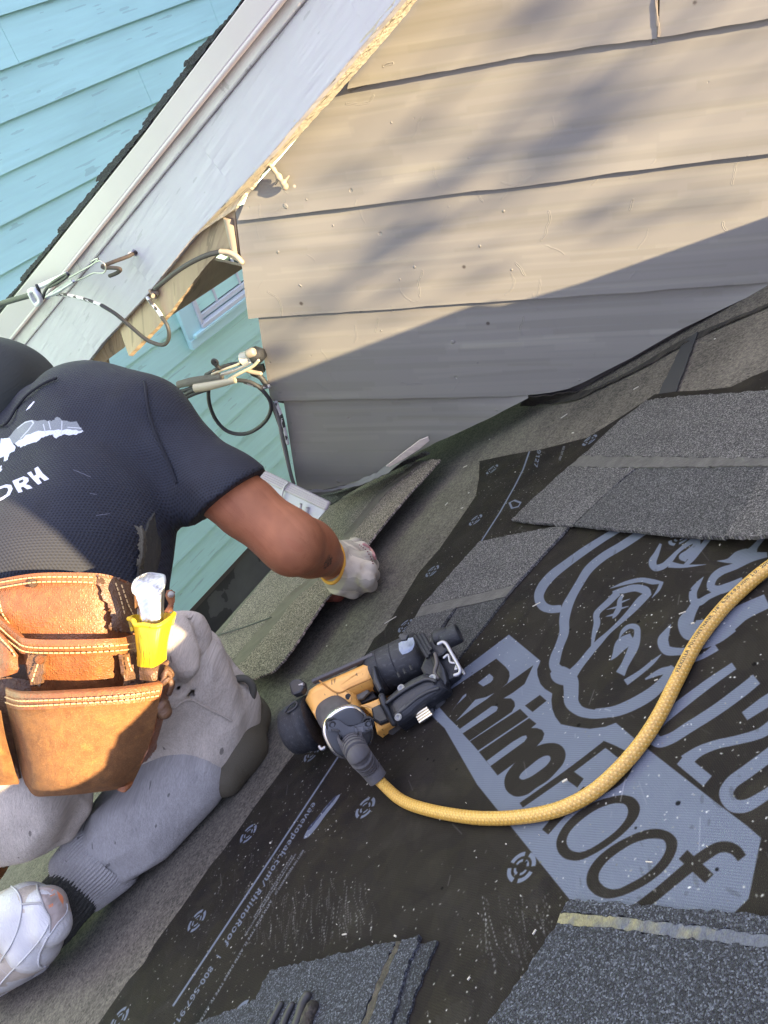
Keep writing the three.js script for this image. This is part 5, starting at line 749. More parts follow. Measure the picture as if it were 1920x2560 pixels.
    mesh('upper', nets((x, y, z) => ss(x, y, z) + .002 * (vnoise(x * 30, y * 30, z * 30) - .5), ...bounds(sh, .01), .0036, p => [p.x + p.y, p.z]), leather, so);
    const onS = (px, py, o = 0) => { let p = at(px, py, .75); for (let i = 0; i < 200; i++) { const d = ss(p.x, p.y, p.z); if (d < .0008 + o) break; p.addScaledVector(p.clone().sub(EYE).normalize(), Math.max(.0006, d * .7)); if (p.distanceTo(EYE) > 1.9) break; } return p; };
    const Z = a => crop(0, 2080, 4.608, a);
    const line2 = (a, r, m, n) => mesh(n, tube(Z(a).map(p => onS(p[0], p[1])), r, 50, 8), m, so);
    const edge = std({ color: rgb(.47, .47, .47), roughness: .5 });
    line2([130, 625, 180, 660, 220, 720, 245, 800, 248, 900, 230, 1020, 190, 1160, 120, 1310, 60, 1400, 0, 1500], .0011, edge, 'welt'); line2([560, 1065, 520, 1150, 440, 1270, 330, 1400, 220, 1520, 130, 1610, 30, 1720, -20, 1790], .0011, edge, 'welt');
    line2([770, 830, 772, 900, 740, 970, 660, 1060, 600, 1150, 550, 1210], .0011, edge, 'welt'); line2([550, 1210, 500, 1310, 460, 1400, 445, 1480, 450, 1530, 480, 1560, 520, 1550], .0015, edge, 'welt');
    // heel tab with its orange stitched mark
    const HP = plane(onS(...Z([620, 850])[0]), FWD.clone().negate()); HP.e1 = RGT.clone().multiplyScalar(.9).addScaledVector(UPV, -.42).normalize(); HP.e2 = HP.n.clone().cross(HP.e1).normalize();
    const [hc, hx] = canvas(512, 512); hx.fillStyle = css(.36, .30, .265); hx.fillRect(0, 0, 512, 512); const R = rng(66); for (let i = 0; i < 500; i++) { hx.fillStyle = R() < .5 ? 'rgba(80,60,45,.06)' : 'rgba(225,215,205,.06)'; hx.beginPath(); hx.arc(R() * 512, R() * 512, 3 + R() * 26, 0, 7); hx.fill(); }
    const hT = (a, b) => { const q = uvOf(HP, hit(HP, ...Z([a, b])[0])); return [(q[0] / .09 + .5) * 512, (1 - (q[1] / .09 + .5)) * 512]; };
    const OR = css(.62, .21, .09); hx.fillStyle = OR; hx.beginPath(); [[525, 685], [560, 690], [600, 740], [640, 800], [690, 870], [705, 912], [685, 840], [660, 780], [620, 720], [570, 680]].forEach((p, i) => { const t = hT(...p); i ? hx.lineTo(...t) : hx.moveTo(...t); }); hx.fill();
    const wr = (s, a, b, up) => { const p = hT(...a), q = hT(...b), r = hT(...up); hx.save(); hx.font = 'bold 100px sans-serif'; const w = hx.measureText(s).width; hx.setTransform((q[0] - p[0]) / w, (q[1] - p[1]) / w, -(r[0] - p[0]) / 72, -(r[1] - p[1]) / 72, p[0], p[1]); hx.fillText(s, 0, 0); hx.restore(); };
    wr('NIKE', [610, 690], [700, 850], [665, 668]); wr('A', [535, 700], [550, 735], [575, 690]); wr('I', [556, 755], [562, 772], [590, 752]); wr('R', [565, 830], [580, 865], [605, 818]);
    const tb = (a) => Z(a).map(p => onS(p[0], p[1], .0006));
    mesh('heel_tab', patch([tb([430, 640, 540, 640, 640, 670, 720, 740, 765, 840]), tb([480, 760, 550, 770, 640, 820, 700, 880, 770, 900]), tb([520, 900, 570, 920, 620, 960, 670, 980, 740, 970]), tb([575, 1000, 590, 1040, 600, 1080, 615, 1090, 660, 1055]), tb([578, 1150, 582, 1155, 586, 1150, 590, 1145, 600, 1140])], { nu: 24, nv: 24, th: .003, uv: p => { const q = uvOf(HP, p); return [q[0] / .09 + .5, q[1] / .09 + .5]; } }), std({ map: ctex(hc, true), roughness: .7 }), so);
    line2([250, 830, 330, 825, 420, 820, 480, 830, 540, 930, 575, 1000, 575, 1150], .0014, std({ color: rgb(.35, .34, .33), roughness: .7 }), 'stitching'); line2([430, 610, 440, 680, 470, 760, 500, 840], .0014, std({ color: rgb(.35, .34, .33), roughness: .7 }), 'stitching');
    mesh('sole', nets(limbs([[on(100, 2400, .012), on(-60, 2490, .012), .016, .018], [on(106, 2398, .02), on(112, 2385, .02), .010, .010]], .01), on(-60, 2490).min(on(110, 2380)).addScalar(-.05), on(-60, 2490).max(on(110, 2380)).addScalar(.06), .004, p => [p.x, p.z]), leather, so);
    mesh('foot_pad', nets((x, y, z) => ss(x, y, z) - .0015 + .004 * (vnoise(x * 120, y * 120, z * 120) - .5), at(-60, 2230, 1.05).addScalar(-.04), at(-60, 2230, 1.05).addScalar(.04), .004, p => [p.x, p.z]), std({ color: rgb(.40, .30, .19), roughness: 1 }), so);
  }
  // --- glove: palm, back, five fingers curled round the shingle edge
  { const W0 = WR, P0 = on(862, 1412, .050), k = [[904, 1372, .040], [918, 1396, .042], [923, 1424, .040], [917, 1450, .034]].map(q => on(...q));
    const m = [[922, 1392, .022], [930, 1412, .022], [932, 1438, .020], [926, 1462, .018]].map(q => on(...q)), t = [[897, 1400, .010], [904, 1425, .010], [906, 1450, .010], [900, 1470, .010]].map(q => on(...q));
    const b = [[WR.clone().lerp(EL, .16), on(850, 1412, .055), .0325, .033], [on(844, 1395, .060), on(852, 1440, .052), .033, .034], [P0, on(872, 1440, .04), .033, .033], [on(867, 1385, .05), on(887, 1440, .04), .027, .029], [on(844, 1455, .032), on(882, 1470, .022), .020, .020]];
    for (let i = 0; i < 4; i++) b.push([P0.clone().lerp(k[i], .5), k[i], .018, .0135], [k[i], m[i], .0132, .0115], [m[i], t[i], .0115, .0100]);
    b.push([on(854, 1385, .05), on(887, 1362, .038), .018, .0135], [on(887, 1362, .038), on(907, 1362, .024), .0128, .011]);
    const s = limbs(b, .006); const gp = plane(P0, FWD.clone().negate(), RGT.clone(), UPV.clone());
    const knit = std({ map: dtex(512, 512, (x, y, i, j) => { const n = .8 + .3 * tfbm(x, y, 8, 4, 3) + .16 * (hash3(i, j, 2) - .5); const d = tfbm(x, y, 4, 4, 70) > .56 ? .72 : 1; return [.68 * n * d, .60 * n * d, .48 * n * d]; }, true, 1 / .09), roughness: 1, bumpMap: dtex(256, 256, (x, y, i, j) => .6 + .4 * Math.sin((y * 32 + .15 * Math.sin(x * 12)) * 6.283) * (.7 + .3 * hash3(i, j, 3)), false, 1 / .055), bumpScale: .0016 });
    const cutN = P0.clone().sub(W0).normalize(), g0 = WR.clone().lerp(EL, .13);
    const GU = (() => { const a = cutN, bb = FWD.clone().cross(a).normalize(); return p => { const q = p.clone().sub(P0); return [q.dot(a), q.dot(bb)]; }; })();
    const glove = new THREE.Group(); glove.name = 'glove'; who.add(glove);
    mesh('knit', nets((x, y, z) => Math.max(s(x, y, z) + .0012 * (vnoise(x * 160, y * 160, z * 160) - .5), -((x - g0.x) * cutN.x + (y - g0.y) * cutN.y + (z - g0.z) * cutN.z) - .004), ...bounds(b, .008), .0026, GU), knit, glove);
    const ring = []; const c0 = WR.clone().lerp(EL, .15), u = FWD.clone().cross(cutN).normalize(), w = cutN.clone().cross(u); for (let i = 0; i < 20; i++) { const f = i / 20 * 2 * Math.PI; ring.push(c0.clone().addScaledVector(u, Math.cos(f) * .0372).addScaledVector(w, Math.sin(f) * .0372)); }
    const rg = new THREE.TubeGeometry(curve(ring, true), 80, .0034, 8, true); mesh('elastic_cuff', rg, std({ color: rgb(.66, .33, .045), roughness: .9 }), glove);
    const dots = []; crop(800, 1300, 8.295, [820, 520, 850, 545, 895, 575, 945, 610, 990, 655, 1015, 710, 1045, 760, 1065, 810, 1085, 860, 1100, 905]).forEach(p => { let q = at(p[0], p[1], 1.1); for (let i = 0; i < 200; i++) { const d = s(q.x, q.y, q.z); if (d < .0006) break; q.addScaledVector(q.clone().sub(EYE).normalize(), Math.max(.0004, d * .8)); } const g = new THREE.SphereGeometry(.0013, 8, 6); g.translate(q.x, q.y, q.z); dots.push(g); });
    mesh('grip_dots', dots, std({ color: rgb(.25, .10, .09), roughness: .8 }), glove).userData.kind = 'stuff';
    const pk = crop(800, 1300, 8.295, [905, 505, 980, 545, 1050, 610, 1110, 700, 1140, 800]).map(p => { let q = at(p[0], p[1], 1.1); for (let i = 0; i < 200; i++) { const d = s(q.x, q.y, q.z); if (d < .0006) break; q.addScaledVector(q.clone().sub(EYE).normalize(), Math.max(.0004, d * .8)); } return q; });
    mesh('worn_patch', tube(pk, .0028, 24, 8), std({ color: rgb(.58, .30, .27), roughness: .9 }), glove);
    // bare thumb below the glove
    const tb = [[on(860, 1462, .024), on(842, 1484, .016), .016, .0145], [on(842, 1484, .016), on(822, 1490, .013), .0140, .0115]]; mesh('thumb', nets(limbs(tb, .006), ...bounds(tb, .006), .0024, p => [p.x * 2, p.z * 2]), std({ color: rgb(.30, .085, .055), roughness: .5 }), who);
  }
}
// ---------------------------------------------------------------- leather tool belt
function leatherMat(c, suede, seed) {
  const S = 1024, [cv, x] = canvas(S, S), R = rng(seed); x.fillStyle = css(...c); x.fillRect(0, 0, S, S);
  for (let i = 0; i < 2600; i++) { const q = R(); x.fillStyle = q < .45 ? 'rgba(255,190,110,.035)' : q < .85 ? 'rgba(70,25,5,.035)' : 'rgba(30,12,4,.045)'; x.beginPath(); x.ellipse(R() * S, R() * S, 3 + R() * 46, 2 + R() * 22, R() * 3, 0, 7); x.fill(); }
  if (suede) for (let i = 0; i < 60000; i++) { const v = R(); x.fillStyle = v < .5 ? 'rgba(255,215,150,.16)' : 'rgba(60,25,5,.16)'; x.fillRect(R() * S, R() * S, 1 + R() * 3, 1 + R() * 1.5); }
  for (let i = 0; i < (suede ? 26 : 60); i++) { x.strokeStyle = R() < .5 ? 'rgba(70,30,10,.22)' : 'rgba(255,220,170,.16)'; x.lineWidth = .7 + R() * 1.6; let a = R() * S, b = R() * S, d = R() * 6.3; x.beginPath(); x.moveTo(a, b); for (let k = 0; k < 9; k++) { d += (R() - .5); a += Math.cos(d) * 9; b += Math.sin(d) * 9; x.lineTo(a, b); } x.stroke(); }
  for (let i = 0; i < 8; i++) { x.fillStyle = 'rgba(40,20,8,.14)'; x.beginPath(); x.ellipse(R() * S, R() * S, 4 + R() * 26, 3 + R() * 12, R() * 3, 0, 7); x.fill(); }
  const map = ctex(cv, true); map.repeat.set(1 / .22, 1 / .22);
  const bm = dtex(512, 512, (u, v, i, j) => suede ? .6 * hash3(i, j, 3) + .4 * tfbm(u, v, 60, 3, 4) : Math.abs(tfbm(u, v, 40, 3, 5) - .5) * 1.6 + .25 * tfbm(u, v, 8, 3, 7), false, 1 / .11);
  return std({ map, bumpMap: bm, bumpScale: suede ? .0012 : .0011, roughness: suede ? .95 : .46 });
}
M.leather = leatherMat([.25, .088, .030], false, 5); M.suede = leatherMat([.225, .098, .032], true, 6); M.leatherDark = leatherMat([.125, .066, .038], false, 7);
M.thread = std({ color: rgb(.62, .42, .19), roughness: .8 });
{
  const belt = thing('tool_belt', 'worn tan leather tool belt with two nail pouches behind the kneeling roofer', 'tool belt', at(200, 1700, 1.0));
  const Q = a => { const o = []; for (let i = 0; i < a.length; i += 3) o.push(at(a[i] / 2.37, 1400 + a[i + 1] / 2.37, a[i + 2])); return o; };
  const lw = (amp, f) => (p, u, v) => p.addScaledVector(FWD, amp * (vnoise(p.x * f, p.y * f, p.z * f) - .5));
  const sheet = (name, rows, m, o = {}) => mesh(name, patch(rows.map(Q), { nu: 40, nv: 24, th: .0042, arc: false, warp: lw(.006, 26), ...o }), m, belt);
  // stitches: short thread pieces along a line laid just proud of the leather
  const stitches = (a, off = -.0035, pitch = .0062) => { const c = curve(Q(a)), n = Math.round(c.getLength() / pitch), g = []; for (let i = 0; i < n; i++) { const p = c.getPointAt((i + .15) / n).addScaledVector(FWD, off), q = c.getPointAt((i + .85) / n).addScaledVector(FWD, off); g.push(rod(p, q, .00085, .00085, 6)); } const o = mesh('stitching', g, M.thread, belt); o.userData.kind = 'stuff'; };
  const rivet = (x, y, d, r = .0055, m = M.leatherDark) => { const p = Q([x, y, d])[0]; mesh('rivet', spin(p.clone().addScaledVector(FWD, .002), FWD.clone().negate(), [[0, 0], [r, 0], [r, .0022], [r * .7, .0036], [0, .0042]], 20), m, belt); };
  // belt and back panel
  sheet('back_panel', [[-160, 150, .99, 0, 116, .955, 200, 84, .945, 400, 78, .945, 590, 84, .95, 700, 110, .965, 800, 150, .985], [-160, 210, .99, 0, 175, .953, 200, 145, .942, 400, 140, .941, 590, 150, .947, 700, 180, .962, 800, 220, .985], [-160, 360, .985, 0, 330, .948, 200, 300, .936, 400, 300, .934, 590, 310, .942, 700, 330, .958, 815, 350, .98], [-160, 640, .98, 0, 620, .944, 200, 620, .93, 400, 620, .928, 590, 620, .938, 700, 620, .955, 830, 600, .975]], M.leather);
  sheet('belt_edge', [[-160, 146, .984, 0, 112, .949, 200, 80, .939, 400, 74, .939, 590, 80, .944, 700, 106, .959, 790, 146, .977], [-160, 205, .983, 0, 172, .948, 200, 143, .936, 400, 138, .936, 590, 147, .942, 700, 178, .957, 790, 214, .976]], M.leather, { nv: 8 });
  stitches([-100, 155, .968, 0, 133, .947, 200, 103, .938, 400, 98, .938, 560, 102, .942]); stitches([-100, 190, .967, 0, 165, .946, 200, 132, .936, 400, 127, .936, 560, 133, .941]); stitches([-5, 200, .945, 10, 270, .944, 25, 320, .944, 80, 400, .94]);
  rivet(195, 138, .934); rivet(592, 130, .941);
  // torn dark leather on the right of the panel
  sheet('side_tab', [[585, 90, .942, 660, 98, .95, 730, 125, .962, 800, 160, .978], [600, 180, .938, 680, 180, .948, 760, 200, .96, 815, 230, .975], [660, 330, .937, 720, 320, .944, 780, 340, .958, 818, 360, .97], [655, 410, .936, 700, 420, .942, 760, 430, .952, 815, 420, .967]], M.leatherDark, { rough: .004, nu: 24 });
  stitches([725, 140, .955, 745, 200, .955, 770, 270, .957, 800, 330, .964]); stitches([690, 130, .95, 720, 220, .950, 745, 320, .952]);
  // upper pocket
  sheet('upper_pocket', [[-160, 300, .975, -60, 310, .94, 0, 350, .925, 90, 430, .905, 160, 466, .893, 400, 472, .885, 620, 466, .893, 740, 458, .912, 812, 440, .945], [-160, 350, .972, -60, 362, .937, 0, 400, .922, 90, 478, .902, 160, 506, .889, 400, 512, .881, 620, 506, .889, 740, 500, .909, 814, 490, .943], [-160, 430, .97, -60, 450, .936, 0, 480, .921, 90, 530, .904, 160, 560, .894, 400, 570, .888, 620, 566, .895, 740, 558, .912, 815, 545, .945]], M.leather, { nu: 60, nv: 16, th: .006 });
  stitches([-60, 345, .94, 0, 392, .922, 90, 470, .902, 170, 512, .889, 400, 518, .881, 620, 508, .888, 740, 500, .906, 805, 490, .936]); stitches([-60, 375, .94, 0, 425, .922, 90, 502, .903, 170, 542, .890, 400, 548, .882, 620, 540, .889, 740, 530, .907, 805, 520, .937]);
  sheet('pocket_body', [[140, 545, .902, 400, 560, .896, 620, 556, .902, 815, 535, .947], [160, 660, .912, 400, 680, .906, 620, 676, .91, 825, 640, .947], [190, 800, .925, 400, 820, .92, 620, 820, .922, 830, 780, .947]], M.leather);
  const strap = (rows, m = M.leatherDark) => sheet('strap', rows, m, { nu: 10, nv: 12, rough: .0018 });
  strap([[162, 560, .888, 262, 566, .884], [160, 640, .893, 255, 640, .889], [190, 745, .895, 240, 750, .893]]); strap([[722, 560, .900, 805, 552, .925], [730, 640, .904, 815, 630, .925], [745, 740, .9, 830, 700, .92]]);
  rivet(232, 592, .886, .0055, M.leather); stitches([232, 610, .885, 215, 660, .886, 195, 720, .885], -.003, .006); stitches([760, 570, .9, 772, 620, .9, 790, 660, .9], -.003, .006);
  // lower pouch: smooth rolled lip, stitched band, suede front
  sheet('pouch_front', [[38, 850, .902, 120, 866, .872, 260, 864, .856, 420, 852, .853, 600, 842, .858, 780, 828, .87, 950, 805, .898], [60, 960, .900, 150, 985, .868, 280, 990, .850, 430, 985, .846, 600, 970, .852, 760, 955, .866, 935, 905, .896], [85, 1120, .902, 170, 1150, .872, 290, 1165, .854, 430, 1160, .849, 580, 1145, .856, 720, 1120, .868, 900, 1040, .898], [120, 1260, .906, 190, 1310, .880, 300, 1330, .862, 430, 1325, .858, 560, 1315, .864, 680, 1295, .875, 850, 1180, .902], [150, 1330, .912, 205, 1398, .902, 300, 1402, .892, 430, 1392, .888, 560, 1378, .892, 690, 1362, .898, 775, 1345, .91]], M.suede, { nu: 60, nv: 40, warp: lw(.009, 20) });
  sheet('pouch_lip', [[34, 752, .905, 120, 776, .878, 260, 776, .864, 420, 768, .861, 600, 758, .866, 780, 742, .878, 965, 716, .902], [33, 772, .899, 120, 796, .870, 260, 796, .855, 420, 788, .852, 600, 778, .857, 780, 762, .869, 965, 737, .896], [36, 815, .897, 120, 838, .867, 260, 836, .851, 420, 828, .848, 600, 818, .853, 780, 803, .865, 958, 778, .893], [40, 872, .897, 122, 886, .867, 260, 884, .851, 420, 872, .848, 600, 862, .853, 780, 848, .865, 948, 825, .893]], M.leather, { nu: 60, th: .006, warp: lw(.003, 26) });
  stitches([38, 808, .896, 120, 830, .865, 260, 828, .850, 420, 820, .847, 600, 810, .852, 780, 795, .864, 952, 770, .892]); stitches([40, 840, .896, 120, 860, .865, 260, 857, .850, 420, 848, .847, 600, 838, .852, 780, 823, .864, 948, 800, .892]);
  sheet('pouch_back', [[40, 690, .935, 400, 730, .93, 940, 690, .935], [90, 1000, .93, 400, 1010, .93, 900, 960, .93], [160, 1330, .918, 420, 1370, .915, 760, 1320, .918]], M.leatherDark);
  sheet('pouch_side', [[955, 720, .902, 985, 690, .93, 1010, 670, .955], [945, 850, .899, 990, 830, .93, 1000, 810, .955], [900, 1060, .900, 935, 1060, .925, 945, 1000, .95], [840, 1210, .903, 880, 1180, .925, 925, 1120, .945]], M.leather, { nu: 16, nv: 20, rough: .002 });
  sheet('pouch_corner', [[700, 1350, .897, 740, 1340, .897, 790, 1320, .903], [695, 1366, .896, 735, 1378, .896, 770, 1352, .902]], M.leather, { nu: 10, nv: 6 });
  { const n = Q([965, 690, .905, 985, 660, .90, 1010, 690, .905, 985, 715, .898, 960, 735, .9, 990, 640, .91, 1020, 680, .915]); const c = new THREE.Group(); c.name = 'lace_knot'; belt.add(c); mesh('lace', [tube([n[0], n[1], n[2], n[3], n[4]], .0032, 24, 7), tube([n[4], n[1], n[5], n[6], n[3]], .0030, 24, 7), tube(Q([1000, 700, .905, 1015, 740, .905, 1000, 790, .91]), .004, 14, 7)], M.leatherDark, c); }
  { const b = [[...Q([955, 870, .905, 975, 900, .905]), .011, .009]]; mesh('toggle', nets(limbs(b, .004), ...bounds(b, .005), .002, p => [p.x, p.y]), M.leatherDark, belt); }
  // second pouch at the left edge
  sheet('left_pocket', [[-200, 360, .96, -60, 400, .92, 30, 470, .9, 105, 560, .897], [-200, 500, .955, -60, 530, .91, 40, 590, .89, 112, 640, .893], [-200, 700, .955, -60, 705, .91, 30, 690, .895, 108, 664, .897]], M.leather);
  stitches([-20, 430, .903, 30, 480, .897, 80, 535, .892, 100, 570, .893]);
  sheet('left_pouch', [[-240, 800, .95, -100, 860, .90, -20, 880, .882, 8, 890, .889], [-240, 1000, .945, -100, 1030, .885, -10, 1060, .868, 38, 1060, .882], [-240, 1180, .945, -100, 1210, .89, 0, 1240, .876, 75, 1230, .889], [-240, 1310, .95, -100, 1335, .91, 0, 1338, .90, 108, 1330, .905]], M.suede, { warp: lw(.007, 20) });
  sheet('left_pouch_back', [[-240, 660, .965, -60, 690, .938, 60, 700, .935], [-200, 1000, .95, -40, 1010, .935, 70, 1010, .93], [-200, 1300, .94, -40, 1310, .925, 110, 1300, .92]], M.leatherDark);
  // hanging loop on the right, with its rivet
  sheet('hammer_loop', [[985, 180, .975, 1012, 176, .972, 1036, 190, .975], [980, 220, .972, 1005, 225, .969, 1036, 232, .972], [1000, 262, .97, 1015, 264, .968, 1030, 268, .97], [975, 300, .968, 1000, 308, .966, 1025, 300, .969]], M.leather, { nu: 10, nv: 16, rough: .001 }); rivet(1012, 205, .966, .0042, M.steel);
  sheet('sheath', [[812, 610, .915, 900, 625, .907, 985, 590, .925], [828, 660, .91, 910, 668, .903, 1000, 610, .922], [840, 720, .91, 920, 720, .903, 985, 700, .92]], M.leatherDark, { nu: 16, nv: 10, rough: .002 });

  // --- yellow sleeve and the steel tool in it
  const slv = thing('tool_sleeve', 'bright yellow plastic sleeve clipped on the right of the tool belt', 'sleeve', at(375, 1600, .93));
  const Y = std({ map: dtex(512, 512, (x, y) => { const n = .9 + .2 * tfbm(x, y, 5, 4, 3), d = tfbm(x, y * .16, 26, 3, 50) > .71 ? .5 : 1; return [.66 * n * d, .43 * n * d, .012 * n]; }, true, 1 / .09), roughness: .5, bumpMap: dtex(256, 256, (x, y) => tfbm(x, y * .2, 18, 3, 4), false, 1 / .06), bumpScale: .0012 });
  const Ysh = (rows, o) => mesh(o, patch(rows.map(Q), { nu: 30, nv: 30, th: .0035, arc: false, warp: lw(.003, 60) }), Y, slv);
  Ysh([[768, 345, .915, 800, 382, .898, 840, 384, .890, 930, 392, .886, 1000, 350, .900, 1030, 320, .918], [795, 420, .913, 812, 430, .896, 850, 440, .887, 930, 440, .884, 990, 400, .899, 1015, 390, .915], [810, 530, .911, 825, 540, .896, 860, 545, .888, 920, 545, .887, 970, 520, .899, 995, 480, .914], [814, 625, .912, 830, 634, .902, 865, 638, .896, 905, 638, .896, 950, 615, .905, 985, 590, .918]], 'front_wall');
  Ysh([[768, 345, .917, 800, 322, .932, 860, 325, .94, 960, 312, .94, 1030, 316, .920], [790, 420, .918, 820, 400, .93, 880, 400, .935, 950, 390, .935, 1012, 385, .918]], 'back_wall');
  mesh('rim', tube(Q([764, 348, .914, 790, 360, .90, 805, 384, .895, 850, 384, .889, 932, 392, .885, 1000, 352, .899, 1030, 318, .918]), .0030, 50, 8), Y, slv);
  const tool = thing('steel_tool', 'scuffed steel hammer head standing upright in the yellow sleeve', 'hammer', at(375, 1500, .93));
  const prof = [[[786, 178, .905], [803, 120, .915], [870, 82, .935], [930, 84, .938], [974, 98, .93], [970, 160, .915], [940, 196, .904], [880, 222, .898], [820, 214, .899]], [[798, 200, .901], [810, 150, .915], [868, 100, .936], [930, 100, .938], [974, 118, .93], [972, 180, .912], [950, 214, .901], [880, 240, .895], [826, 226, .897]], [[822, 280, .902], [828, 240, .915], [870, 200, .93], [925, 200, .93], [968, 230, .922], [968, 280, .908], [950, 300, .899], [885, 310, .895], [836, 300, .897]], [[828, 370, .905], [832, 330, .915], [870, 310, .925], [920, 310, .925], [965, 330, .919], [968, 365, .908], [945, 378, .90], [885, 382, .897], [842, 378, .899]]].map(r => r.map(p => Q(p)[0]));
  const pos = [], idx = [], n = 64; prof.forEach(r => { const c = curve(r, true); for (let i = 0; i < n; i++) { const p = c.getPoint(i / n); pos.push(p.x, p.y, p.z); } });
  for (let j = 0; j < 3; j++) for (let i = 0; i < n; i++) { const a = j * n + i, b = j * n + (i + 1) % n; idx.push(a, a + n, b, b, a + n, b + n); }
  const g = new THREE.BufferGeometry(); g.setAttribute('position', new THREE.Float32BufferAttribute(pos, 3)); g.setIndex(idx); g.setAttribute('uv', new THREE.Float32BufferAttribute(pos.filter((_, i) => i % 3 !== 2), 2)); g.computeVertexNormals();
  const sm = M.steel.clone(); sm.side = THREE.DoubleSide; mesh('neck', g, sm, tool);
  const c0 = curve(prof[0], true), P = c0.getPoints(n), ctr = P.reduce((a, p) => a.add(p), V3(0, 0, 0)).multiplyScalar(1 / P.length), fp = [], fi = []; fp.push(...ctr.clone().addScaledVector(UPV, .002).toArray()); for (let i = 0; i < n; i++) fp.push(...c0.getPoint(i / n).toArray()); for (let i = 0; i < n; i++) fi.push(0, 1 + i, 1 + (i + 1) % n);
  const fg = new THREE.BufferGeometry(); fg.setAttribute('position', new THREE.Float32BufferAttribute(fp, 3)); fg.setIndex(fi); fg.setAttribute('uv', new THREE.Float32BufferAttribute(fp.filter((_, i) => i % 3 !== 2), 2)); fg.computeVertexNormals(); mesh('striking_face', fg, sm, tool);
  mesh('edge_ring', new THREE.TubeGeometry(c0, 80, .0016, 8, true), sm, tool);
}
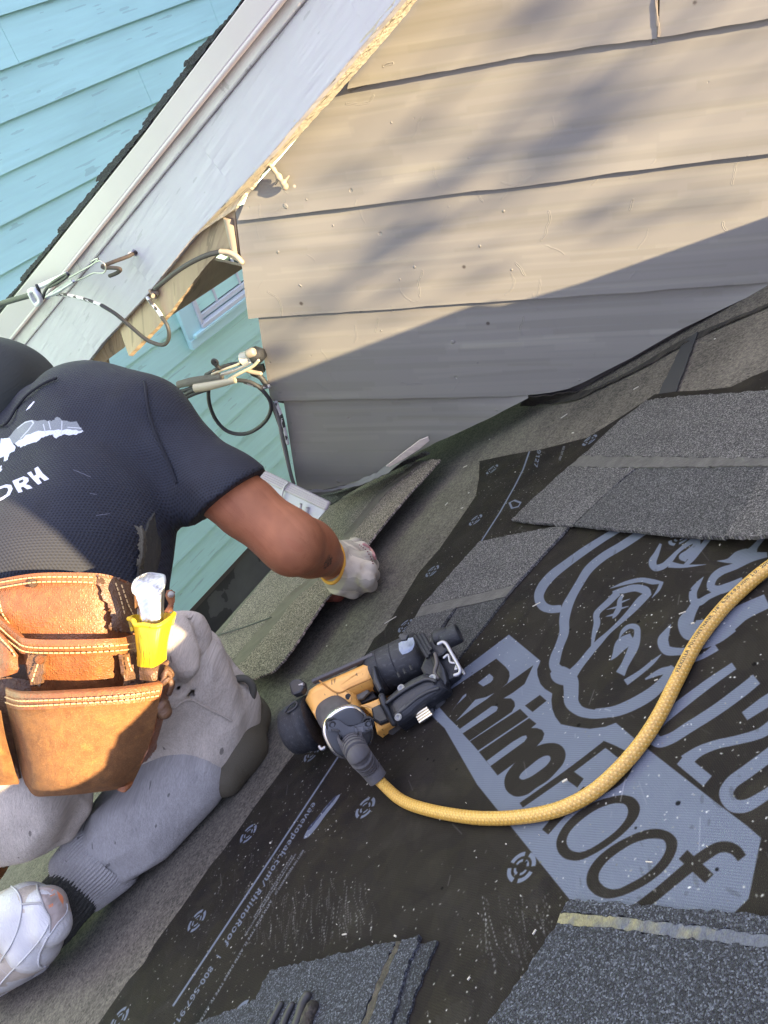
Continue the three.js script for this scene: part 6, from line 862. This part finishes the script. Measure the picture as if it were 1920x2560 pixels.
// ---------------------------------------------------------------- pneumatic roofing nailer and its hose
{
  const GN = NR.clone().multiplyScalar(.55).addScaledVector(FWD, -.45).normalize(), O = on(890, 1760, .036);
  const G0 = plane(O, GN); const gh = (x, y, h = 0) => hit(G0, x, y, h * .82);
  const ex = gh(1120, 1660).sub(gh(720, 1845)).normalize(), ey = GN.clone().cross(ex); G0.e1 = ex; G0.e2 = ey;
  const K = a => crop(640, 1500, 2.765, a), kp = (x, y, h = 0) => { const q = K([x, y])[0]; return gh(q[0], q[1], h); };
  const gun = thing('nail_gun', 'orange and black pneumatic roofing nail gun lying beside the printed logo', 'nail gun', O);
  const ext = (name, a, h, th, bevel, m) => mesh(name, slab(G0, K(a).map(p => uvOf(G0, gh(p[0], p[1], h))), h * .82, th, bevel), m, gun);
  const at3 = (a, h) => { const o = []; for (let i = 0; i < a.length; i += 2) o.push(kp(a[i], a[i + 1], h)); return o; };
  // end cap
  const capC = kp(392, 842, -.002), rc = .0335;
  mesh('end_cap', spin(capC.clone().addScaledVector(ex, .004), ex.clone().negate(), [[0, 0], [rc, 0], [rc, .014], [rc - .0015, .0155], [rc - .0025, .030], [rc - .005, .037], [rc - .012, .042], [0, .043]], 56), M.blackWorn, gun);
  mesh('cap_clip', slab(G0, K([245, 590, 275, 560, 320, 556, 345, 575, 352, 620, 330, 655, 280, 672, 262, 660]).map(p => uvOf(G0, gh(p[0], p[1], .034))), .036, .012, .003), M.black, gun);
  mesh('clip_pin', rod(kp(245, 610, .04), kp(330, 580, .042), .0022), M.wire, gun);
  mesh('cap_slot', tube(at3([205, 770, 225, 735, 265, 705, 285, 715, 270, 745, 220, 778], .0385), .0016, 24, 6), M.black, gun);
  mesh('latch_ear', tube(at3([440, 1015, 455, 1030, 475, 1020], .03), .0022, 10, 6), M.wire, gun);
  // housing: upper barrel and lower bridge round the trigger opening
  ext('housing', [310, 682, 340, 605, 400, 562, 600, 478, 812, 384, 820, 450, 800, 545, 780, 572, 660, 632, 668, 668, 690, 735, 640, 745, 560, 720, 460, 800, 462, 930], .033, .064, .014, M.gunYellow);
  ext('housing_bridge', [690, 735, 780, 700, 850, 672, 880, 750, 942, 848, 880, 885, 828, 920, 800, 800, 740, 745], .024, .03, .004, M.gunYellow);
  ext('trigger', [665, 634, 780, 575, 832, 672, 700, 730], .008, .02, .003, M.black);
  mesh('trigger_lever', slab(G0, K([690, 650, 770, 610, 790, 640, 740, 690, 700, 700]).map(p => uvOf(G0, gh(p[0], p[1], .013))), .014, .006, .002), std({ color: rgb(.12, .115, .10), roughness: .5 }), gun);
  mesh('housing_groove', tube(at3([440, 560, 560, 640, 660, 600, 790, 545], .0335), .0010, 24, 6), std({ color: rgb(.35, .16, .03), roughness: .6 }), gun);
  mesh('screw', rod(kp(637, 667, .030), kp(637, 667, .0345), .0035), M.black, gun);
  for (let i = 0; i < 15; i++) { const t = i / 14, p = kp(408 + (800 - 408) * t, 560 + (388 - 560) * t, .026); const b = box(.0062, .0045, .008, .001); b.applyMatrix4(basis(p, ex, ey, GN)); mesh('grip_rib', b, M.rubber, gun); }
  // head
  const hc = kp(828, 520, -.002), hr = .0285;
  mesh('head', spin(hc, ex, [[0, -.004], [hr * .86, -.004], [hr * .97, .001], [hr, .006], [hr, .014], [hr * .975, .0145], [hr * .975, .0155], [hr, .016], [hr, .033], [hr * .975, .0335], [hr * .975, .0345], [hr, .035], [hr * .99, .060], [hr * .93, .066], [hr * .7, .069], [0, .07]], 64), M.blackWorn, gun);
  for (const x of [[990, 545], [1030, 520], [1075, 495]]) mesh('fin', rod(kp(x[0] - 10, x[1] - 40, .046), kp(x[0] + 6, x[1] - 8, .050), .0016), M.black, gun);
  ext('head_plate', [845, 640, 800, 560, 795, 470, 815, 450, 840, 540, 870, 610], .044, .012, .003, M.black);
  // bright wear plate on the head
  mesh('wear_plate', patch([at3([985, 300, 1030, 272, 1085, 258], .054), at3([990, 345, 1040, 330, 1095, 305], .055), at3([1010, 378, 1050, 365, 1080, 345], .053)], { nu: 16, nv: 10, th: .0025 }), std({ color: rgb(.20, .23, .28), metalness: .7, roughness: .45, bumpMap: M.steel.bumpMap, bumpScale: .0006 }), gun);
  mesh('plate_slot', slab(G0, K([1010, 275, 1025, 255, 1050, 262, 1078, 268, 1065, 300, 1030, 305]).map(p => uvOf(G0, gh(p[0], p[1], .057))), .058, .004, .001), M.black, gun);
  // magazine: soft swelling shell over the coil
  ext('magazine', [872, 668, 985, 572, 1070, 520, 1150, 484, 1225, 498, 1268, 528, 1302, 600, 1250, 642, 1170, 690, 1110, 740, 1062, 790, 1010, 826, 962, 852, 940, 838, 900, 760], .052, .062, .013, M.blackWorn);
  mesh('magazine_ridge', tube(at3([905, 712, 1000, 640, 1090, 585, 1180, 548, 1240, 560], .054), .0024, 40, 8), M.black, gun); mesh('magazine_ridge', tube(at3([960, 800, 1030, 750, 1100, 690, 1180, 640, 1262, 610], .050), .0020, 40, 8), M.black, gun);
  for (const [x, y] of [[1005, 610], [1222, 540], [985, 812]]) mesh('screw', spin(kp(x, y, .053), GN, [[0, 0], [.0042, 0], [.0042, .0016], [.002, .0018], [.0018, .0006], [0, .0006]], 16), M.steel, gun);
  ext('magazine_recess', [1085, 770, 1160, 715, 1225, 740, 1235, 790, 1160, 850, 1110, 840], .028, .012, .004, M.blackWorn);
  mesh('magazine_band', tube([kp(870, 668, .050), kp(890, 730, .048), kp(920, 790, .042), kp(955, 850, .034)], .0042, 24, 8), M.black, gun);
  mesh('magazine_foot', spin(kp(1060, 810, -.004), GN, [[0, -.024], [.028, -.024], [.030, -.018], [.030, .006], [.027, .011], [0, .012]], 40), M.black, gun);
  ext('magazine_door', [1120, 720, 1240, 650, 1290, 630, 1345, 700, 1375, 780, 1340, 830, 1270, 850, 1180, 880, 1110, 830], .014, .03, .004, M.blackWorn);
  for (let i = 0; i < 4; i++) mesh('nail', rod(kp(1102 + i * 9, 795 + i * 17, .036), kp(1186 + i * 11, 742 + i * 15, .038), .0017), M.brass, gun);
  ext('side_block', [790, 745, 850, 715, 905, 790, 925, 828, 852, 860, 805, 830], .030, .016, .003, M.black);
  // nose with its guides
  ext('nose_block', [1130, 470, 1170, 380, 1215, 300, 1290, 290, 1340, 370, 1400, 470, 1390, 520, 1330, 560, 1300, 610, 1240, 600, 1180, 560], .026, .05, .004, M.blackWorn);
  ext('nose_rail', [1190, 360, 1225, 340, 1300, 470, 1320, 560, 1290, 640, 1255, 640, 1260, 540], .040, .012, .003, M.black);
  ext('nose_arm', [1180, 290, 1260, 250, 1300, 270, 1340, 330, 1290, 380, 1240, 400, 1200, 360], .038, .02, .003, M.black);
  for (const [a, b, c, d] of [[1100, 250, 1190, 400], [1125, 240, 1205, 380], [1150, 236, 1215, 350]]) mesh('head_rib', rod(kp(a, b, .045), kp(c, d, .048), .0026), M.black, gun);
  mesh('depth_knob', spin(kp(1285, 285, .035), kp(1385, 235, .035).sub(kp(1285, 285, .035)), [[0, 0], [.0105, 0], [.0118, .002], [.0118, .021], [.011, .023], [.008, .023], [.0075, .021], [0, .021]], 30), M.blackWorn, gun);
  mesh('knob_stem', spin(kp(1230, 270, .038), kp(1300, 245, .038).sub(kp(1230, 270, .038)), [[0, 0], [.008, 0], [.009, .003], [.009, .018], [0, .02]], 24), M.black, gun);
  mesh('wire_bail', tube(at3([1262, 305, 1290, 292, 1315, 305, 1350, 365, 1400, 455, 1412, 490, 1400, 512, 1376, 520], .052), .0023, 50, 8), M.wire, gun);
  mesh('wire_bail', tube(at3([1240, 375, 1250, 440, 1235, 500, 1255, 540], .050), .0026, 24, 8), std({ color: rgb(.09, .08, .07), metalness: .5, roughness: .5 }), gun);
  mesh('spring', tube(at3([1300, 400, 1330, 380, 1345, 430, 1390, 440, 1380, 480, 1410, 470, 1440, 510], .044), .0018, 50, 6), M.wire, gun);
  mesh('lower_bail', tube(at3([1250, 810, 1290, 785, 1340, 768, 1358, 780, 1350, 800, 1300, 830], .022), .0022, 40, 8), M.wire, gun);
  ext('lower_guide', [1210, 600, 1260, 640, 1320, 700, 1350, 790, 1300, 830, 1245, 790, 1215, 700], .024, .012, .003, M.black);
  // handle seen end on: dark grip, bright rimmed cap with two bolts
  const hE = kp(640, 915, .115), hA = kp(540, 790, .02), hd = hE.clone().sub(hA).normalize();
  { const u = ex.clone().addScaledVector(hd, -ex.dot(hd)).normalize(), v = hd.clone().cross(u), oval = (c, a, b, n = 72) => { const o = []; for (let i = 0; i < n; i++) { const f = i / n * 6.2832, cs = Math.cos(f), sn = Math.sin(f); const q = Math.pow(Math.abs(cs), .8) * Math.sign(cs), w = Math.pow(Math.abs(sn), .8) * Math.sign(sn); o.push(c.clone().addScaledVector(u, q * a).addScaledVector(v, w * b)); } return o; };
    const loft = (rings, m, name, close) => { const n = rings[0].length, pos = [], idx = [], uv = []; rings.forEach((r, j) => r.forEach((p, i) => { pos.push(p.x, p.y, p.z); uv.push(i / n * .2, j * .02); })); for (let j = 0; j < rings.length - 1; j++) for (let i = 0; i < n; i++) { const a = j * n + i, b = j * n + (i + 1) % n; idx.push(a, b, a + n, b, b + n, a + n); } if (close) { const c = rings[rings.length - 1].reduce((s, p) => s.add(p), V3(0, 0, 0)).multiplyScalar(1 / n), k = pos.length / 3; pos.push(c.x, c.y, c.z); uv.push(0, 0); const l = (rings.length - 1) * n; for (let i = 0; i < n; i++) idx.push(l + i, l + (i + 1) % n, k); } const g = new THREE.BufferGeometry(); g.setAttribute('position', new THREE.Float32BufferAttribute(pos, 3)); g.setAttribute('uv', new THREE.Float32BufferAttribute(uv, 2)); g.setIndex(idx); g.computeVertexNormals(); const mm = m.clone(); mm.side = THREE.DoubleSide; return mesh(name, g, mm, gun); };
    const c = t => hA.clone().lerp(hE, t);
    loft([oval(c(0), 0.0213, 0.0213), oval(c(.5), 0.0205, 0.0213), oval(c(.8), 0.0221, 0.0238), oval(c(.92), 0.0234, 0.0246)], M.rubber, 'handle_grip');
    loft([oval(c(.90), 0.0246, 0.0258), oval(c(.94), 0.0256, 0.0269), oval(c(.97), 0.0256, 0.0269), oval(c(.99), 0.0246, 0.0258), oval(c(1.0), 0.0231, 0.0244)], std({ color: rgb(.62, .62, .64), metalness: .95, roughness: .2 }), 'cap_ring');
    loft([oval(c(.97), 0.0234, 0.0246), oval(c(1.0), 0.0230, 0.0243), oval(c(1.015), 0.0209, 0.0221), oval(c(1.02), 0.0148, 0.0156)], std({ color: rgb(.035, .037, .040), roughness: .35 }), 'handle_cap', true);
    const top = c(1.0);
    const fp = (x, y) => { const q = K([x, y])[0], pl = plane(top.clone().addScaledVector(hd, .002), hd); return hit(pl, q[0], q[1]); };
    for (const [x, y] of [[524, 858], [772, 850]]) { const b = fp(x, y); mesh('bolt_boss', spin(b.clone().addScaledVector(hd, -.004), hd, [[0, 0], [.007, 0], [.007, .006], [.0052, .0075], [.005, .0045], [0, .0045]], 28), M.blackWorn, gun); mesh('bolt', spin(b, hd, [[0, 0], [.004, 0], [.004, .004], [.0022, .0045], [.002, .002], [0, .002]], 18), M.black, gun); }
    mesh('cap_yoke', patch([[[490, 840], [560, 825], [640, 870], [720, 850], [790, 820]].map(q => fp(...q).addScaledVector(hd, .0035)), [[500, 900], [570, 890], [640, 930], [720, 910], [800, 890]].map(q => fp(...q).addScaledVector(hd, .0045)), [[540, 900], [580, 930], [640, 980], [730, 940], [780, 895]].map(q => fp(...q).addScaledVector(hd, .0035))], { nu: 30, nv: 10, th: .004 }), std({ color: rgb(.06, .062, .066), roughness: .4 }), gun);
    mesh('cap_mark', patch([[fp(676, 880).addScaledVector(hd, .0056), fp(732, 868).addScaledVector(hd, .0056)], [fp(684, 915).addScaledVector(hd, .006), fp(738, 902).addScaledVector(hd, .006)]], { nu: 2, nv: 2, th: .001 }), std({ color: rgb(.12, .12, .125), roughness: .5 }), gun);
  }
  // strain relief: tapered ribbed rubber
  const SR = [kp(640, 925, .125), kp(665, 985, .108), on(898, 1889, .058), on(922, 1918, .034), on(945, 1947, .019)];
  { const c = curve(SR), N = 300, rad = 24, pos = [], idx = [], uv = [], fr = c.computeFrenetFrames(N, false); for (let i = 0; i <= N; i++) { const t = i / N, p = c.getPointAt(t); let r = .0128 - .0036 * t; if (t > .16 && t < .86) { const w = ((t - .16) / .70 * 11) % 1; r += w < .62 ? .0016 : -.0006; } if (t < .16) r = .0134 + (t < .05 ? -.003 : 0); if (t > .86) r += .0016; for (let k = 0; k <= rad; k++) { const f = k / rad * 6.2832, q = p.clone().addScaledVector(fr.normals[i], Math.cos(f) * r).addScaledVector(fr.binormals[i], Math.sin(f) * r); pos.push(q.x, q.y, q.z); uv.push(t * .12, k / rad * .06); } } for (let i = 0; i < N; i++) for (let k = 0; k < rad; k++) { const a = i * (rad + 1) + k; idx.push(a, a + rad + 1, a + 1, a + 1, a + rad + 1, a + rad + 2); } const g = new THREE.BufferGeometry(); g.setAttribute('position', new THREE.Float32BufferAttribute(pos, 3)); g.setAttribute('uv', new THREE.Float32BufferAttribute(uv, 2)); g.setIndex(idx); g.computeVertexNormals(); const m = M.rubber.clone(); m.side = THREE.DoubleSide; mesh('strain_relief', g, m, gun); }
  // the hose
  const hp = [on(934, 1934, .026), on(950, 1953, .0165), on(1000, 1998, .011), on(1060, 2022, .0105), on(1150, 2040, .0105), on(1230, 2046, .0105), on(1320, 2040, .0105), on(1400, 2022, .0105), on(1475, 1985, .0105), on(1540, 1930, .0105), on(1600, 1862, .0105), on(1648, 1788, .0105), on(1690, 1705, .0105), on(1740, 1610, .0105), on(1800, 1530, .0105), on(1860, 1470, .0110), on(1930, 1413, .012), on(2060, 1330, .012), on(2250, 1240, .012)];
  const S = 512, [hc2, hx] = canvas(S, S); hx.fillStyle = css(.49, .27, .045); hx.fillRect(0, 0, S, S);
  hx.lineWidth = 15; for (const sgn of [1, -1]) for (let i = -8; i < 16; i++) { hx.strokeStyle = sgn > 0 ? css(.58, .38, .10) : css(.52, .31, .06); hx.beginPath(); hx.moveTo(i * 64, 0); hx.lineTo(i * 64 + sgn * S, S); hx.stroke(); }
  const R = rng(3); for (let i = 0; i < 240; i++) { hx.fillStyle = 'rgba(40,25,5,.12)'; hx.beginPath(); hx.ellipse(R() * S, R() * S, 2 + R() * 20, 2 + R() * 6, R() * 3, 0, 7); hx.fill(); }
  const map = ctex(hc2, true); map.repeat.set(1 / .034, 1 / .0408); const bm = dtex(256, 256, (x, y) => { const a = Math.abs(Math.sin((x + y) * Math.PI * 8)), b = Math.abs(Math.sin((x - y) * Math.PI * 8)); return Math.max(a, b) * .8; }, false, 1 / .034, 1 / .0408);
  const hose = mesh('air_hose', tube(hp, .0058, 420, 24), new THREE.MeshPhysicalMaterial({ map, bumpMap: bm, bumpScale: .0007, roughness: .36, clearcoat: .3, clearcoatRoughness: .35 }));
  tag(hose, 'yellow braided air hose curving from the nail gun over the printed logo', 'air hose');
  // black lettering printed along the hose
  { const c = curve(hp), [tc, tx] = canvas(1024, 64); tx.clearRect(0, 0, 1024, 64); tx.fillStyle = css(.075, .06, .03); tx.font = 'bold 46px sans-serif'; tx.fillText('FLEXZILLA  POLYURETHANE  1/4"  6.35 x 9.5 mm  I.D.  200', 6, 48, 1010);
    const best = (x, y) => { let b = 0, bd = 1e9; for (let i = 0; i <= 800; i++) { const q = pix(c.getPointAt(i / 800)), d = Math.hypot(q[0] - x, q[1] - y); if (d < bd) { bd = d; b = i / 800; } } return b; };
    const t0 = best(1690, 1690), t1 = best(1930, 1410), n = 120, m2 = 6, pos = [], uv = [], idx = []; for (let i = 0; i <= n; i++) { const t = t0 + (t1 - t0) * i / n, p = c.getPointAt(t), d = c.getTangentAt(t), side = d.clone().cross(NR).normalize(), upn = side.clone().cross(d).normalize(); for (let k = 0; k <= m2; k++) { const f = (k / m2 - .5) * 1.0 + .25; const q = p.clone().addScaledVector(upn, Math.cos(f) * .00592).addScaledVector(side, Math.sin(f) * .00592); pos.push(q.x, q.y, q.z); uv.push(i / n, 1 - k / m2); } }
    for (let i = 0; i < n; i++) for (let k = 0; k < m2; k++) { const a = i * (m2 + 1) + k; idx.push(a, a + 1, a + m2 + 1, a + 1, a + m2 + 2, a + m2 + 1); } const g = new THREE.BufferGeometry(); g.setAttribute('position', new THREE.Float32BufferAttribute(pos, 3)); g.setAttribute('uv', new THREE.Float32BufferAttribute(uv, 2)); g.setIndex(idx); g.computeVertexNormals(); mesh('lettering', g, std({ map: ctex(tc, true), alphaTest: .4, transparent: false, roughness: .6, side: THREE.DoubleSide }), hose); }
}
// ---------------------------------------------------------------- service cables, clamp and hooks
{
  const fz = (x, y, h) => hit(RAKE, x, y, h);
  const Z = a => crop(0, 600, 3.456, a);
  const drop = thing('service_cable', 'thick black service cable clamped in front of the white rake board', 'cable', fz(60, 745, .05));
  mesh('sheath', tube([[-120, 806], [-20, 768], [20, 754], [75, 738]].map((p, i) => fz(p[0], p[1], .10 - .01 * i)), .0068, 40, 12), M.cable, drop);
  mesh('tail', tube(Z([360, 515, 330, 410, 318, 395, 350, 470, 368, 510, 390, 440, 450, 370, 560, 300, 590, 298, 560, 330, 470, 385, 425, 405]).map(p => fz(p[0], p[1], .086)), .0034, 90, 8), M.cable, drop);
  const cl = thing('wedge_clamp', 'white metal wedge clamp gripping the black service cable', 'cable clamp', fz(120, 720, .06));
  const wb = std({ map: dtex(128, 128, (x, y) => { const n = .8 + .3 * tfbm(x, y, 6, 3, 4); return [.60 * n, .62 * n, .64 * n]; }, true, 1 / .05), metalness: .3, roughness: .4 });
  mesh('shell', patch([Z([385, 490, 480, 420, 560, 370, 610, 340]), Z([380, 505, 490, 450, 570, 400, 625, 365]), Z([400, 512, 500, 470, 580, 415, 632, 385])].map((r, k) => r.map(p => fz(p[0], p[1], .075 + .006 * (k === 1)))), { nu: 24, nv: 8, th: .008 }), wb, cl);
  mesh('collar', tube(Z([258, 445, 290, 430, 330, 470, 350, 520, 320, 555, 290, 520, 262, 470]).map(p => fz(p[0], p[1], .092)), .0058, 40, 10), wb, cl);
  mesh('jaw', rod(fz(...Z([330, 410])[0], .08), fz(...Z([580, 290])[0], .08), .006, .004), wb, cl);
  mesh('bail', tube(Z([600, 325, 700, 270, 800, 210, 850, 160, 830, 165, 795, 185, 800, 205, 860, 180, 900, 205, 915, 250, 890, 285, 810, 285, 730, 325, 640, 358]).map(p => fz(p[0], p[1], .055)), .0016, 120, 8), M.wire, cl);
  const hk = thing('cable_hook', 'rusty zigzag hook screwed into the white rake board', 'hook', fz(290, 650, .02));
  mesh('shank', tube(Z([1185, 100, 1150, 118, 1105, 142, 990, 185, 895, 222, 880, 228, 900, 240, 960, 240, 1020, 245, 1040, 258, 1010, 285, 950, 310]).map((p, i) => fz(p[0], p[1], [-.002, .006, .02, .04, .05, .052, .052, .050, .048, .046, .044, .042][i])), .0040, 120, 10), M.hook, hk);
  mesh('base', spin(fz(...Z([1165, 108])[0], .0), FN.clone().addScaledVector(FU, -.5), [[0, 0], [.007, 0], [.005, .006], [.0045, .014], [0, .014]], 16), M.white, hk);
  const lp = thing('looped_cable', 'paint flecked cable looping below the white rake board to the wall corner', 'cable', fz(370, 800, .03));
  mesh('painted_run', tube(Z([460, 470, 540, 470, 640, 490, 740, 515, 880, 565]).map((p, i) => fz(p[0], p[1], .06)), .0040, 50, 10), M.cablePaint, lp);
  mesh('dark_run', tube(Z([880, 565, 1000, 640, 1120, 740, 1250, 850, 1340, 895, 1410, 905, 1450, 870, 1460, 800, 1440, 730, 1400, 670]).map((p, i) => fz(p[0], p[1], .06 - .004 * i)), .0043, 90, 10), M.cable, lp);
  mesh('painted_run', tube(Z([1400, 670, 1370, 620, 1330, 570, 1290, 520, 1275, 500]).map((p, i) => fz(p[0], p[1], .02 - .004 * i)), .0043, 40, 10), M.cablePaint, lp);
  const b0 = fz(...Z([1330, 455])[0], -.005); mesh('cable_clip', [rod(b0, b0.clone().addScaledVector(FN, .014).addScaledVector(FU, .012), .005, .004), rod(b0.clone().addScaledVector(YUP, -.012), b0.clone().addScaledVector(YUP, .01).addScaledVector(FN, .008), .0045, .0035), rod(b0.clone().addScaledVector(FU, -.012), b0.clone().addScaledVector(FU, .012), .004, .004)], M.tanPlain, lp);
  mesh('upper_run', tube([[388, 722], [410, 704], [440, 680], [480, 655], [520, 637], [555, 629]].map((p, i) => hit(WALL, p[0], p[1], -.02 + .004 * i)), .0048, 50, 10), M.cable, lp);
  mesh('painted_end', tube([[552, 629], [572, 631], [590, 640], [604, 655]].map((p, i) => hit(WALL, p[0], p[1], .0 + .001 * i)), .0052, 24, 10), M.tanPlain, lp);

  // bundle of splices at the wall corner
  const W = (a, h) => crop(400, 600, 4.1475, a).map((p, i) => hit(WALL, p[0], p[1], Array.isArray(h) ? h[i % h.length] : h));
  const bd = thing('splice_bundle', 'bundle of wire splices and cables hanging at the corner of the tan wall', 'cable bundle', hit(WALL, 560, 930));
  const tape = std({ map: dtex(256, 256, (x, y) => { const n = .6 + .6 * tfbm(x, y * .3, 16, 4, 4); return [.36 * n, .33 * n, .28 * n]; }, true, 1 / .05), roughness: .6, bumpMap: dtex(256, 256, (x, y) => .5 + .5 * Math.sin(x * 40 + 3 * tfbm(x, y, 5, 2, 4)), false, 1 / .06), bumpScale: .001 });
  const pl2 = std({ color: rgb(.50, .44, .31), roughness: .45 });
  mesh('splice', [rod(W([300, 1475], .02)[0], W([640, 1415], .02)[0], .0095, .008, 16), rod(W([190, 1500], .02)[0], W([300, 1475], .02)[0], .0075, .009, 16)], tape, bd);
  mesh('splice', [rod(W([365, 1535], .03)[0], W([500, 1515], .03)[0], .0095, .0095, 16), rod(W([500, 1515], .03)[0], W([780, 1455], .03)[0], .0095, .006, 16)], pl2, bd);
  mesh('splice', [rod(W([860, 1235], .01)[0], W([950, 1200], .01)[0], .014, .012, 18)], std({ color: rgb(.56, .53, .42), roughness: .4 }), bd);
  mesh('weather_head', spin(W([950, 1205], .008)[0], W([1060, 1180], .008)[0].sub(W([950, 1205], .008)[0]), [[0, 0], [.010, 0], [.017, .004], [.018, .014], [.014, .022], [.010, .03], [0, .03]], 28), M.blackWorn, bd);
  mesh('cap', spin(W([905, 1185], .02)[0], W([990, 1150], .02)[0].sub(W([905, 1185], .02)[0]), [[0, 0], [.008, 0], [.009, .004], [.009, .016], [.006, .02], [0, .02]], 20), std({ color: rgb(.28, .25, .20), roughness: .5 }), bd);
  const cb = (a, h, r, m) => mesh('strand', tube(W(a, h), r, 50, 8), m || M.cable, bd);
  cb([90, 1570, 200, 1520, 320, 1480], .02, .004); cb([130, 1590, 250, 1560, 360, 1525], .025, .0045); cb([200, 1640, 300, 1580, 380, 1545], .03, .0045); cb([250, 1640, 360, 1590, 500, 1545], .03, .005);
  cb([480, 1400, 620, 1330, 740, 1290, 850, 1275, 900, 1230], .01, .0045); cb([540, 1390, 650, 1345, 800, 1290, 880, 1240], .02, .0025, pl2); cb([610, 1410, 760, 1360, 900, 1290, 980, 1240], .02, .0028, std({ color: rgb(.45, .44, .42), metalness: .4, roughness: .4 })); cb([720, 1440, 830, 1380, 960, 1310, 1020, 1250], .025, .0032, pl2); cb([640, 1390, 800, 1340, 930, 1270], .022, .0028, std({ color: rgb(.36, .35, .34), metalness: .5, roughness: .4 }));
  cb([560, 1260, 580, 1290, 610, 1330], .02, .005); mesh('lug', new THREE.TorusGeometry(.006, .0028, 8, 20).applyMatrix4(basis(W([568, 1268], .022)[0], WU, YUP, WN)), M.cable, bd);
  mesh('copper_tab', slab(WALL, crop(400, 600, 4.1475, [495, 1395, 560, 1345, 600, 1345, 605, 1375, 560, 1395]).map(p => wuv(p[0], p[1], .012)), .014, .004, .001), std({ color: rgb(.52, .24, .12), roughness: .5 }), bd);
  mesh('bracket', slab(WALL, crop(400, 600, 4.1475, [900, 1360, 1000, 1300, 1070, 1290, 1090, 1360, 1030, 1400]).map(p => wuv(p[0], p[1], -.004)), .0, .01, .002), M.black, bd);
  cb([960, 1380, 1040, 1420, 1080, 1470, 1110, 1500], .004, .006); cb([900, 1350, 960, 1370, 1040, 1385], .012, .0048, M.tanPlain);
  const lo = thing('cable_loop', 'black cable hanging in a round loop at the tan wall corner', 'cable', hit(WALL, 600, 1020));
  const Lp = (a, h) => a.map(p => hit(WALL, p[0], p[1], h));
  mesh('loop', tube(Lp([[590, 950], [625, 955], [655, 975], [676, 1005], [674, 1035], [655, 1062], [625, 1081], [595, 1085], [565, 1076], [540, 1050], [525, 1015], [521, 985], [524, 960]], .02), .0042, 110, 10), M.cable, lo);
  mesh('lead', tube(Lp([[612, 955], [635, 962], [655, 968], [672, 966]], .012), .0045, 24, 8), M.cablePaint, lo);
  const dn = thing('conduit_wires', 'grey weathered wires running down the corner edge of the tan wall', 'cable', hit(WALL, 700, 1100));
  const grey = std({ color: rgb(.17, .165, .16), roughness: .7 });
  mesh('wire', tube(Lp([[668, 990], [684, 1015], [698, 1055], [706, 1100], [718, 1150], [728, 1190], [734, 1208]], .012), .0042, 60, 8), grey, dn);
  mesh('wire', tube(Lp([[690, 1006], [703, 1040], [714, 1085], [719, 1108]], .010), .0040, 40, 8), M.cablePaint, dn);
  mesh('wire', tube(Lp([[676, 1000], [694, 1050], [712, 1110], [722, 1160], [733, 1206]], .004), .0034, 60, 8), M.cable, dn);
}
renderer.render(scene, camera);
